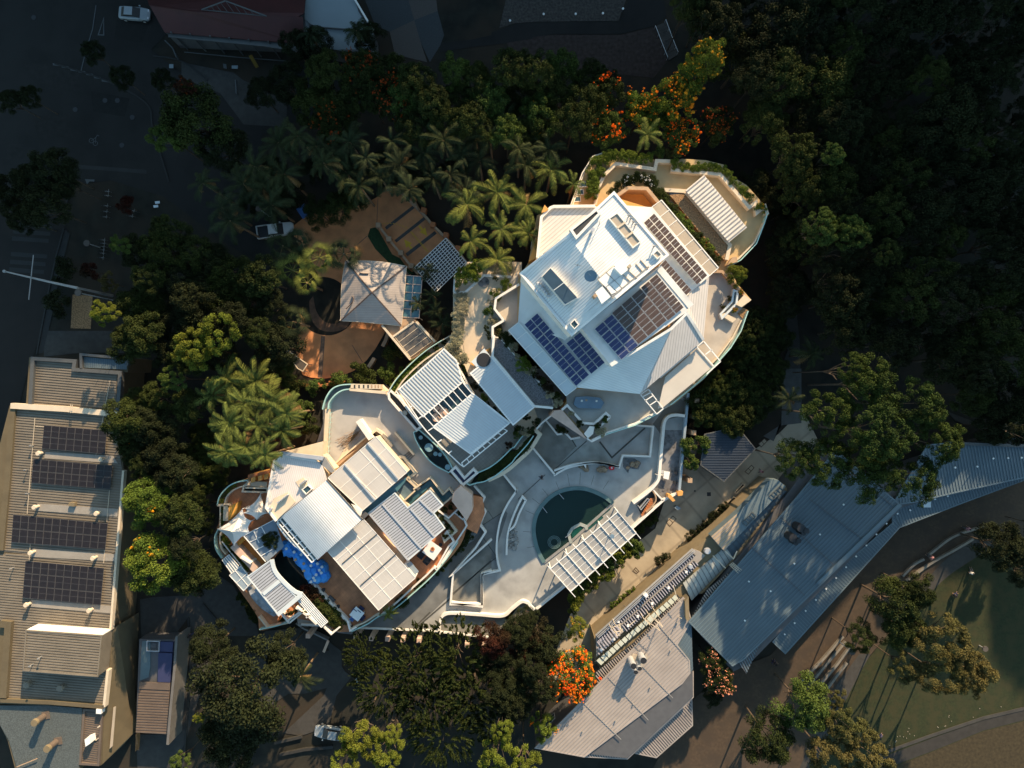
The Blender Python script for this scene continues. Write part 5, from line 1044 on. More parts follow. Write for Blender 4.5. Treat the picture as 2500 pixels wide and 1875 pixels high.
for s, h, w, m in (('F230,445 250,80 575,100 565,165 925,190 905,480', .5, .5, M_verand), ('F625,160 622,48 985,80 978,135', .5, .35, M_verand), ('F80,445 500,470 905,510', .6, .75, M_cream), ('F95,450 55,1000 0,1560', .4, .8, M_walll), ('F950,945 905,1500 G850,595', .4, .3, M_cream),
                   ('G0,548 60,555 20,1120', .6, .9, M_walll), ('G0,1140 380,1155 800,1190', .5, .5, M_walll), ('G830,905 800,1190', .5, .35, M_cream)):
    mb = MB(); mb.strip(P3(s, Z6+h), w, Z6-.3); mb.build('parapet', m, LH)
mb = MB(); mb.prism(P3('G205,598 785,638 755,950 183,905', 8.5), Z6-.1); mb.build('raised_wall', M_roofl, LH)
mb = MB(); mb.strip(P3('G203,596 787,636', 8.45), .12, Z6-.05); mb.build('white_wall', M_white, LH)
roof(LH, 'G205,598 785,638 755,950 183,905', 8.6, M_roofld, .08, ribs=('F100,470 890,540', .36, .2, .07, M_roofl), trim=(.16, .12, M_roofl))
for q in ('F350,800 870,830 910,890 340,850', 'F285,1200 910,1240 905,1300 290,1255', 'F250,1545 890,1590 888,1645 240,1610', 'G240,360 860,410 850,465 240,415'): MB().prism(P3(q, Z6+.12), th=.05).build('roof_walkway', mat('walkway', (.28, .255, .22), .7, .08) if 'walkway' not in MATS else MATS['walkway'], LH)
for s, nu, nv in (('F345,592 830,632 815,818 328,775', 8, 2), ('F262,852 872,905 855,1088 246,1040', 10, 2), ('F108,1280 838,1350 818,1550 92,1498', 12, 2), ('G202,57 808,112 782,400 178,345', 10, 3)): panels(LH, s, Z6+.35, nu, nv, M_pvblack, gap=.02)
for x, y, f in ((325, 810, 'F'), (800, 855, 'F'), (295, 1222, 'F'), (768, 1270, 'F'), (265, 1570, 'F'), (742, 1612, 'F'), (232, 388, 'G'), (712, 432, 'G')):
    c = P3('%s%d,%d' % (f, x+8, y-4), Z6)[0]; mb = MB(); mb.tube(c, c+Vector((0, 0, .9)), .2, n=12); mb.tube(c+Vector((0, 0, .9)), c+Vector((0, 0, 1.15)), .34, .28, 12); mb.build('roof_vent', M_cream, LH)
for x, y in ((222, 1008), (480, 1033)):
    c = P3('G%d,%d' % (x+15, y-10), Z6)[0]; mb = MB(); mb.tube(c, c+Vector((0, 0, .8)), .35, n=14); mb.tube(c+Vector((0, 0, .8)), c+Vector((0, 0, 1.0)), .5, .42, 14); mb.build('roof_vent', M_roofl, LH)
for x, y, f in ((262, 750, 'F'), (220, 935, 'F'), (232, 1115, 'F'), (112, 110, 'G'), (325, 795, 'G'), (258, 855, 'G')):
    z = Z6 if f == 'F' or x < 200 else 8.6; c = P3('%s%d,%d' % (f, x, y), z)[0]; mb = MB(); mb.tube(c, c+Vector((0, 0, .9)), .05); mb.tube(c+Vector((0, 0, .9)), c+Vector((.25, .08, .95)), .08); mb.build('pipe_vent', M_mgrey, LH)
mb = MB()
for s in ('F270,540 210,1280', 'F275,602 340,606', 'F845,1095 825,1340', 'F235,1500 225,1640', 'F808,1560 800,1659', 'F850,250 740,830'): p = P3(s, Z6+.15); mb.bar(p[0], p[1], .05, .04)
mb.build('conduit', M_cream, LH)
mb = MB(); mb.prism(P3('F530,1190 575,1192 573,1222 528,1218', Z6+.6), Z6); mb.build('roof_box', M_beige, LH)
mb = MB()
for s in ('F545,435 545,500', 'F560,437 560,500'): p = P3(s, Z6+1.0); mb.bar(p[0], p[1], .05, .05)
for i in range(5): p = P3('F545,%d 560,%d' % (440+i*14, 440+i*14), Z6+1.0); mb.bar(p[0], p[1], .04, .04)
mb.build('ladder', M_cream, LH)
for i in range(9):
    y = 250-i*0+0; a = PX('F%.0f,%.0f' % (950-i*0, 1000))[0]
for k, (y0, y1) in enumerate(((60, 130), (132, 200), (205, 330), (335, 415), (418, 490), (495, 580))):
    MB().prism(P3('G%.0f,%d %.0f,%d %.0f,%d %.0f,%d' % (920-y0*.09, y0, 890-y0*.09, y0+6, 890-y1*.09, y1, 920-y1*.09, y1-6), 4.8), th=.12).build('window_hood', M_brownroof, LH)
# shingle roofed block and brown annex
SB = thing('shingle_roof_block', 'grey-teal shingled flat-roofed block with two big vents in the lower left corner', 'building', tagp('G350,1450'))
MB().prism(P3('G-30,1172 350,1170 640,1192 612,1680 120,1680 60,1450 -30,1270', 5.8), 0).build('wall', M_walll, SB)
MB().prism(P3('G-30,1178 350,1176 634,1198 606,1680 135,1680 70,1450 -30,1275', 5.95), th=.14).build('roof', M_shingle, SB)
for x, y in ((320, 1270), (415, 1468)):
    c = P3('G%d,%d' % (x+20, y-12), 5.95)[0]; mb = MB(); mb.prism([c+Vector(d) for d in ((-.2, -.5, .12), (.85, -.3, .12), (.7, .7, .12), (-.3, .5, .12))], th=.12); mb.tube(c, c+Vector((0, 0, 1.6)), .42, n=16); mb.tube(c+Vector((0, 0, 1.6)), c+Vector((0, 0, 2.0)), .5, .46, 16, 1); mb.build('roof_vent', [M_brownroof, M_beige], SB)
MB().bar(P3('G130,1650', 6.3)[0], P3('G288,1585', 6.3)[0], .1, .08).build('pipe', M_capst, SB)
AX = thing('brown_annex', 'narrow brown-roofed annex with two white air units right of the shingle block', 'building', tagp('G710,1420'))
MB().prism(P3('G640,1192 805,1200 775,1642 612,1636', 5.6), 0).build('wall', M_walll, AX)
roof(AX, 'G655,1205 792,1212 765,1628 625,1620', 5.75, mat('annex_sheet', (.15, .12, .09), .7, .1), .1, ribs=('G660,1230 790,1250', .3, .14, .05, M_brownroof), trim=(.3, .25, M_brownroof))
for s, hh in (('G742,1205 782,1208 780,1243 740,1240', .9), ('G652,1440 690,1425 697,1470 660,1495', 1.3)): MB().prism(P3(s, 5.8+hh), 5.8).build('air_unit', M_wmetal, AX)
MB().bar(P3('G755,1345', 6.6)[0], P3('G772,1333', 6.6)[0], .15, .1).build('pipe', M_cream, AX)
MB().strip(P3('G700,1440 740,1445 765,1425', 6.0), .08, 5.85).build('conduit', M_cream, AX)
t = thing('ramp_wall', 'tan sloping apron wall with a long pale panel beside the annex', 'wall', tagp('G900,1300'))
MB().prism(P3('G862,600,5.9 905,560,5.5 985,1150,2 1028,1392,.8 775,1645,5.4 805,1200,5.6 835,905,5.8'), 0).build('apron', M_walll, t)
MB().prism(P3('G875,1190 893,1185 868,1490 845,1512', 4.6), th=.1).build('panel', M_tan, t)
# low shed with yard
LS = thing('yard_building', 'narrow low shed with brown ribbed roof and an open service yard beside the hall', 'building', tagp('G1190,1020'))
ZY = 3.2
MB().prism(P3('G1075,665 1350,670 1300,1400 1048,1385', ZY-.3), 0).build('wall', M_dgrey, LS)
roof(LS, 'G1072,1050 1310,1062 1290,1400 1047,1385', ZY, mat('yard_sheet', (.13, .095, .075), .7, .1), .1, ribs=('G1080,1100 1300,1110', .38, .2, .06, M_brownroof))
MB().prism(P3('G1072,995 1312,1003 1310,1060 1070,1048', ZY+.1), th=.1).build('roof_gutter', M_brownroof, LS)
MB().prism(P3('G1098,680 1160,675 1160,880 1145,960 1080,985 1090,750', ZY-.2), th=.1).build('glass_roof', mat('pale_teal', (.10, .15, .17), .4, .1), LS)
mb = MB(); mb.strip(P3('G1133,680 1228,683 1225,760 1130,757', ZY+.2), .08, ZY-.1, closed=True); mb.strip(P3('G1155,690 1210,692 1208,740 1153,738', ZY-.3), .06, ZY-.5, closed=True); mb.build('hatch_frame', M_alu, LS)
mb = MB(); mb.strip(P3('G1362,645 1345,900 1315,1200 1292,1480', ZY+.7), .35, 0); mb.build('side_wall', mat('side_wall_grey', (.13, .125, .12), .8, .1), LS)
mb = MB(); mb.prism(P3('G1222,770 1330,775 1312,1000 1215,995', ZY+.1), ZY-.3); mb.prism(P3('G1228,685 1335,688 1330,765 1224,760', ZY), ZY-.3); tag(mb.build('skip', M_navy), 'navy blue covered container in the service yard', 'container')
mb = MB()
for i in range(14): t_ = i/14; p = P3('G%.0f,%.0f %.0f,%.0f' % (1050+6*t_-3, 1400+125*t_, 1055+22*t_, 1402+125*t_), .3+2*(1-t_)); mb.bar(p[0], p[1], .12, .05)
mb.strip(P3('G1052,1395 1045,1530', 1.2), .08, .2); tag(mb.build('stair', M_wood), 'small timber stair at the bottom end of the yard shed', 'stair')

# ------------------------------------------------------------------ TOP BUILDINGS
RH = thing('red_roof_house', 'house with dark red roofs and a pale trimmed verandah at the top edge', 'house', tagp('N1700,150'))
MB().prism(P3('N1120,-60 2360,-60 2350,290 1270,245', 4.6), 0).build('wall', M_dgrey, RH)
for s in ('N1120,-60,5 2360,-60,5 O450,100,6.6 O400,130,6.6 N1500,90,6.6 1150,40,6.6', 'N1150,35,6.6 1500,88,6.6 O440,130,6.6 O450,340,4.8 N1270,250,4.8'): MB().prism(P3(s), th=.15).build('roof', M_redroof, RH)
MB().prism(P3('N1560,75,7.2 1740,8,8.6 2060,125,7.2 1970,95,7.1')).build if False else None
gp_ = MB(); a = P3('N1740,8', 8.4)[0]; l_ = P3('N1558,76', 6.9)[0]; r_ = P3('N2058,126', 6.9)[0]; gp_.bar(l_, a, .16, .1); gp_.bar(a, r_, .16, .1); gp_.bar(l_, r_, .1, .1)
for k in range(9): u = (k+1)/10; gp_.bar(l_.lerp(r_, u), (l_.lerp(a, u*2) if u < .5 else a.lerp(r_, u*2-1)), .07, .05)
gp_.build('gable_screen', M_verand, RH)
mb = MB(); mb.strip(P3('N1300,262 1700,300 2050,335 O455,385', 4.4), .85, 4.25); mb.build('verandah_trim', M_verand, RH)
for x, y in ((1300, 250), (1445, 262), (1598, 278), (1745, 292), (1893, 305), (2045, 322)):
    q = P3('N%d,%d' % (x+40, y+20), 4.2)[0]; mb = MB(); mb.tube((q.x, q.y, 0), (q.x, q.y, 5.0), .1); mb.build('post', M_verand, RH)
mb = MB(); mb.strip(P3('N1420,400 1830,440 2212,470', 1.0), .1, .9); mb.build('rail', M_verand, RH)
WR = thing('white_sheet_roof_building', 'building with pale blue-white sheet roof beside the red house', 'building', tagp('O700,150'))
MB().prism(P3('O450,-60 820,-60 980,238 980,400 770,390 465,340', 4.0), 0).build('wall', M_dgrey, WR)
MB().prism(P3('O450,-60,4.8 820,-60,4.8 870,80,4.8 980,240,4.6 530,205,5.1 455,150,5.2')).build if False else None
mb = MB(); mb.prism(P3('O450,-60 825,-60 870,90 930,190 980,240 530,205 455,150', 4.8), th=.12); mb.build('roof', M_whiteroof, WR)
mb = MB(); mb.prism(P3('O458,150,4.7 530,208,4.7 978,243,4.4 985,400,3.9 770,395,3.9 465,345,4.2'), th=.12); mb.build('roof', M_whiteroof, WR)
mb = MB(); mb.strip(P3('O485,180 545,205 980,240', 5.0), .12, 4.8); mb.build('ridge', M_verand, WR)
mb = MB(); p = P3('O838,-10 985,238', 5.1); mb.bar(p[0], p[1], .25, .15); mb.build('edge_beam', M_white, WR)
MB().prism(P3('O845,10 905,100 970,225 935,195 880,110 850,40', 3.4), th=.1).build('awning', M_red and mat('dark_red_awning', (.16, .02, .02), .7, .2), WR)
mb = MB(); mb.prism(P3('N1720,490 1745,495 1750,530 1725,525', .75), th=.05); mb.tube(P3('N1735,510', 0)[0], P3('N1735,510', .72)[0], .05); tag(mb.build('table', M_verand), 'small dim table below the verandah of the red house', 'table')
mb = MB(); mb.prism(P3('N1788,505 1835,505 1833,530 1787,528', .75), th=.05); mb.tube(P3('N1810,517', 0)[0], P3('N1810,517', .72)[0], .05); tag(mb.build('table', M_whiteroof), 'pale rectangular table below the verandah of the red house', 'table')
mb = MB(); mb.prism(P3('N1305,495 1337,495 1337,525 1305,525', .75), th=.05); mb.tube(P3('N1320,510', 0)[0], P3('N1320,510', .72)[0], .05); tag(mb.build('table', M_whiteroof), 'small white square table left of the red house corner', 'table')
for k, s in enumerate(('N1270,310 1330,370 1360,440', 'N1815,615 1822,720', 'N2028,645 2040,690 2020,740')):
    mb = MB(); mb.strip(P3(s, 1.0), .16, .3); tag(mb.build('sculpture', M_verand), ['slim pale sculpture arm at the corner of the red house', 'slim pale upright sign frame right of the flowering tree', 'forked pale sign frame further right below the red house'][k], 'sign frame')
mb = MB(); mb.bar(P3('N1930,425', 2.0)[0], P3('N1985,520', .4)[0], .5, .06); tag(mb.build('slide', mat('dull_yellow', (.16, .10, .01), .7)), 'dull yellow slanted board under the verandah', 'board')

# ------------------------------------------------------------------ SOUTH-EAST BUILDINGS
SE1 = thing('ribbed_roof_hall', 'angular hall with large grey-brown ribbed roof and paired flues at the lower right centre', 'building', tagp('E1000,1100'))
Z5 = 6.2
def ribr(par, s, z, base_m, rib_m, d, sp=.42, w=.07, h=.09, **k): return roof(par, s, z, base_m, .15, ribs=(d, sp, w, h, rib_m), **k)
MB().prism(P3('E340,1505 1480,350 1545,520 1555,1110 1050,1585', Z5-.25), 0).build('wall', M_dgrey, SE1)
DE = 'E420,1420 1480,400'
ribr(SE1, 'E340,1503 700,1140 1480,345 1495,360 1540,520 1430,710 1525,830 1530,925 1470,1005 715,1572', Z5, M_roofse, M_roofse2, DE, .42, .07, .07, trim=(.16, .05, M_roofse))
ribr(SE1, 'E1540,530 1555,900 1530,925 1525,830 1432,708', Z5-.2, M_roofblue, M_roofblueh, 'E1430,710 1530,560', .4, .06, .06)
ribr(SE1, 'E715,1572 1470,1005 1555,920 1555,1112 1048,1588', Z5-.5, M_dgrey, M_roofse, 'E900,1450 975,1590', .30, .13, .09, trim=(.14, .05, M_roofse))
ribr(SE1, 'E1110,1545 1545,1130 1550,1330 1272,1578', 4.2, M_dgrey, M_roofse, 'E1300,1400 1370,1480', .34, .16, .07, trim=(.14, .05, M_roofse))
MB().prism(P3('E1115,1545 1545,1135 1545,1325 1270,1570', 4.0), 0).build('wall', M_dgrey, SE1)
ribr(SE1, 'E800,925 1100,690 1440,350 1480,345 820,1010', Z5-.6, M_dkgap, M_roofse, 'E900,900 935,945', .34, .13, .08)
mb = MB()
for (x, y, r, h) in ((1085, 845, .42, 2.6), (1105, 895, .3, 2.4), (1135, 870, .3, 2.3), (1165, 815, .45, 2.1)):
    c = P3('E%d,%d' % (x-15, y-30), Z5)[0]; mb.tube(c, c+Vector((0, 0, h)), r, r, 16, caps=False); mb.tube(c+Vector((0, 0, h-.02)), c+Vector((0, 0, h)), r*.82, r*.82, 16, 1); mb.tube(c+Vector((0, 0, h*.7)), c+Vector((0, 0, h*.75)), r*1.08, r*1.08, 16)
mb.build('flue', [M_alu, M_black], SE1)
MB().prism(P3('E1040,850 1090,780 1140,790 1170,830 1190,770 1210,810 1150,900 1080,880', Z5+.12), th=.1).build('flashing', M_tan, SE1)
mb = MB()
for s_ in ('E1080,790 1400,1120', 'E700,1150 1000,1440', 'E1290,560 1500,800', 'E900,960 1210,1290'): mb.strip(P3(s_, Z5+.09), .07, Z5+.01)
mb.build('roof_joint', M_mgrey, SE1)
for x, y in ((1430, 540), (1370, 650), (1378, 752), (1222, 1035), (1093, 1162), (955, 1292), (700, 1375)): c = P3('E%d,%d' % (x, y), Z5)[0]; MB().tube(c, c+Vector((0, 0, .35)), .09).build('pipe_vent', M_mgrey, SE1)
c = P3('E1440,495', Z5)[0]; MB().tube(c, c+Vector((.1, .3, 1.3)), .06).build('pipe_vent', M_cream, SE1)
def gantry(par, pts, z):
    mb = MB()
    for s in pts: p = P3(s, z); [mb.bar(p[i], p[i+1], .07, .07) for i in range(len(p)-1)]
    for s in pts[:2]:
        for q in P3(s, z): mb.tube((q.x, q.y, z-1.8), q, .04)
    mb.build('walkway_frame', M_cream, par)
gantry(SE1, ['E1170,500 1300,600', 'E1210,470 1320,570', 'E1230,540 1260,500', 'E1260,580 1295,530', 'E1180,510 1220,465', 'E1060,560 1110,520'], Z5+2.0)
SE2 = thing('long_gallery', 'long narrow gallery with blue and white slatted roof strips along the promenade', 'building', tagp('E1150,480'))
MB().prism(P3('E790,640 800,655 1160,335 1550,-20 D2035,1105 g1570,130 1750,180 1790,270 1050,1210 640,1650 E1480,340 1100,690 860,905 795,840', 5.0), 0).build('wall', M_beige, SE2)
s2 = 'E808,650 1160,330 1480,30 1660,-110 D2020,1090 2090,1140 2045,1290 E1530,130 815,800'
MB().prism(P3('E805,650 1160,330 1560,-30 1610,-10 1650,20 1560,110 1120,520 845,760 810,800', 5.6), th=.3).build('roof', mat('grey_deck', (.30, .27, .24), .7, .1, .6), SE2)
mb = MB()
for (q, r) in clip_lines(P3('E815,655 1160,338 1540,-10 1575,20 1190,372 950,590 830,700', 5.72), P3('E900,560 935,605')[1]-P3('E900,560')[0], .38): mb.bar(q, r, .12, .08)
for (q, r) in clip_lines(P3('E1000,560 1560,60 1600,90 1040,610', 5.72), P3('E900,560 935,605')[1]-P3('E900,560')[0], .38): mb.bar(q, r, .12, .08)
for (q, r) in clip_lines(P3('E815,680 960,560 1000,600 990,640 825,790', 5.72), P3('E900,560 935,605')[1]-P3('E900,560')[0], .42): mb.bar(q, r, .16, .1)
mb.build('roof_slat', mat('slat_violet', (.40, .38, .42), .5, .05), SE2)
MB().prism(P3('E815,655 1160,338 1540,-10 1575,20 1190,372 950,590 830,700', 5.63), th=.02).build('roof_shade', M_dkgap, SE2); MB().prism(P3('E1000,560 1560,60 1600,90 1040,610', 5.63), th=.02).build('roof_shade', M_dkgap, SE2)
mb = MB()
for o_ in (0, 10, 18): mb.strip(P3('E%d,%d %d,%d' % (805+o_, 640+o_, 1555+o_, -30+o_), 6.1), .06, 5.6)
mb.build('roof_rail', M_alu, SE2)
mb = MB()
for (q, r) in clip_lines(P3('E805,830 1430,310 1455,345 1000,720 845,865', 5.5), P3('E900,760 930,790')[1]-P3('E900,760')[0], .75): mb.bar(q, r, .62, .08)
mb.build('glazed_strip', mat('pale_green_glass', (.52, .55, .47), .3, .06, .6), SE2)
MB().prism(P3('E795,838 1430,318 1455,345 1000,720 845,865', 5.35), th=.1).build('glazed_base', M_dkgap, SE2)
# barrel vault along the gallery
def vault(par, s, z, h, m, name, nb, seamm):
    c = P3(s, z); N_ = 8; mb = MB(); vs = []
    for i in range(N_+1):
        v = i/N_; zz_ = h*math.sin(math.pi*(.12+.88*v)); 
        for u in (0, 1): p = lerp4(c, u, v); vs.append(Vector((p.x, p.y, z+zz_)))
    mb.add(vs, [[2*i, 2*i+1, 2*i+3, 2*i+2] for i in range(N_)]); mb.prism([Vector((q.x, q.y, z)) for q in (vs[0], vs[1], vs[-1], vs[-2])], 0)
    for k in range(1, nb):
        for i in range(N_):
            a = vs[2*i].lerp(vs[2*i+1], k/nb); b = vs[2*i+2].lerp(vs[2*i+3], k/nb); mb.bar(a, b, .06, .05, 1)
    mb.build(name, [m, seamm], par, smooth=False)
vault(SE2, 'f1310,680 1880,190 1990,350 1430,920', 5.1, .45, mat('vault_white', (.33, .35, .33), .4, .06, .6), 'vault_roof', 12, M_dgrey)
vault(SE2, 'g870,1000 1700,250 1790,270 1030,1200', 4.9, .45, M_roofblue, 'vault_roof', 16, M_dgrey)
MB().prism(P3('g755,880 1120,560 1560,110 1660,120 1760,210 930,1085', 6.4), 4.8).build('upper_box', mat('dark_teal_roof', (.11, .15, .17), .6, .12, .6), SE2)
roof(SE2, 'g755,885 1100,580 1130,740 1050,930 930,1080', 6.5, mat('tan_roof', (.40, .31, .21), .6, .1, .6, stain=.1), .08, ribs=('g800,850 1060,620', .45, .1, .06, M_roofse))
for s, n in (('g1170,690 1310,555 1360,605 1225,745', 4), ('g1535,340 1680,200 1735,250 1590,385', 4)):
    mb = MB(); gridbars(mb, s, 6.46, n, 1, .06, .08); mb.build('skylight_frame', M_verand, SE2)
for x, y, r in ((1410, 455, .35), (1640, 245, .5)): c = P3('f%d,%d' % (x, y), 5.65)[0]; MB().tube(c, c+Vector((0, 0, .4)), r, r*.8, 14).build('roof_vent', M_alu, SE2)
for x, y in ((440, 1200), (570, 1255), (700, 1130), (895, 955), (1115, 745), (1355, 530), (210, 1580), (375, 1435)): MB().disc(P3('f%d,%d' % (x, y), 5.75)[0], .22, .2, 4, rot=.6).build('roof_box', M_wmetal, SE2)
MB().prism(P3('f780,850 810,822 850,850 820,885', 6.6), 5.7).build('air_unit', M_wmetal, SE2)
gantry(SE2, ['f340,1290 430,1400', 'f390,1230 480,1310', 'f340,1290 480,1230', 'f380,1340 500,1330', 'f430,1400 500,1300', 'f350,1250 400,1350'], 7.6)
gantry(SE2, ['f780,1160 870,1250', 'f920,1040 990,1140', 'f1180,710 1230,880', 'f1230,880 1290,950', 'f940,1160 1000,1240'], 7.4)
mb = MB()
for s in ('f1715,310 1885,480', 'f1880,250 1990,350', 'g1100,1080 1050,1190'): p = P3(s, 6.8); mb.bar(p[0], p[1], .1, .1)
mb.build('tie_bar', M_cream, SE2)
mb = MB()
for i in range(6): u = i/5; p = P3('f%.0f,%.0f %.0f,%.0f' % (1940+u*85, 440+u*85, 1985+u*80, 405+u*80), 6.9); mb.bar(p[0], p[1], .06, .06)
for s in ('f1940,440 2060,550', 'f1960,420 2085,525', 'f1985,405 2105,510'): p = P3(s, 6.9); mb.bar(p[0], p[1], .06, .06)
mb.build('ladder_cage', M_cream, SE2)
MB().prism(P3('f1340,930 1390,870 1400,1160 1385,1200 1350,1170', 6.9), 5).build('end_wall', M_beige, SE2)
SE3 = thing('blue_ribbed_hall', 'long hall with blue-grey ribbed metal roof and two black flue clusters', 'building', tagp('K350,450'))
MB().prism(P3('f1395,1210 P2010,1090 2120,1180 2500,1060 2560,1130 2200,1240 1830,1620 1790,1640', 5.6), 0).build('wall', M_dgrey, SE3)
D3 = 'E1525,520 D2212,1500'
pA = P3('f1395,1205 P1942,1215 1985,1115 2080,1090 2225,1205 1860,1600 1786,1624 f1420,1215', 6.6)
ribr(SE3, 'f1395,1205 P1945,1215 2040,1100 2200,1235 1815,1610 1788,1625', 6.6, M_roofblue, M_roofblueh, 'g1200,1500 2000,700', .46, .1, .08, trim=(.18, .05, M_roofblueh))
ribr(SE3, 'E1860,870 K1050,350 1065,370 E1965,925', 6.0, M_dgrey, M_roofblueh, 'L20,830 70,930', .34, .12, .08) if False else None
ribr(SE3, 'L0,830 170,670 735,100 1050,-210 1060,-200 740,120 180,690 70,932', 6.1, M_dgrey, M_roofblueh, 'L20,830 70,930', .34, .12, .08)
ribr(SE3, 'f1395,1195 1640,770 1900,560 1960,540 1400,1190', 6.0, M_dkgap, M_roofse, 'f1450,1100 1480,1140', .36, .14, .08)
ribr(SE3, 'L275,685 490,430 800,110 1200,-230 K1200,1110 1255,1220 L370,775', 5.0, M_roofblue, M_roofblueh, 'L300,690 380,770', .40, .1, .07, trim=(.18, .04, M_roofblueh))
ribr(SE3, 'K1205,1110 1350,1030 1700,960 2212,840 2300,830 1700,1050 1260,1222', 5.0, M_roofblue, M_roofblueh, 'K1300,1060 1340,1180', .40, .1, .07, trim=(.16, .04, M_roofblueh))
ribr(SE3, 'K1470,590 1640,575 2300,600 2300,820 1700,950 1360,1030 1200,1050', 6.4, M_roofblue, M_roofblueh, 'K1700,600 1760,940', .42, .1, .08, trim=(.18, .05, M_roofblueh))
mb = MB(); p = P3('K335,1145 740,1510', 6.75); mb.bar(p[0], p[1], .12, .06); p = P3('K1250,1050 620,1659 L0,830', 6.8); mb.bar(p[0], p[1], .45, .06, 1); mb.build('roof_seam', [M_dgrey, M_roofblueh], SE3)
mb = MB()
for s_ in ('K560,1010 1000,1340', 'K100,1370 520,1750', 'K1000,900 1200,1060'): mb.strip(P3(s_, 6.73), .08, 6.6)
mb.build('roof_joint', M_dgrey, SE3)
for (x, y) in ((470, 1230), (410, 1305)):
    mb = MB()
    for dx, dy, r, h in ((-12, -15, .55, 2.0), (28, 5, .36, 2.1), (10, 25, .33, 1.9)): c = P3('K%d,%d' % (x+dx-12, y+dy-8), 6.6)[0]; mb.tube(c, c+Vector((0, 0, h)), r, r, 16)
    mb.build('flue', M_black, SE3); MB().disc(P3('K%d,%d' % (x-30, y-15), 6.65)[0], 1.0, .08, 14, sx=.8).build('flashing', M_roofblue, SE3)
for x, y in ((818, 1048), (636, 1278), (438, 1503), (88, 1641)): MB().disc(P3('K%d,%d' % (x, y), 6.65)[0], .14, .15, 4).build('anchor_plate', M_wmetal, SE3)
for x, y in ((255, 293), (57, 520)): MB().disc(P3('L%d,%d' % (x, y), 6.65)[0], .14, .15, 4).build('anchor_plate', M_wmetal, SE3)
for x, y in ((1148, 1193), (1070, 1277), (993, 1362), (914, 1447), (836, 1530), (760, 1614), (1233, 1118), (1331, 1091), (1411, 1028), (1522, 1006), (1621, 982), (1678, 762), (1849, 755), (1972, 692), (2086, 689), (2190, 686)): MB().disc(P3('K%d,%d' % (x, y), 5.1 if x < 1640 else 6.5)[0], .14, .15, 4).build('anchor_plate', M_wmetal, SE3)
for x, y in ((683, 275), (604, 360), (525, 445), (440, 538), (364, 625)): MB().disc(P3('L%d,%d' % (x, y), 5.1)[0], .14, .15, 4).build('anchor_plate', M_wmetal, SE3)
MB().disc(P3('K1457,1040', 5.1)[0], .7, .3, 4, rot=.8).build('roof_hatch', M_bluewhite, SE3)
mb = MB(); mb.strip(P3('K1630,575 2300,600', 6.8), .4, 6); mb.build('roof_edge', M_verand, SE3)
KI = thing('dark_blue_kiosk', 'building with square dark navy ribbed roof tilted beside the promenade', 'building', tagp('P1770,1080'))
MB().prism(P3('D1935,590 1980,400 2212,300 2330,450 2110,712', 3.8), 0).build('wall', M_dgrey, KI)
ribr(KI, 'D1930,585 1960,350 2212,290 2350,460 2110,712', 4.0, mat('navy_roof', (.022, .032, .05), .5, .1, .6), mat('navy_rib', (.032, .044, .064), .5, .1), 'D1930,500 2250,500', .36, .12, .06, trim=(.15, .05, M_verand))
windows(SV, 'C535,235 600,192 860,238 950,340 940,385 1210,690 870,995 600,680 555,700 470,590', 8.2, 6.6, 1.5, 1.6, 3.2)
windows(SE1, 'E340,1505 1480,350 1545,520 1555,1110 1050,1585', Z5-.25, 2.8, 1.6, 2.4, 5.5)
# ------------------------------------------------------------------ VEGETATION
def leaf_quads(rng, centers, n, size, spread, upbias=.35, aspect=.55):
    """n leaf-clump faces scattered over the upper shells of the given clumps -> vertex, face arrays"""
    C = np.array([[c[0], c[1], c[2]] for c in centers]); R = np.array([c[3] for c in centers]); wts = R**2/np.sum(R**2)
    idx = rng.choice(len(C), n, p=wts); d = rng.normal(size=(n, 3)); d /= np.linalg.norm(d, axis=1)[:, None]; d[:, 2] = np.abs(d[:, 2])*.9-.25*(rng.random(n) < .3)
    rad = R[idx]*(1-spread*rng.random(n)**1.5); p = C[idx]+d*rad[:, None]
    nr = d*.8+rng.normal(size=(n, 3))*.75+np.array([0, 0, upbias]); nr /= np.linalg.norm(nr, axis=1)[:, None]
    a = np.cross(nr, rng.normal(size=(n, 3))); a /= np.linalg.norm(a, axis=1)[:, None]; b = np.cross(nr, a)
    s = size*(.6+.8*rng.random(n))[:, None]
    v = np.stack([p-a*s, p-b*s*aspect, p+a*s, p+b*s*aspect], 1).reshape(-1, 3)
    return v, np.arange(4*n).reshape(n, 4)
def mesh_np(name, v, f, mats, mi=None):
    me = bpy.data.meshes.new(name); me.vertices.add(len(v)); me.vertices.foreach_set('co', np.asarray(v, dtype=np.float32).ravel())
    me.loops.add(f.size); me.loops.foreach_set('vertex_index', f.ravel().astype(np.int32)); me.polygons.add(len(f))
    me.polygons.foreach_set('loop_start', np.arange(0, f.size, f.shape[1], dtype=np.int32)); me.polygons.foreach_set('loop_total', np.full(len(f), f.shape[1], dtype=np.int32))
    for m in mats: me.materials.append(m)
    if mi is not None: me.polygons.foreach_set('material_index', mi.astype(np.int32))
    me.update(); me.validate(); return me
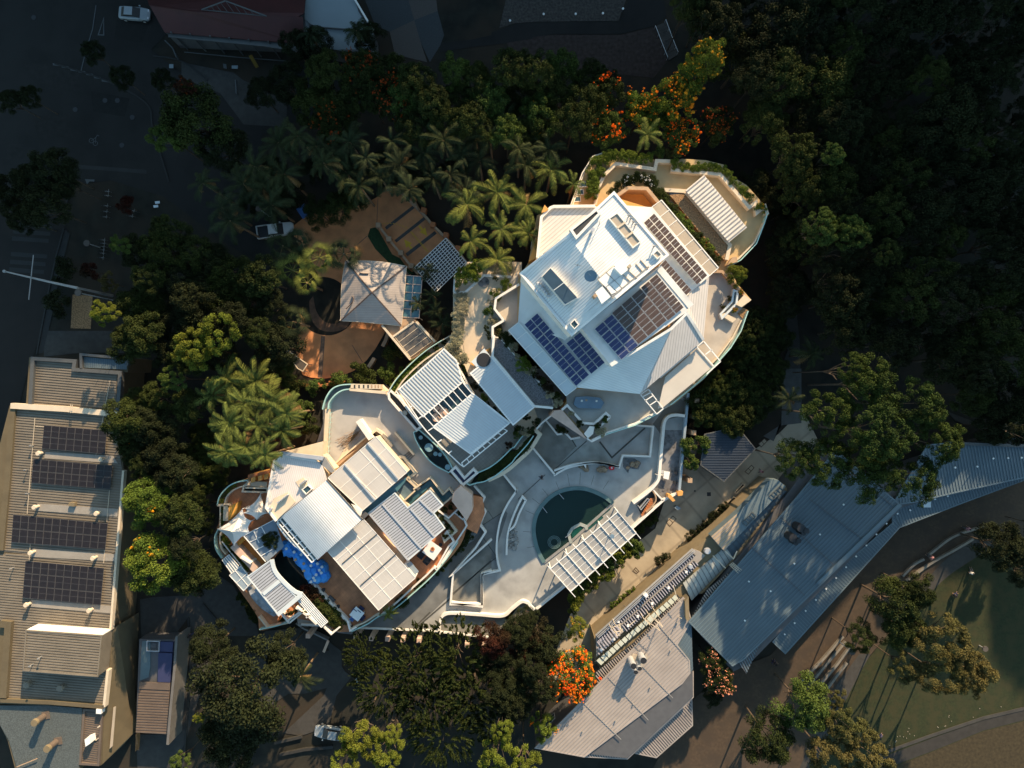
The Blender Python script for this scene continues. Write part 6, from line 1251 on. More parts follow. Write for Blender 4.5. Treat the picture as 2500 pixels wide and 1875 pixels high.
def crown_clumps(rng, kind):
    """unit-radius crown, z from 0 to about .8: uneven outline and lobes"""
    out = []
    if kind == 'broad': n, rr, k = 60, (.13, .27), 1.0
    elif kind == 'clump': n, rr, k = 92, (.09, .18), 1.0
    elif kind == 'open': n, rr, k = 44, (.10, .22), 1.0
    elif kind == 'flat': n, rr, k = 64, (.10, .22), .5
    elif kind == 'shrub': n, rr, k = 16, (.25, .42), .8
    ph = rng.random(6)*6.28
    for i in range(n):
        a = rng.random()*2*math.pi; r = math.sqrt(rng.random())*.88; edge = 1+.13*math.sin(3*a+ph[0])+.09*math.sin(5*a+ph[1])+.05*math.sin(9*a+ph[2]); r *= edge
        z = k*.62*math.sqrt(max(0, 1-min(1, r/edge)**2))+(rng.random()-.5)*.18
        out.append((r*math.cos(a), r*math.sin(a), max(.02, z), rr[0]+(rr[1]-rr[0])*rng.random()))
    return out
CROWN = {}; FLOW = {}
def crown_mesh(kind, var, lm):
    key = (kind, var, lm.name)
    if key in CROWN: return CROWN[key]
    rng = np.random.default_rng(hash((kind, var)) % 1000 if False else (sum(map(ord, kind))*13+var*7))
    cl = crown_clumps(rng, kind)
    n, s = {'broad': (17000, .025), 'clump': (19000, .020), 'open': (13000, .023), 'flat': (16000, .024), 'shrub': (3000, .06)}[kind]
    v, f = leaf_quads(rng, cl, n, s, .55 if kind != 'clump' else .4)
    me = mesh_np('crown_'+kind, v, f, [lm]); CROWN[key] = (me, cl); return CROWN[key]
def flower_mesh(kind, var, lm, fm, frac, seed):
    key = (kind, var, fm.name, frac, seed)
    if key in FLOW: return FLOW[key]
    _, cl = crown_mesh(kind, var, lm); rng = np.random.default_rng(seed)
    sp = []
    for c in cl:
        if rng.random() < frac: 
            for q in range(7): sp.append((c[0]+rng.normal()*c[3]*.62, c[1]+rng.normal()*c[3]*.62, c[2]+c[3]*(.55+.3*rng.random()), c[3]*(.08+.24*rng.random()**2.5)))
    v, f = leaf_quads(rng, sp, 2600, .019, .9, 1.0, .8); FLOW[key] = mesh_np('flowers', v, f, [fm]); return FLOW[key]
def trunk_mesh():
    mb = MB(); r = random.Random(3); mb.tube((0, 0, 0), (.02, .01, .55), .05, .035, 9)
    for i in range(7):
        a = i*.9; e = Vector((math.cos(a)*r.uniform(.35, .7), math.sin(a)*r.uniform(.35, .7), r.uniform(.75, .98))); m_ = Vector((e.x*.45, e.y*.45, .72)); mb.tube((.02, .01, .5+.02*i), m_, .025, .016, 6); mb.tube(m_, e, .016, .006, 6)
    me = bpy.data.meshes.new('trunk'); me.from_pydata([tuple(v) for v in mb.v], [], mb.f); me.materials.append(M_trunk); return me
TRUNK = trunk_mesh()
def tree(px, py, r, h, kind='broad', leaf=None, label='', cat='tree', group=None, flowers=None, ffrac=.3, var=None, zb=0.0, name='tree', flat=.9, fseed=1):
    """tree with its crown centred on the photograph point; r in photograph px at crown height, h metres to the top"""
    leaf = leaf or L_dark; zc = zb+h*.55; c = W(px, py, zb+h*.8); R = r/FPX*(H-zb-h*.8); var = RNG.randint(0, 3) if var is None else var
    t = thing(name, label, cat, (c.x, c.y, zb), group, RNG.uniform(0, 6.28))
    me, cl = crown_mesh(kind, var, leaf); hh = min(h*.62, R*1.5*flat)/.75; rz = 0
    o = mk_obj('crown', me, t, (0, 0, h-hh*.75)); o.scale = (R, R, hh)
    if flowers:
        fl = flowers if isinstance(flowers, list) else [flowers]
        for i, fm in enumerate(fl): f = mk_obj('flowers', flower_mesh(kind, var, leaf, fm, ffrac, fseed+i*17), t, (0, 0, h-hh*.75)); f.scale = (R, R, hh*1.02)
    tr = mk_obj('trunk', TRUNK, t, (0, 0, -.05)); tr.scale = (max(R, 1)*.9, max(R, 1)*.9, (h-hh*.3))
    return t
def palm_mesh(seed, lm, nf=17, ln=1.0, droop=1.0, fan=False):
    rng = np.random.default_rng(seed); V = []; F = []; MI = []; dry = [0]
    def quad(a, b, c, d): k = len(V); V.extend([a, b, c, d]); F.append([k, k+1, k+2, k+3]); MI.append(dry[0])
    for i in range(nf):
        az = i*2.399+rng.normal()*.35; el = 1.2-1.45*(i/nf)**.8+rng.normal()*.12; L = ln*(.62+.55*rng.random()); dry[0] = 1 if (i > nf-3 and rng.random() < .6) else 0; d = np.array([math.cos(az), math.sin(az), 0]); s_ = np.array([-math.sin(az), math.cos(az), 0])
        pts = []; p = np.array([0, 0, 0.]); ang = el; st = 12
        for k in range(st+1):
            pts.append(p.copy()); p = p+(d*math.cos(ang)+np.array([0, 0, math.sin(ang)]))*L/st; ang -= (.10+.12*k/st)*droop
        if fan:
            hub = pts[6]; ax = (pts[7]-pts[6]); ax /= np.linalg.norm(ax); w_ = s_*.01
            quad(pts[0]-w_, pts[0]+w_, hub+w_, hub-w_)
            for k in range(26):
                t_ = (k-12.5)/12.5*1.9; dr = ax*math.cos(t_)+s_*math.sin(t_); dr = dr-np.array([0, 0, .25*abs(t_)]); e = hub+dr*.42*L*(1-.12*abs(t_)); sd = np.cross(dr, [0, 0, 1]); sd = sd/(np.linalg.norm(sd)+1e-6)*.009
                m_ = (hub+e)/2; quad(hub-sd*.3, m_-sd, e+np.array([0, 0, -.05]), m_+sd)
            continue
        for k in range(st):
            w = .012*(1-k/st)+.004; quad(pts[k]-s_*w, pts[k]+s_*w, pts[k+1]+s_*w, pts[k+1]-s_*w)
        for k in range(1, st+1):
            for h2 in (0, .5):
                if k+h2 > st: continue
                b = pts[k]*(1-h2)+pts[min(st, k+1)]*h2; t_ = pts[k]-pts[k-1]; t_ /= np.linalg.norm(t_); u = (k+h2)/st; ll = L*.165*math.sin(math.pi*min(1, .16+.8*u))+.02
                for sg in (-1, 1):
                    dr = s_*sg*.8+t_*.65+np.array([0, 0, -.42*droop+rng.normal()*.16]); e = b+dr*ll; wd = t_*.0115; quad(b-wd, b+wd, (b+e)/2+wd*1.3, e); 
    v = np.array(V, dtype=float); f = np.array(F); mi = np.array(MI); return mesh_np('palm_crown', v, f, [lm, L_dry], mi)
PALM = {}
def palm(px, py, r, h, leaf=None, label='', group=None, fan=False, zb=0, name='palm_tree', trunk_lean=(0, 0), nf=17, droop=1.15):
    leaf = leaf or L_palm; v = RNG.randint(0, 9); key = (v, leaf.name, fan, nf, droop)
    if key not in PALM: PALM[key] = palm_mesh(v*11+(5 if fan else 0)+nf, leaf, nf, 1.0, droop, fan)
    c = W(px, py, zb+h); R = r/FPX*(H-zb-h)*1.25; t = thing(name, label, 'palm', (c.x, c.y, zb), group, RNG.uniform(0, 6.28))
    q_ = RNG.uniform(.78, 1.15); o = mk_obj('crown', PALM[key], t, (0, 0, h)); o.scale = (R*q_, R*q_, R*q_*RNG.uniform(.8, 1.2)); o.rotation_euler = (RNG.uniform(-.22, .22), RNG.uniform(-.22, .22), 0)
    if 'ptr' not in PALM:
        mb = MB(); prev = Vector((0, 0, 0))
        for i in range(1, 7): q = Vector((.3*math.sin(i*.35)*.1, 0, i/6)); mb.tube(prev, q, .9-.05*i, .86-.05*i, 9); prev = q
        me = bpy.data.meshes.new('palm_trunk'); me.from_pydata([tuple(a) for a in mb.v], [], mb.f); me.materials.append(M_palmtrunk); PALM['ptr'] = me
    tr = mk_obj('trunk', PALM['ptr'], t, (0, 0, 0)); tr.scale = (.2, .2, h+.05)
    return t
def inside(p, poly):
    c = False; j = len(poly)-1
    for i in range(len(poly)):
        if (poly[i][1] > p[1]) != (poly[j][1] > p[1]) and p[0] < (poly[j][0]-poly[i][0])*(p[1]-poly[i][1])/(poly[j][1]-poly[i][1])+poly[i][0]: c = not c
        j = i
    return c
def fill(s, step, r, h, label, group, kinds=(('broad', 1),), leaf=None, **k):
    poly = PX(s); xs = [p[0] for p in poly]; ys = [p[1] for p in poly]; y = min(ys); row = 0; n = 0
    ncell = 5 if (max(xs)-min(xs))*(max(ys)-min(ys)) > 1.2e5 else (3 if (max(xs)-min(xs)) > 90 else 1); RN = {5: ['top', 'upper', 'middle', 'lower', 'bottom'], 3: ['upper', 'middle', 'lower'], 1: ['']}[ncell]; CN = {5: ['far left', 'left', 'centre', 'right', 'far right'], 3: ['left', 'centre', 'right'], 1: ['']}[ncell]
    while y < max(ys):
        x = min(xs)+(step*.5 if row % 2 else 0)
        while x < max(xs):
            q = (x+RNG.uniform(-.25, .25)*step, y+RNG.uniform(-.25, .25)*step)
            if inside(q, poly):
                kd = RNG.choices([a for a, b in kinds], [b for a, b in kinds])[0]; lf = leaf if not isinstance(leaf, list) else RNG.choice(leaf)
                rw = RN[min(ncell-1, max(0, int((q[1]-min(ys))/(max(ys)-min(ys)+1)*ncell)))]; cw = CN[min(ncell-1, max(0, int((q[0]-min(xs))/(max(xs)-min(xs)+1)*ncell)))]
                tree(q[0], q[1], r*RNG.uniform(.75, 1.3), h*RNG.uniform(.8, 1.2), kd, lf, (label+', %s %s part' % (rw, cw)) if ncell > 1 else label, 'tree', group, **k); n += 1
            x += step
        y += step*.87; row += 1
    return n
# upper wood
GU = 'trees of the dark wood across the top'
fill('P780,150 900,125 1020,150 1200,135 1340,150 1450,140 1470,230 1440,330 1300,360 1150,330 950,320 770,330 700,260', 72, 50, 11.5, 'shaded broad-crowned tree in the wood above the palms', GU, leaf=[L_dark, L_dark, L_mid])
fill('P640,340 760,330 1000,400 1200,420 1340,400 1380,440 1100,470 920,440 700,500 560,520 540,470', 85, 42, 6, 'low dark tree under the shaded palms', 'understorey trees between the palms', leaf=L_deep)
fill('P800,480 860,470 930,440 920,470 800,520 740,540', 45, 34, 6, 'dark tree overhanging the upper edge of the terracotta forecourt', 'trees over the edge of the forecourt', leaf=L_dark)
tree(880, 165, 55, 12, 'flat', L_dark, 'dark flame tree with dull orange-red blossom, nearest the white sheet roof', flowers=F_dull, ffrac=.5, name='flame_tree')
tree(968, 232, 62, 12.5, 'flat', L_dark, 'dark flame tree with a vertical band of dull orange blossom in the upper wood', flowers=F_dull, ffrac=.45, name='flame_tree', fseed=4)
tree(810, 290, 55, 11, 'flat', L_dark, 'dark flame tree with a few rust blossoms at the left end of the upper wood', flowers=F_dull, ffrac=.35, name='flame_tree', fseed=8)
tree(1480, 210, 55, 12, 'flat', L_dark, 'shaded flame tree with scattered red blossom left of the sunlit one', flowers=F_red, ffrac=.13, name='flame_tree', fseed=2)
tree(1490, 305, 58, 11.5, 'flat', L_mid, 'flame tree with clusters of red and orange blossom above the villa hedge', flowers=F_red, ffrac=.22, name='flame_tree', fseed=3)
tree(1315, 285, 60, 11.5, 'open', L_mid, 'olive-green tree with a few orange blossoms in the middle of the upper wood', flowers=F_yellow, ffrac=.05, fseed=6)
tree(1570, 265, 50, 12, 'flat', L_hedge, 'sunlit flame tree with big orange blossom clusters, middle one of the bright group', flowers=[F_orange, F_yellow], ffrac=.18, name='flame_tree', fseed=12)
tree(1650, 235, 62, 14, 'flat', L_bright, 'brightest flame tree covered in orange blossom north of the main villa', flowers=[F_orange, F_yellow], ffrac=.24, name='flame_tree', fseed=5)
tree(1720, 150, 46, 15, 'broad', L_bright, 'rounded yellow-green tree with small orange blossoms at the top of the bright group', flowers=[F_yellow], ffrac=.14, name='flame_tree', fseed=9)
tree(1685, 190, 38, 12.5, 'broad', L_hedge, 'green tree joining the rounded top tree and the brightest flame tree', flowers=[F_yellow], ffrac=.08, name='flame_tree', fseed=16)
tree(1600, 300, 44, 10, 'broad', L_hedge, 'green leafy tree between the sunlit palm and the flame trees')
tree(1665, 330, 50, 12, 'flat', L_mid, 'flame tree with fiery red blossom touching the villa planting', flowers=[F_orange, F_red], ffrac=.18, name='flame_tree', fseed=7)
tree(1755, 300, 50, 11, 'flat', L_dark, 'shaded flame tree with dull orange blossom at the right of the bright group', flowers=F_dull, ffrac=.4, name='flame_tree', fseed=14)
palm(1580, 330, 52, 12, L_palm, 'sunlit feathery palm standing alone in front of the orange flame trees')
# palms
GP = 'shaded feathery palms above the forecourt'; lp = 'dark feathery palm in the belt above the forecourt'
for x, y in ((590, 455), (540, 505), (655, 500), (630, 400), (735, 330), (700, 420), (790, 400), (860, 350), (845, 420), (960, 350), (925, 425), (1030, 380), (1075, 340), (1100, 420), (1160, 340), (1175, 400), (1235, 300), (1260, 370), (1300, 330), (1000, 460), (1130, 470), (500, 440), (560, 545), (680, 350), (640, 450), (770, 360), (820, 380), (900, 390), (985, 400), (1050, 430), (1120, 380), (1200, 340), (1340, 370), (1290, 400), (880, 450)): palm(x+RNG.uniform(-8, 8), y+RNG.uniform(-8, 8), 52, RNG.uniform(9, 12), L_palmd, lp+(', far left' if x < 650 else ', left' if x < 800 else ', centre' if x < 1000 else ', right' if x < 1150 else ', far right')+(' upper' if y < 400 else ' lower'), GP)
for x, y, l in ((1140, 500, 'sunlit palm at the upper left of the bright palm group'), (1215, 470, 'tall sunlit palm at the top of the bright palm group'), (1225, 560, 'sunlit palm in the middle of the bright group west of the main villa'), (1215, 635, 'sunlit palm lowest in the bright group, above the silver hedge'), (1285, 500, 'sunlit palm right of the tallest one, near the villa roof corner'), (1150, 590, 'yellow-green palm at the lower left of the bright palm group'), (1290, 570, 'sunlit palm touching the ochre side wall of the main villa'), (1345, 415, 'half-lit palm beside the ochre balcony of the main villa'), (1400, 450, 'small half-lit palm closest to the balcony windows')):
    palm(x, y, 52 if x != 1400 else 34, 10.5, L_palm, l, 'bright palms west of the main villa')
GB = 'palms of the big clump left of the round terrace'
for i, (x, y) in enumerate(((555, 925), (625, 930), (520, 965), (600, 985), (670, 990), (560, 1030), (630, 1040), (690, 1050), (600, 1090), (560, 1100), (650, 1110), (700, 1010))):
    palm(x, y, 58, 9+.25*i, L_palm, 'long-fronded sunlit palm of the big clump left of the villa, '+('upper ' if y < 985 else 'middle ' if y < 1045 else 'lower ')+('left' if x < 580 else 'centre' if x < 640 else 'right'), GB, nf=23)
palm(735, 1650, 62, 8, L_palmd, 'dark palm standing alone beside the lower footpath', nf=15)
for x, y, l, lf in ((715, 660, 'orange-tipped fan palm left of the pavilion, the upper left one', L_palm), (780, 630, 'sunlit fan palm touching the upper left corner of the pavilion roof', L_palm), (750, 690, 'golden fan palm with dry fronds left of the pavilion', L_palm), (715, 785, 'shaded fan palm by the round flower bed', L_palmd), (725, 590, 'blue-grey fan palm above the pavilion', L_palmd), (840, 620, 'shaded fan palm above the pavilion roof edge', L_palmd), (690, 600, 'dim fan palm at the edge of the drive near the pickup', L_palmd)):
    palm(x, y, 44, 7.5, lf, l, 'fan palms around the pavilion', fan=True)
for x, y in ((1055, 720), (1080, 790), (1040, 660), (1060, 760), (1020, 740)): palm(x, y, 30, 5, L_palmd, 'dark palm in the shaded bed between glass canopy and garden terrace', 'palms right of the glass canopy')
for x, y in ((950, 910), (905, 930), (880, 900), (960, 860), (1000, 900), (830, 930), (990, 830)): tree(x, y, 26, 3.0, 'shrub', L_dark if RNG.random() < .6 else L_mid, 'dark green shrub on the slope between the round forecourt and the middle wing', 'shrub', 'shrubs on the slope right of the round forecourt', name='shrub')
for x, y in ((720, 935), (770, 945), (830, 965), (690, 965), (740, 1000), (760, 1040), (700, 1060)): tree(x, y, 24, 2.5, 'shrub', L_mid if RNG.random() < .4 else L_dark, 'low green shrub on the slope above the small villa', 'shrub', 'shrubs on the slope above the small villa', name='shrub')
palm(1980, 865, 42, 7, L_palmd, 'dim palm beside the right-hand path'); palm(1925, 975, 40, 7, L_palmd, 'dim palm at the foot of the right-hand path')
# left wood
GL = 'trees of the left wood'
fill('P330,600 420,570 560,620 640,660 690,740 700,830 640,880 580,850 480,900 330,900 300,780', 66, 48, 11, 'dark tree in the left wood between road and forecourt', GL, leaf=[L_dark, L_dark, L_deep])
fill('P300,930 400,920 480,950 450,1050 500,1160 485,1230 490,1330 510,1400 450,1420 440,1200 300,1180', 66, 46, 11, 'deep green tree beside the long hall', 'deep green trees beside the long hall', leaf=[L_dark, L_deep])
fill('P660,860 720,870 740,900 680,950 650,920', 40, 30, 6, 'dark tree behind the round forecourt and the pale shelter', 'dark trees behind the pale shelter', leaf=L_dark)
tree(545, 815, 55, 14.5, 'open', L_bright, 'bright yellow-green tree at the right of the sunlit pair above the palm clump'); tree(478, 850, 52, 14.5, 'open', L_bright, 'bright yellow-green tree at the left of the sunlit pair above the palm clump')
tree(430, 925, 34, 12.5, 'open', L_mid, 'small sunlit tree just left below the bright pair')
tree(268, 765, 34, 13, 'open', L_bright, 'small bright tree at the left edge of the left wood, above the long hall'); tree(312, 605, 28, 13, 'open', L_mid, 'small yellowish tree at the upper left corner of the left wood')
tree(335, 1080, 60, 11, 'flat', L_dark, 'dark tree sprinkled with orange flowers against the long hall roof', flowers=F_orange, ffrac=.05, name='flame_tree', fseed=21)
tree(365, 1225, 62, 12, 'broad', L_hedge, 'sunlit green tree with orange flowers beside the hall, upper of the pair', flowers=F_yellow, ffrac=.05, name='flame_tree', fseed=22)
tree(375, 1375, 70, 12.5, 'broad', L_hedge, 'sunlit green tree with small yellow flowers beside the hall, lower of the pair', flowers=F_yellow, ffrac=.05, name='flame_tree', fseed=23)
tree(470, 1400, 60, 10, 'broad', L_dark, 'dark tree right of the sunlit pair, above the paved yard')
# upper left
tree(470, 290, 88, 13, 'broad', L_dark, 'large dark tree with golden sunlit tips beside the plaza', var=1); tree(420, 340, 50, 12, 'open', L_mid, 'half-lit tree at the left side of the large plaza tree'); tree(540, 360, 62, 10, 'broad', L_deep, 'dark tree below the large plaza tree')
tree(465, 225, 26, 13.5, 'open', L_red, 'small reddish sunlit tree at the top of the large plaza tree', flowers=F_dull, ffrac=.2, fseed=31)
for x, y, r in ((640, 230, 40), (700, 200, 50), (770, 110, 45), (720, 110, 38), (900, 90, 40)): tree(x, y, r, 8, 'broad', L_deep, 'very dark tree in front of the top buildings', 'tree', 'dark trees in front of the top buildings')
palm(760, 85, 36, 8, L_palmd, 'shaded palm against the white sheet roof, left one'); palm(870, 75, 36, 8, L_palmd, 'shaded palm against the white sheet roof, right one')
fill('P-20,410 130,400 190,470 150,520 60,560 -20,560', 72, 46, 9, 'almost black street tree at the left edge', 'street trees at the left edge', leaf=L_deep)
for x, y in ((30, 250), (75, 240), (230, 130), (300, 190), (400, 200)): tree(x, y, 30, 7, 'broad', L_deep, 'small black-green street tree on the dark plaza', 'tree', 'small trees on the dark plaza')
tree(220, 660, 22, 4, 'shrub', L_red, 'small red-leaved bush beside the bicycle row', 'shrub', name='shrub'); tree(265, 690, 24, 4.5, 'open', L_olive, 'thin brown-leaved bush below the red one', 'shrub', name='shrub'); tree(305, 500, 22, 4, 'shrub', L_red, 'dull red bush right of the bicycle racks', 'shrub', name='shrub')
# hedge strip along street
tree(140, 740, 34, 3, 'shrub', L_deep, 'dark hedge bush at the kerb left of the garden bed', 'shrub', 'dark hedge bushes along the street', name='shrub'); tree(150, 660, 34, 3, 'shrub', L_deep, 'dark hedge bush at the kerb left of the garden bed', 'shrub', 'dark hedge bushes along the street', name='shrub')
# right wood
GR_ = 'trees of the dark right-hand wood'
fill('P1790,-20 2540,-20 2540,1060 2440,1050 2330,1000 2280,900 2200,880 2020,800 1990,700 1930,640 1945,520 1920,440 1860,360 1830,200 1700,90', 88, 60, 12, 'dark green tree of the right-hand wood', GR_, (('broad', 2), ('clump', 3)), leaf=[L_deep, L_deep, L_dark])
fill('P1640,-20 1720,-20 1760,60 1700,80 1660,40', 50, 42, 12, 'dark tree at the top edge left of the right-hand wood', 'dark trees at the top edge', leaf=L_dark)
for x, y, r, l in ((1865, 300, 58, 'fine-leaved brownish tree in the right wood just right of the flame trees'), (1935, 440, 52, 'dim bushy tree above the corner of the villa terrace'), (1960, 470, 60, 'dim clumpy tree above the few sunlit tips')): tree(x, y, r, 12, 'clump', L_dark, l, 'tree', None, var=2)
tree(1990, 560, 48, 15.5, 'clump', L_mid, 'clumpy tree with a few sunlit tips right of the villa, left one', var=1); tree(2065, 575, 46, 15.5, 'clump', L_mid, 'clumpy tree with a few sunlit tips right of the villa, right one', var=3)
fill('P1780,400 1860,420 1930,560 1990,720 1960,800 1900,740 1880,640 1880,520 1800,440', 48, 34, 7, 'low dark tree between villa and right-hand wood', 'low trees between villa and wood', leaf=L_deep)
fill('P495,990 540,1120 530,1180 500,1230 500,1340 520,1430 470,1420 455,1300 440,1180 450,1080', 42, 32, 5.5, 'low dark tree left of the small villa', 'low trees left of the small villa', leaf=[L_deep, L_dark])
tree(2015, 390, 30, 15.5, 'clump', L_mid, 'small clumpy tree with one bright tip in the upper right wood'); tree(2150, 625, 36, 15, 'clump', L_dark, 'small clumpy tree with a single lit tip deep in the right wood')
fill('P1830,770 1900,740 1915,900 1900,1000 1830,1040 1720,1060 1720,980', 46, 36, 5, 'low leafy tree between villa and right-hand path', 'low leafy trees east of the villa', leaf=L_dark)
for x, y in ((1680, 1090), (1715, 1085), (1690, 1125), (1710, 1020)): tree(x, y, 22, 5, 'shrub', L_mid if y != 1020 else L_dark, 'shrub with golden tips beside the steel-blue balustrade', 'shrub', 'shrubs beside the steel-blue balustrade', name='shrub')
tree(1686, 1140, 12, 3.5, 'shrub', L_dark, 'small shrub with orange flowers at the end of the balustrade shrubs', 'shrub', flowers=F_orange, ffrac=.7, name='shrub')
lab = ['large clumpy fig tree crown over the blue roof, %s' % s for s in ('left part beside the promenade', 'upper left lobe', 'top lobe', 'upper right lobe', 'right lobe over the tapering roof', 'lower right lobe with bright tips', 'lower middle lobe', 'central lobe', 'lower left lobe over the gallery end', 'small top lobe')]
for k, (x, y, r, h) in enumerate(((1925, 1120, 58, 17), (2010, 1010, 72, 19), (2110, 940, 78, 20), (2220, 990, 74, 20), (2270, 1075, 66, 19), (2215, 1170, 66, 18), (2110, 1150, 76, 19), (2130, 1060, 84, 22), (2010, 1130, 74, 18), (2060, 905, 46, 19))):
    tree(x, y, r*.93, h, 'clump', L_fig, lab[k], 'tree', var=k % 4, name='fig_tree')
fill('P2330,1040 2440,1060 2540,1080 2540,1020 2400,1000', 60, 44, 8, 'dark bush at the right edge above the tapering blue roof', 'dark bushes at the right edge', leaf=L_deep)
fill('P2430,1320 2540,1240 2540,1420 2440,1380', 60, 46, 9, 'dark tree at the right edge below the blue hall', 'dark trees at the right edge of the lawn', leaf=L_deep)
# lawn trees
for x, y, r, h, kd, lf, l in ((2185, 1475, 66, 11, 'broad', L_dark, 'dark green tree at the top of the lawn, largest of the dark ones'), (2235, 1440, 44, 10.5, 'broad', L_dark, 'dark green tree at the upper right of the lawn group'), (2200, 1535, 52, 10, 'broad', L_dark, 'dark green tree in the middle of the lawn group'), (2095, 1555, 42, 9.5, 'open', L_dark, 'green tree overhanging the white seating steps'),
                            (2300, 1560, 66, 12, 'open', L_olive, 'golden olive tree right of the dark lawn trees'), (2380, 1650, 62, 12, 'flat', L_olive, 'golden olive tree at the right tip of the lawn group'), (2290, 1645, 56, 11, 'open', L_olive, 'golden olive tree over the upper edge of the sunlit grass'), (2205, 1625, 40, 10, 'open', L_olive, 'small golden olive tree at the left end of the olive row'), (2340, 1610, 50, 12, 'flat', L_olive, 'golden olive tree in the middle of the olive row'),
                            (1960, 1720, 72, 12, 'broad', L_mid, 'fresh green tree at the bottom beside the sandy path'), (1875, 1800, 64, 11, 'broad', L_dark, 'dark glossy tree at the bottom edge by the sandy path'), (2060, 1770, 58, 12, 'open', L_olive, 'olive-gold tree beside the footpath through the lawn'), (2020, 1850, 60, 12, 'open', L_olive, 'olive-gold tree at the bottom edge'), (2110, 1840, 58, 12, 'open', L_olive, 'olive-gold tree at the bottom edge by the dark road'), (2035, 1700, 26, 9, 'open', L_olive, 'narrow olive tree between green tree and footpath')):
    tree(x, y, r, h, kd, lf, l)
# south trees
tree(600, 1690, 130, 12, 'broad', L_deep, 'very wide dark tree at the bottom left below the paved yard', var=2, flat=.6); tree(520, 1580, 60, 9, 'broad', L_deep, 'dark tree at the upper left of the wide one'); tree(700, 1590, 50, 9, 'broad', L_deep, 'dark tree between the wide tree and the small villa')
tree(560, 1810, 80, 9, 'broad', L_deep, 'dark tree at the bottom edge under the wide one'); tree(498, 1740, 16, 9.5, 'open', L_bright, 'small bright yellow bush tip at the left side of the wide dark tree'); tree(450, 1850, 26, 9, 'open', L_mid, 'small half-lit tree at the bottom edge left of the wide one')
def brush(px, py, r, h, label, leaf, seed):
    """tree of upswept feathery branches"""
    c = W(px, py, h*.8); R = r/FPX*(H-h*.8); t = thing('feathery_tree', label, 'tree', (c.x, c.y, 0), 'feathery trees at the bottom'); rng = np.random.default_rng(seed); V = []; F = []
    for i in range(210):
        a = rng.random()*6.28; rr_ = math.sqrt(rng.random())*R; b = np.array([math.cos(a)*rr_, math.sin(a)*rr_, h*(.42+.40*(1-(rr_/R)**2)*rng.random()**.4)]); d = np.array([math.cos(a)*.55+rng.normal()*.15, math.sin(a)*.55+.25+rng.normal()*.15, .75]); d /= np.linalg.norm(d); L = R*.34*(.7+.6*rng.random())
        for k in range(44):
            u = rng.random(); p = b+d*L*u; ang = rng.random()*6.28; o1 = np.cross(d, [0, 0, 1]); o1 /= np.linalg.norm(o1); o2 = np.cross(d, o1); q = (o1*math.cos(ang)+o2*math.sin(ang)); e = p+(d*.8+q*.8)*L*.20*(1.15-u); w = np.cross(q, d)*.075; k0 = len(V); V.extend([p-w, p+w, e+w*.4, e-w*.4]); F.append([k0, k0+1, k0+2, k0+3])
    mk_obj('crown', mesh_np('brush_crown', np.array(V), np.array(F), [leaf]), t); tr = mk_obj('trunk', TRUNK, t); tr.scale = (R*.5, R*.5, h*.6)
for k, (x, y, r, l) in enumerate(((1010, 1640, 85, 'upper left'), (1110, 1620, 85, 'upper right'), (930, 1700, 80, 'left'), (1040, 1720, 90, 'middle'), (1150, 1720, 85, 'right'), (1080, 1810, 90, 'bottom'), (870, 1620, 45, 'small far left'), (1200, 1780, 60, 'lower right'))): brush(x, y, r, 12, 'dark feathery tree with upswept branches below the deck balustrade, the %s one' % l, L_dark, 50+k)
for x, y, r, l in ((880, 1790, 52, 'bright yellow-green tree at the bottom, upper left of its group'), (940, 1830, 50, 'bright yellow-green tree at the bottom edge below the feathery trees'), (850, 1850, 40, 'bright yellow-green tree in the bottom edge, furthest left of its group'), (960, 1780, 28, 'small bright yellow-green branch tip among the feathery trees'), (1220, 1840, 52, 'bright yellow-green tree at the bottom edge left of the ribbed hall'), (1280, 1860, 46, 'bright yellow-green tree at the bottom edge touching the ribbed hall corner'), (1225, 1770, 30, 'half-lit green tree above the bright pair by the ribbed hall')): tree(x, y, r, 13, 'open', L_bright, l)
fill('P1180,1540 1300,1500 1340,1560 1330,1700 1250,1740 1200,1660', 52, 40, 9, 'very dark reddish tree below the wavy wall', 'dull red trees below the wavy wall', leaf=[L_red, L_deep, L_deep])
tree(1395, 1650, 62, 9, 'broad', L_hedge, 'round tree thick with vivid orange-red blossom beside the ribbed hall', flowers=[F_orange, F_red, F_orange], ffrac=.5, name='flame_tree', fseed=40)
tree(1325, 1770, 34, 8, 'open', L_hedge, 'small green tree with a few orange blossoms below the vivid orange one', flowers=F_orange, ffrac=.1, name='flame_tree', fseed=41)
tree(1407, 1530, 32, 8, 'open', L_bright, 'slender yellow-green tree with orange tips above the vivid orange one', flowers=F_yellow, ffrac=.15, name='flame_tree', fseed=42)
tree(1735, 1615, 34, 7, 'broad', L_dark, 'dark bush dotted with pink blossom between the two grey halls, upper one', flowers=F_pink, ffrac=.35, name='flowering_bush', fseed=43); tree(1755, 1660, 36, 7, 'broad', L_dark, 'dark bush dotted with pink blossom between the two grey halls, lower one', flowers=F_pink, ffrac=.35, name='flowering_bush', fseed=44)
tree(1740, 1700, 26, 5, 'broad', L_deep, 'dark bush below the pink-flowered ones')
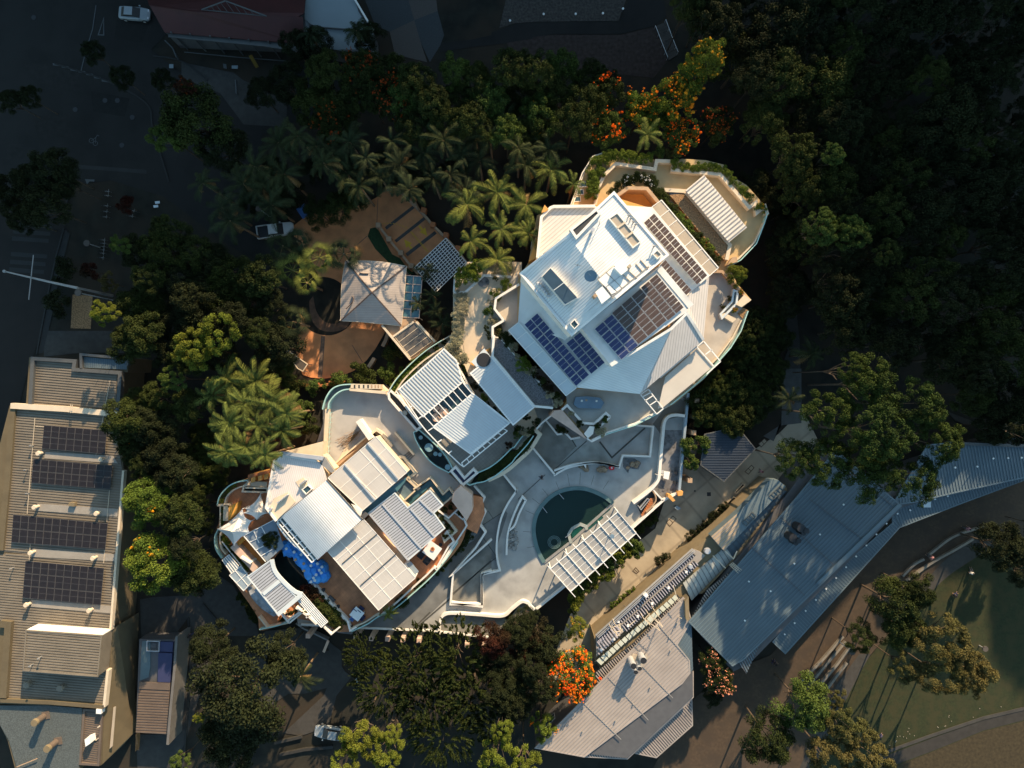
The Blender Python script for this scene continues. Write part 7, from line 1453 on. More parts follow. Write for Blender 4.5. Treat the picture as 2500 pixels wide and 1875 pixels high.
# hedge line beside the pergola
hl = [(1545, 1330), (1535, 1350), (1510, 1368), (1485, 1385), (1462, 1402), (1445, 1420), (1425, 1438), (1408, 1455), (1480, 1400), (1552, 1345), (1400, 1480)]
for k, (x, y) in enumerate(hl): tree(x, y, 20 if k else 25, 4.5, 'shrub', L_bright if k % 3 else L_mid, 'yellow-green shrub in the hedge row along the lower edge of the pergola', 'shrub', 'hedge row below the pergola', name='shrub', flat=1.2)
for x, y in ((1585, 1275), (1600, 1262), (1570, 1288), (1560, 1298)): tree(x, y, 13, 1.6, 'shrub', L_dark, 'dark low hedge bush on the promenade under the white edge wall', 'shrub', 'low hedge under the white edge wall', name='shrub')
for i in range(9): u = i/8; tree(1772-u*88, 1235+u*78, 12, 1.7, 'shrub', L_deep, 'clipped dark hedge bush along the middle of the promenade', 'shrub', 'dark promenade hedge', name='shrub')
for i in range(6): u = i/5; tree(1545-u*50, 1440+u*38, 8, 1.3, 'shrub', L_hedge, 'small green hedge bush on the sunlit part of the promenade', 'shrub', 'small sunlit promenade hedge', name='shrub')
for x, y in ((1610, 1370), (1625, 1360)): tree(x, y, 13, 2, 'shrub', L_deep, 'dark bush in the planter beside the beige gallery ledge', 'shrub', 'planter bushes by the gallery', name='shrub')
# ---- planting on the buildings
def bed(s, step, r, h, z, leaf, label, group, kind='shrub', **k):
    p = PX(s); L_ = []; n = 0
    for i in range(len(p)-1):
        a = Vector(p[i][:2]); b = Vector(p[i+1][:2]); m = max(1, int((b-a).length/step))
        for j in range(m): L_.append(a.lerp(b, j/m))
    for q in L_:
        lf = RNG.choice(leaf) if isinstance(leaf, list) else leaf
        tree(q.x+RNG.uniform(-2, 2), q.y+RNG.uniform(-2, 2), r*RNG.uniform(1.1, 1.5), h*RNG.uniform(.85, 1.15), kind, lf, label, 'shrub', group, name='shrub', zb=z, **k); n += 1
    return n
bed('Q780,1440 775,1330 800,1250 850,1240 960,1210', 15, 13, 1.4, ZT, L_hedge, 'lush green bush in the hedge along the left rim of the top villa terrace', 'hedge at the left rim of the villa terrace')
bed('Q770,1500 780,1400 840,1330 900,1270', 15, 12, 1.3, ZT, L_hedge, 'lush green bush in the hedge along the left rim of the top villa terrace', 'hedge at the left rim of the villa terrace')
bed('Q900,1190 1000,1200 1150,1215 1260,1230', 14, 12, 1.4, ZT, L_hedge, 'green bush in the hedge along the top rim of the villa terrace', 'hedge at the top rim of the villa terrace')
bed('Q1290,1170 1400,1190', 14, 14, 2, ZT-1, [L_mid, L_olive], 'grey-brown grassy shrub outside the top rim of the villa terrace', 'grassy shrubs outside the villa rim')
bed('Q1430,1270 1550,1285 1650,1285 1750,1290 1830,1330 1870,1400 1930,1450 1990,1520 2050,1560', 13, 10, 1.3, ZT, L_hedge, 'green bush in the hedge along the upper right rim of the villa terrace', 'hedge at the upper right rim of the villa terrace')
bed('Q2080,1600 2130,1650', 12, 13, 1.5, ZT, [L_hedge, L_bright], 'yellow-flecked bush at the right corner of the villa terrace', 'bushes at the right corner of the villa terrace', flowers=F_yellow, ffrac=.2)
bed('B940,220 985,165 1060,120 1140,100 1220,125 1270,190', 12, 12, 1.4, ZT, L_dark, 'dark glossy bush dotted with white flowers around the ochre court', 'hedge around the ochre court', flowers=M_white, ffrac=.1)
bed('B1260,200 1330,280 1390,340 1450,420 1530,510 1620,610 1700,700 1770,790', 14, 13, 1.2, ZT, [L_hedge, L_dark], 'green bush in the long diagonal hedge beside the mulch bed', 'diagonal hedge beside the mulch bed')
bed('B1310,250 1400,370 1480,470 1560,570', 16, 10, 1.2, ZT, [L_mid], 'green bush in the long diagonal hedge beside the mulch bed', 'diagonal hedge beside the mulch bed')
tree(1797, 672, 28, 4.5, 'broad', L_bright, 'round sunlit tree at the right edge of the villa beside the orange flower planter', zb=ZT-2)
for x, y, l in ((1808, 712, 'upper'), (1795, 758, 'lower')): tree(x, y, 8, 1, 'shrub', L_hedge, 'tuft of orange flowers in the white angular planter, the %s one' % l, 'plant', flowers=F_orange, ffrac=.9, name='flowering_plant', zb=ZT)
for x, y in ((1782, 728), (1765, 748)): tree(x, y, 7, .8, 'shrub', L_olive, 'dry bare shrub on the east terrace beside the white planter', 'plant', 'dry shrubs on the east terrace', name='shrub', zb=ZT)
GS = 'silver-leaved hedge on the garden terrace'
bed('A1650,850 1655,920 1640,1000 1640,1080 1640,1150 1620,1200 1600,1260 1650,1330 1700,1380', 10, 12, 1.0, 7.0, L_silver, 'pale silver-leaved bush in the hedge along the left side of the garden terrace', GS)
bed('A1680,880 1680,960 1670,1050', 10, 10, 1.0, 7.0, L_silver, 'pale silver-leaved bush in the hedge along the left side of the garden terrace', GS)
bed('A1850,640 1930,640 2020,655 2080,660', 10, 12, 1.0, 7.0, L_silver, 'pale silver-leaved bush in the hedge along the top of the garden terrace', 'silver-leaved hedge at the top of the garden terrace')
for x, y, r in ((1660, 740, 22), (1720, 690, 26), (1770, 640, 24), (1690, 660, 22), (1800, 620, 20), (1750, 700, 22)): tree(600+x/3.16, 450+y/3.16, r*.85, 2.2, 'shrub', L_hedge, 'vivid green glossy bush at the upper left corner of the garden terrace', 'shrub', 'glossy bushes at the corner of the garden terrace', name='shrub', zb=6.9)
for k, (x, y, r, lf, l) in enumerate(((2010, 775, 15, L_hedge, 'round green bush highest in the row beside the villa wall'), (1935, 845, 16, L_hedge, 'round clipped green bush second in the row beside the villa wall'), (1895, 905, 10, L_silver, 'small grey-white bush between the two round green ones'), (1875, 980, 14, L_hedge, 'round clipped green bush third in the row beside the villa wall'), (1905, 1050, 14, L_silver, 'white-flowered bush below the third round green one'), (1945, 1130, 15, L_olive, 'yellowish spiky bush at the top of the gravel strip'), (1850, 1110, 8, L_dark, 'tiny dark ball bush on the garden terrace, top of three'), (1867, 1148, 7, L_dark, 'tiny dark ball bush on the garden terrace, middle of three'), (1882, 1180, 7, L_dark, 'tiny dark ball bush on the garden terrace, bottom of three'), (1925, 728, 7, L_dark, 'small bush at the top wall of the garden terrace'))): tree(600+x/3.16, 450+y/3.16, r, 1.4, 'shrub', lf, l, 'shrub', name='shrub', zb=7.0)
bed('c1540,100 1620,180 1680,260 1740,330', 12, 10, .9, 8.6, [L_dark, L_silver, L_hedge], 'small mixed shrub in the white trough along the gravel strip', 'shrubs in the gravel strip trough'); bed('c1960,600 2060,720 2150,830 2190,980', 12, 9, .9, 8.6, [L_dark, L_red, L_silver], 'small shrub in the lower white trough of the gravel strip', 'shrubs in the lower gravel trough')
tree(1277, 890, 20, 1.6, 'broad', L_hedge, 'round dark green bush in the middle of the gravel strip', 'shrub', name='shrub', zb=8.6)
for x, y in ((1740, 380), (1880, 600), (1960, 560)): tree(950+x/5.53, 800+y/5.53, 9, 1.0, 'shrub', L_silver, 'grey-white flowering shrub around the round bush on the gravel', 'shrub', 'grey shrubs on the gravel strip', name='shrub', zb=8.6)
bed('c60,830 150,700 250,610 350,510 450,410 560,310', 11, 10, .9, 5.0, L_hedge, 'bright green leafy bush in the curved trough of the middle wing', 'bushes in the curved trough of the middle wing')
for x, y, r in ((630, 275, 9), (735, 205, 9), (840, 140, 7)): tree(950+x/5.53, 800+y/5.53, r, 1.1, 'shrub', L_dark, 'round dark bush at the upper end of the curved trough', 'shrub', 'round bushes at the end of the curved trough', name='shrub', zb=5)
for k, (x, y, r) in enumerate(((1070, 560, 14), (1080, 610, 13), (1240, 830, 8), (1265, 955, 12), (1340, 1035, 7), (1430, 1125, 11), (1480, 1180, 9), (1550, 1240, 11), (1150, 780, 10), (1030, 490, 10))): tree(950+x/5.53, 800+y/5.53, r, 1.1, 'shrub', [L_hedge, L_dark, L_palmd][k % 3], 'small round shrub in the narrow court between the white roofs', 'shrub', 'shrubs in the court between the white roofs', name='shrub', zb=5.05)
for k, (x, y, r, lf) in enumerate(((1860, 1220, 10, L_dark), (1990, 1280, 12, L_dark), (1750, 1370, 12, L_dark), (1910, 1380, 11, L_dark), (1840, 1430, 12, L_silver), (1720, 1450, 11, L_mid), (1610, 1590, 10, L_red))): tree(950+x/5.53, 800+y/5.53, r, 1.4, 'shrub', lf, 'mixed shrub at the lower right end of the middle wing patio', 'shrub', 'shrubs at the end of the patio', name='shrub', zb=5.3)
bed(smooth_px('b1800,640 1950,560 2070,470 2180,360')+' '+smooth_px('D560,470 620,400'), 10, 9, .5, 5.2, L_dark, 'low dark green plant in the curved glass-edged bed', 'low plants in the curved bed')
for x, y, r, lf, l in ((820, 60, 12, L_dark, 'dark shrub above the grey-white one beside the villa corner'), (820, 100, 14, L_silver, 'grey-white leafy shrub at the lower left corner of the main villa'), (930, 190, 8, L_silver, 'pinkish-grey plant in the villa corner planter'), (1000, 270, 10, L_dark, 'dark plant lower in the villa corner planter'), (1195, 235, 9, L_mid, 'green bush in the tip of the white L-shaped planter'), (1140, 285, 9, L_dark, 'brown-green bush in the middle of the L-shaped planter'), (1160, 330, 14, L_silver, 'grey-white spreading shrub above the pool terrace wall')): tree(1100+x/3.16, 950+y/3.16, r, 1.2, 'shrub', lf, l, 'shrub', name='shrub', zb=ZT+.1)
bed('D830,310 880,330 930,370', 12, 9, .9, ZD, L_dark, 'dark shrub under the prow-shaped wall', 'shrubs under the prow wall')
# small villa plants
tree(500+505/3.16, 1050+850/3.16, 24, 2.6, 'broad', L_dark, 'large round dark bush between the glass canopy and the blue rocks', 'shrub', name='shrub', zb=ZS+.3)
bed('C790,1240 850,1290 900,1350 950,1410 1010,1470 1060,1510', 9, 14, 1.6, ZS, [L_dark, L_dark, L_red], 'dark green bush in the long diagonal hedge bed of the small villa', 'long diagonal hedge of the small villa')
bed('C800,1270 870,1350 930,1420 1000,1500', 9, 10, 1.4, ZS, [L_dark, L_mid], 'dark green bush in the long diagonal hedge bed of the small villa', 'long diagonal hedge of the small villa')
bed('C110,560 140,500 190,450 250,415', 6, 5, .5, ZS+.4, [L_olive, L_bright], 'tiny dry plant in the curved rim trough of the small villa', 'tiny plants in the curved rim trough'); bed('C140,610 135,680 130,740', 6, 6, .5, ZS+.4, [L_olive, L_mid], 'tiny plant in the left wall trough of the small villa', 'tiny plants in the left wall trough')
bed('C130,820 160,870 210,950 280,1030 340,1090', 8, 8, .8, ZS, [L_dark, L_bright], 'small shrub in the lower left trough of the small villa', 'shrubs in the lower left trough')
bed('C280,1270 320,1340 370,1400 430,1500', 9, 11, 2, 2.4, L_dark, 'dark bush outside the lower left wall of the small villa', 'bushes outside the lower left wall')
for x, y, r in ((650, 1410, 9), (690, 1400, 8), (590, 1460, 8), (770, 1400, 7), (1900, 590, 9), (1850, 620, 9), (1960, 640, 7), (1790, 640, 8), (1820, 690, 9), (1870, 740, 9), (1850, 820, 6)): tree(500+x/3.16, 1050+y/3.16, r, 1.2, 'shrub', L_dark, 'dark shrub in one of the small walled beds of the small villa', 'shrub', 'shrubs in the small walled beds', name='shrub', zb=ZS)
palm(500+1425/3.16, 1050+1410/3.16, 20, 2.0, L_palm, 'small bushy yellow-green palm at the lower right rim of the small villa', zb=ZS, nf=24)
palm(500+1900/3.16, 1050+790/3.16, 9, 1.5, L_palm, 'tiny palm in the white trough beside the terracotta path', zb=ZS)
for s in ('C1650,1200 1720,1160', 'C1500,1340 1560,1290'): bed(s, 9, 11, .9, ZS-.6, L_dark, 'dark bush hanging over the green glass rim of the small villa', 'bushes over the green glass rim')
bed('C1800,1080 1870,1000 1960,900 2030,820 2070,760', 10, 9, 1.2, ZD, L_dark, 'dark shrub in the strip between rim wall and ramp', 'shrubs between rim wall and ramp')

# ------------------------------------------------------------------ VEHICLES
def loft(mb, secs, mi=0):
    n = len(secs[0]); b = len(mb.v)
    vs = [v for s in secs for v in s]; fs = [[i*n+j, i*n+(j+1) % n, (i+1)*n+(j+1) % n, (i+1)*n+j] for i in range(len(secs)-1) for j in range(n)]
    fs += [list(range(n-1, -1, -1)), [(len(secs)-1)*n+j for j in range(n)]]; mb.add(vs, fs, mi)
def vehicle(px, py, ang, label, kind='car', paint=None, name='parked_car'):
    c = W(px, py, .8); t = thing(name, label, 'car' if kind == 'car' else 'pickup', (c.x, c.y, 0), None, ang); paint = paint or M_carwhite; R_ = Matrix.Rotation(ang, 4, 'Z'); T = Matrix.Translation((c.x, c.y, 0)) @ R_
    def sec(x, w, z0, z1, r=.12): return [T @ Vector(p) for p in ((x, -w, z0+r), (x, -w+r*.6, z0), (x, w-r*.6, z0), (x, w, z0+r), (x, w, z1-r), (x, w-r, z1), (x, -w+r, z1), (x, -w, z1-r))]
    L = 2.25 if kind == 'car' else 2.65
    b = MB()
    if kind == 'car': loft(b, [sec(-L, .72, .4, .78), sec(-L+.15, .86, .3, .92), sec(-1.4, .9, .25, .97), sec(0, .91, .25, .98), sec(1.1, .9, .25, .95), sec(L-.35, .84, .28, .82), sec(L, .62, .4, .66)])
    else: loft(b, [sec(-.75, .93, .35, 1.02), sec(0, .94, .35, 1.05), sec(1.4, .93, .35, 1.05), sec(L-.3, .88, .38, .98), sec(L, .7, .45, .8)])
    b.build('body', paint, t)
    r = MB()
    if kind == 'car': loft(r, [sec(-1.75, .66, .9, 1.0, .04), sec(-1.15, .64, .9, 1.42, .1), sec(.1, .64, .9, 1.46, .1), sec(.95, .7, .9, 1.0, .04)]); r.build('cabin', M_black, t); q = MB(); loft(q, [sec(-1.1, .60, 1.40, 1.475, .03), sec(.1, .60, 1.43, 1.50, .03)]); q.build('roof', paint, t)
    else:
        loft(r, [sec(-.72, .74, .95, 1.7, .1), sec(.55, .74, .95, 1.72, .1), sec(1.25, .8, .95, 1.1, .04)]); r.build('cabin', M_black, t); q = MB(); loft(q, [sec(-.74, .72, 1.66, 1.745, .03), sec(.55, .72, 1.69, 1.765, .03)]); q.build('roof', paint, t)
        k = MB()
        for a_, b_ in (((-L, -.9), (-.8, -.9)), ((-L, .9), (-.8, .9)), ((-L, -.9), (-L, .9))): k.bar(T @ Vector((a_[0], a_[1], .45)), T @ Vector((b_[0], b_[1], .45)), .08, .6)
        k.build('tray_side', paint, t); MB().prism([T @ Vector(p) for p in ((-L+.05, -.86, .62), (-.78, -.86, .62), (-.78, .86, .62), (-L+.05, .86, .62))], th=.15).build('tray', M_black, t)
    for sx in (-.62, .62):
        for sy in (-1, 1): w = MB(); w.tube(T @ Vector((L*sx, .74*sy, .33)), T @ Vector((L*sx, .95*sy, .33)), .34, n=14); wo = w.build('wheel', M_rubber, t); rm = MB(); rm.tube(T @ Vector((L*sx, .955*sy, .33)), T @ Vector((L*sx, .965*sy, .33)), .19, n=10); rm.build('rim', M_alu, wo)
    for sy in (-.55, .55): MB().prism([T @ Vector(p) for p in ((L-.28, sy-.18, .8), (L-.1, sy-.15, .76), (L-.1, sy+.15, .76), (L-.28, sy+.18, .8))], th=.12).build('headlight', M_alu, t)
    for sy in (-1.02, 1.02): MB().prism([T @ Vector(p) for p in ((.75, sy-.09, 1.06), (.95, sy-.09, 1.06), (.95, sy+.09, 1.06), (.75, sy+.09, 1.06))], th=.12).build('mirror', paint, t)
    return t
vehicle(327, 32, -.08, 'pale blue-white car parked on the dark plaza left of the red house')
vehicle(672, 562, .14, 'white pickup truck with open dark tray parked beside the forecourt', 'ute', mat('ute_white', (.62, .62, .60), .3, .03), 'pickup_truck')
vehicle(805, 1790, math.pi-.15, 'pale car half hidden under the trees at the bottom footpath')
def bicycle_label(i): return 'parked bicycle in the dark rack row beside the left street'
bike0 = None
def bike(px, py, ang):
    global bike0
    c = W(px, py, 0); 
    if bike0 is None:
        t = thing('bicycle', bicycle_label(0), 'bicycle', (0, 0, 0), 'bicycles in the racks by the left street')
        for x in (-.5, .5):
            mb = MB(); mb.strip([Vector((x+math.cos(a*math.pi/8)*.33, math.sin(a*math.pi/8)*.33, 0)) for a in range(16)], .05, -.02, closed=True)
            mb.v = [Vector((v.x, v.z*1.5, v.y+.34)) for v in mb.v]; mb.build('wheel', M_rubber, t)
        mb = MB(); 
        for a, b in (((-.5, 0, .34), (-.1, 0, .8)), ((-.1, 0, .8), (.38, 0, .8)), ((-.1, 0, .35), (.38, 0, .8)), ((-.1, 0, .35), (-.1, 0, .85)), ((.5, 0, .34), (.38, 0, .9)), ((-.5, 0, .34), (-.1, 0, .35))): mb.tube(a, b, .025, n=6)
        mb.build('frame', M_mgrey, t); MB().bar((.38, -.28, .93), (.38, .28, .93), .035, .035).build('handlebar', M_mgrey, t); MB().bar((-.22, 0, .88), (.02, 0, .88), .12, .05).build('saddle', M_black, t); bike0 = t; r = t
    else:
        r = bike0.copy(); scene.collection.objects.link(r)
        for ch in list(bike0.children): q = ch.copy(); scene.collection.objects.link(q); q.parent = r
    r.location = (c.x, c.y, 0); r.rotation_euler = (0, 0, ang); return r
for y in (470, 480, 505, 519, 532, 588, 596, 604, 612, 620, 631): bike(268-(y-470)*.08, y, -.12)
bike(330, 517, -.2); bike(326, 530, -.15)

# ------------------------------------------------------------------ PEOPLE
def person(px, py, z, ang, label, shirt=None, walk=.35, sit=False):
    c = W(px, py, z); t = thing('person', label, 'person', (c.x, c.y, z), None, ang)
    J = {'pel': (0, 0, .93), 'sp': (.01, 0, 1.18), 'ch': (0, 0, 1.4), 'nk': (.01, 0, 1.52), 'hd': (.03, 0, 1.62), 'tp': (.03, 0, 1.73),
         'sl': (0, .19, 1.42), 'sr': (0, -.19, 1.42), 'el': (-.10, .25, 1.14), 'er': (.14, -.25, 1.14), 'wl': (.02, .26, .9), 'wr': (.30, -.22, .95),
         'hl': (0, .1, .9), 'hr': (0, -.1, .9), 'kl': (walk*.5, .11, .5), 'kr': (-walk*.25, -.11, .48), 'al': (walk*.55, .11, .08), 'ar': (-walk*.95, -.11, .12), 'tl': (walk*.55+.17, .12, .03), 'tr': (-walk*.95+.15, -.12, .04)}
    if sit: 
        J.update({k: (v[0], v[1], v[2]-.68) for k, v in J.items() if k not in ('kl', 'kr', 'al', 'ar', 'tl', 'tr')}); J.update({'kl': (.4, .14, .42), 'kr': (.4, -.14, .4), 'al': (.62, .13, .08), 'ar': (.66, -.13, .08), 'tl': (.8, .14, .06), 'tr': (.84, -.14, .06)})
    R = {'pel': .15, 'sp': .135, 'ch': .15, 'nk': .055, 'hd': .10, 'tp': .085, 'sl': .075, 'sr': .075, 'el': .048, 'er': .048, 'wl': .033, 'wr': .033, 'hl': .1, 'hr': .1, 'kl': .068, 'kr': .068, 'al': .045, 'ar': .045, 'tl': .04, 'tr': .04}
    E = [('pel', 'sp'), ('sp', 'ch'), ('ch', 'nk'), ('nk', 'hd'), ('hd', 'tp'), ('ch', 'sl'), ('ch', 'sr'), ('sl', 'el'), ('el', 'wl'), ('sr', 'er'), ('er', 'wr'), ('pel', 'hl'), ('pel', 'hr'), ('hl', 'kl'), ('kl', 'al'), ('al', 'tl'), ('hr', 'kr'), ('kr', 'ar'), ('ar', 'tr')]
    for sd, s_ in (('l', 1), ('r', -1)):
        w = Vector(J['w'+sd]); e = Vector(J['e'+sd]); d = (w-e).normalized(); J['p'+sd] = tuple(w+d*.07); R['p'+sd] = .034; E.append(('w'+sd, 'p'+sd))
        for k in range(5):
            o = Vector(((k-1.5)*.018, 0, 0)); l = (.07, .08, .075, .06, .05)[k]; f = Vector(J['p'+sd])+o+d*l if k < 4 else w+d*.03+Vector((.05, 0, 0))
            n = 'f%s%d' % (sd, k); J[n] = tuple(f); R[n] = .009; E.append(('p'+sd if k < 4 else 'w'+sd, n))
    ks = list(J); me = bpy.data.meshes.new('body'); me.from_pydata([J[k] for k in ks], [(ks.index(a), ks.index(b)) for a, b in E], [])
    o = mk_obj('body', me, t); md = o.modifiers.new('skin', 'SKIN'); sv = me.skin_vertices[0].data
    for i, k in enumerate(ks): sv[i].radius = (R[k], R[k]); 
    sv[0].use_root = True; sb = o.modifiers.new('sub', 'SUBSURF'); sb.levels = 1; sb.render_levels = 1; me.materials.append(M_skin)
    def tubes(name, prs, m, k=1.25):
        mb = MB(); M_ = basis_of(t)
        for a, b in prs: mb.tube(M_ @ Vector(J[a]), M_ @ Vector(J[b]), R[a]*k, R[b]*k, 10)
        mb.build(name, m, t)
    tubes('shirt', [('pel', 'sp'), ('sp', 'ch'), ('ch', 'sl'), ('ch', 'sr'), ('sl', 'el'), ('sr', 'er')], shirt or M_shirt, 1.22); tubes('trousers', [('hl', 'kl'), ('hr', 'kr'), ('kl', 'al'), ('kr', 'ar'), ('hl', 'hr')], M_navy if shirt is None else M_dgrey, 1.2)
    M_ = basis_of(t); hb = MB(); hb.tube(M_ @ (Vector(J['hd'])+Vector((-.025, 0, .01))), M_ @ (Vector(J['tp'])+Vector((-.01, 0, .035))), .125, .075, 12); hb.build('hair', M_hair, t)
    return t
person(1100+700/3.16, 950+672/3.16, ZD, -.2, 'person in dark clothes walking on the empty deck above the pool')
person(1800+1740/3.16, 900+1225/3.16, 0, 2.2, 'person in a pink top beside the curved seating steps', M_shirtp)
person(1800+270/3.16, 1350+835/3.16, 0, 1.2, 'person in dark clothes walking down the sandy path right of the grey hall')
person(1200+1165/3.16, 1350+250/3.16, .2, .8, 'person in white walking on the beige ledge beside the gallery', M_white)
person(1800+1485/3.16, 900+1455/3.16, .45, 2.4, 'person sitting on the end of the curved seating steps', M_shirtp, sit=True)
person(1800+1790/3.16, 900+1570/3.16, .02, 1.4, 'person sitting on the dark lawn beside a white bag', M_white, sit=True)
person(1800+1660/3.16, 1350+320/3.16, .02, .4, 'person in dark clothes sitting on the lawn in the shade', sit=True)
person(1800+1080/3.16, 1350+1410/3.16, .02, .4, 'person in dark clothes sitting near the tree shadows low on the lawn', sit=True)
person(1800+165/3.16, 900+785/3.16, .02, .9, 'person on the promenade corner under the fig tree', M_shirtp)
person(1200+2170/3.16, 1350+830/3.16, .02, .4, 'person in dark clothes walking close to the end of the blue ribbed hall')
person(1490/3.16, 1350/1+620/3.16, .02, .1, 'person in dark clothes on the paved yard right of the service building')
# ------------------------------------------------------------------ STREET THINGS
for k, (s, l) in enumerate(((smooth_px('K1480,1440 1650,1310 1800,1250 1955,1210'), 'long curved white seating step nearest the blue hall'), (smooth_px('L1310,215 1500,80 K1700,1390 1825,1315'), 'second curved white seating step below the long one'), (smooth_px('L1280,180 1370,90 1445,50'), 'short curved white seating step at the left end of the curved group'),
                        ('L455,1030 640,850 820,645', 'straight white seating step nearest the halls'), ('L560,1020 700,850 840,685', 'second straight white seating step'), ('L630,1030 760,880 880,720', 'third straight white seating step beside the round lamp'), ('L690,1060 770,950 850,850', 'shortest straight white seating step'))):
    mb = MB(); mb.strip(P3(s, .45), .32, 0); tag(mb.build('seating_step', mat('step_concrete', (.20, .18, .15), .9, .15) if 'step_concrete' not in MATS else MATS['step_concrete']), l, 'bench', 'white seating steps on the lawn edge')
def lampost(px, py, z, h, r, label, m=M_alu, base=None):
    b = base or W(px, py, h); b = Vector((b.x, b.y, z)); t = thing('lamp_post', label, 'lamp', (b.x, b.y, z)); MB().tube(b, b+Vector((0, 0, h-z)), .08, .06).build('pole', m, t); MB().disc(b+Vector((0, 0, h-z)), r, .18, 16).build('lamp_head', m if m is not M_alu else M_chk2, t); return t  # pale heads get a dim tone that imitates the darkening towards the frame edges
lampost(2080, 1591, 0, 4, .42, 'pale disc-headed lamp beside the white seating steps'); lampost(192, 715, 0, 8.5, .45, 'white round-headed post at the right end of the street mast arm')
lampost(632, 510, 0, 5, .4, 'pale round lamp above the pickup among dark palms'); lampost(213, 594, 0, 3, .45, 'white round lamp with ring beside the bicycle row')
lampost(1800+1910/3.16, 1350+738/3.16, 0, 1.2, .4, 'small white object standing on the dark lawn right of the olive trees')
t = thing('street_mast', 'tall horizontal street mast arm with cross tube at the left edge', 'mast', (W(195, 712, 7).x, W(195, 712, 7).y, 0))
p = P3('S38,672 190,708 370,750 600,800', 8.0); mb = MB(); [mb.tube(p[i], p[i+1], .09+.03*i, .12+.03*i) for i in range(3)]; mb.tube((p[3].x, p[3].y, 0), p[3], .2, .14); mb.build('arm', M_mgrey, t)
p = P3('S258,545 222,890', 8.2); MB().tube(p[0], p[1], .06).build('cross_tube', M_mgrey, t); MB().disc(p[0]*0+P3('S38,672', 8)[0], .2, .2, 10).build('end_cap', M_mgrey, t)
for k, (x, y) in enumerate(((143, 183), (400, 133), (645, 132), (853, 127), (1007, 92))):
    b = P3('Q%d,%d' % (x, y), 0)[0]; mb = MB(); mb.tube(b, b+Vector((0, 0, .8)), .06); mb.disc(b+Vector((0, 0, .8)), .16, .14, 10, mi=1); tag(mb.build('bollard', [M_dgrey, M_wmetal]), 'white-topped bollard light along the path at the top', 'bollard', 'bollard lights along the top path')
for k, (s, l) in enumerate((('Q1265,198 1320,340 1360,440', 'left'), ('Q1345,150 1400,300 1440,400', 'right'))):
    mb = MB(); p = P3(smooth_px(s), 1.0); [mb.tube(p[i], p[i+1], .035, n=6) for i in range(len(p)-1)]; [mb.tube((q.x, q.y, 0), q, .025, n=6) for q in p[::3]]; tag(mb.build('handrail', M_alu), 'thin steel handrail on the %s side of the dark hillside stair at the top' % l, 'handrail')
mb = MB()
for i in range(12): u = i/11; p = P3('Q%.0f,%.0f %.0f,%.0f' % (1275+u*85, 215+u*240, 1355+u*80, 180+u*230), .02+.0*i); mb.bar(p[0], p[1], .5, .1)
tag(mb.build('stair', M_mgrey and mat('dim_stone', (.06, .055, .05), .9, .2)), 'dark stone stair between the two handrails at the top', 'stair')
for k, (s, l) in enumerate((('e1530,1245 1620,1160 1665,1200 1575,1300', 'two-leaf square floor hatch on the promenade'), ('f635,520 675,475 720,525 685,555', 'small square floor hatch on the sunlit part of the promenade'), ('K60,795 110,745 130,765 85,815', 'pair of square ground plates beside the fig tree, lower one'), ('K165,580 210,540 230,560 185,605', 'pair of square ground plates beside the fig tree, upper one'))):
    mb = MB(); mb.strip(P3(s, .06), .1, 0, closed=True); mb.prism(P3(s, .035), 0, mi=1); c_ = P3(s, .05); mb.bar((c_[0]+c_[1])/2, (c_[2]+c_[3])/2, .08, .012); tag(mb.build('floor_hatch', [M_trunk, M_prom]), l, 'hatch')
for k, (x, y, r, l) in enumerate(((1335, 1295, .42, 'large round black manhole cover on the promenade'), (1915, 822, .14, 'small round black drain cover on the promenade near the top'), (2105, 865, .4, 'dark square drain grate on the promenade'))): mb = MB(); mb.disc(P3('e%d,%d' % (x, y), .012)[0], r, .03, 4 if r == .4 else 18, rot=.8); tag(mb.build('manhole_cover', M_black), l, 'manhole cover')
mb = MB(); mb.prism(P3('e1640,1050 1670,1020 1730,1055 1690,1085', .8), 0); tag(mb.build('utility_box', M_polyblue), 'small blue-grey square box on the promenade below the orange piers', 'box')
for s, l in (('f665,735 1010,430 1085,420 700,790', 'long low brown planter wall beside the gallery'), ('g935,460 1060,350 1110,380 970,505', 'dark rectangular planter box in the upper part of the promenade'), ('g1070,290 1180,170 1210,190 1100,300', 'dark planter box at the top of the promenade')):
    mb = MB(); mb.prism(P3(s, .5), 0); mb.strip(P3(s, .62), .12, .0, closed=True, mi=1); tag(mb.build('planter_box', [M_brownroof if 'brown' in l else M_soil, M_prom]), l, 'planter')
mb = MB(); mb.prism(P3('f240,1160 355,1045 375,1060 260,1175', .5), .4); [mb.tube((q.x, q.y, 0), q, .04) for q in P3('f250,1155 360,1055', .4)]; tag(mb.build('bench', M_wmetal), 'white bench on the beige ledge of the gallery', 'bench')
t = thing('lamp_post', 'slim street lamp with arm above the small promenade hedge', 'lamp', tagp('f560,900')); b = P3('f560,910', 0)[0]; MB().tube(b, b+Vector((0, 0, 3.4)), .06).build('pole', M_dgrey, t); MB().bar(b+Vector((0, 0, 3.4)), b+Vector((-1.2, .3, 3.45)), .06, .06).build('arm', M_dgrey, t); MB().disc(b+Vector((.1, 0, 3.4)), .25, .12, 8).build('lamp_head', M_beige, t)
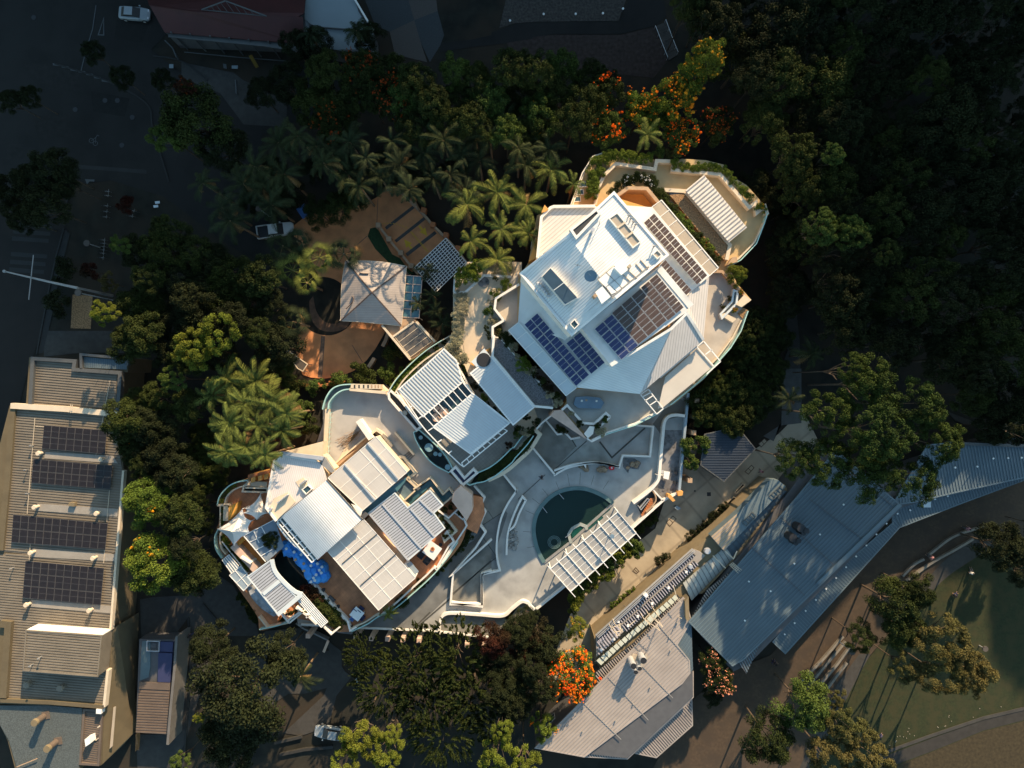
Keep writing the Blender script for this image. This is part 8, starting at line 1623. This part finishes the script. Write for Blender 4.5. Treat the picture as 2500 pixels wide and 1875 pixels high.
mb = MB(); mb.bar(P3('h840,1180', 3.0)[0], P3('h780,1330', .6)[0], .35, .15); tag(mb.build('buttress', M_pink), 'pinkish sloping wall pier above the lower footpath', 'buttress')
mb = MB(); mb.strip(P3('h400,950 480,1010 830,1180', 1.0), .2, 0); tag(mb.build('garden_wall', M_mgrey), 'thin pale wall under the bottom tip of the small villa', 'wall')
for s, l in (('M220,1470 430,1420', 'upper'), ('M260,1560 450,1520 670,1500', 'lower')): mb = MB(); mb.strip(P3(s, .4), .4, 0); tag(mb.build('garden_wall', M_foot), 'low pale kerb wall at the bottom left of the parked car, the %s one' % l, 'wall')
mb = MB(); mb.disc(P3('M855,985', 1.2)[0], .35, .1, 7, sx=.6); mb.tube((P3('M855,985', 0)[0]), P3('M855,985', 1.2)[0], .04); tag(mb.build('sign', M_whiteroof), 'small pale sign glinting at the edge of the feathery trees', 'sign')
for k, (x, y) in enumerate(((1212, 1562), (1200, 1592))): mb = MB(); mb.prism(P3('N%d,%d %d,%d %d,%d %d,%d' % (x-18, y-8, x+18, y-12, x+20, y+6, x-14, y+10), 1.4), th=.06); b = P3('N%d,%d' % (x, y), 0)[0]; mb.tube(b, P3('N%d,%d' % (x, y), 1.38)[0], .05); tag(mb.build('sign', M_bluewhite), 'small bright blue-white sign panel at the road corner left of the wood, the %s one' % ('upper', 'lower')[k], 'sign')
mb = MB(); mb.prism(P3('N655,1382 728,1385 725,1400 690,1398 670,1420', 1.0), th=.06); mb.tube(P3('N690,1390', 0)[0], P3('N690,1390', .95)[0], .05); tag(mb.build('sign', M_verand), 'dim pale sign board above the bicycle racks', 'sign')
rr = random.Random(77); 
mb = MB()
for i in range(22):
    u = rr.random(); q = P3('L%.0f,%.0f' % (1150+u*900, 1490-u*290+rr.uniform(-90, 6)), .06)[0]; mb.disc(q, .05, .06, 5)
o = mb.build('fallen_blossoms', M_tan); o['kind'] = 'stuff'; o['label'] = 'tiny white specks scattered along the lower lawn edge'; o['category'] = 'litter'
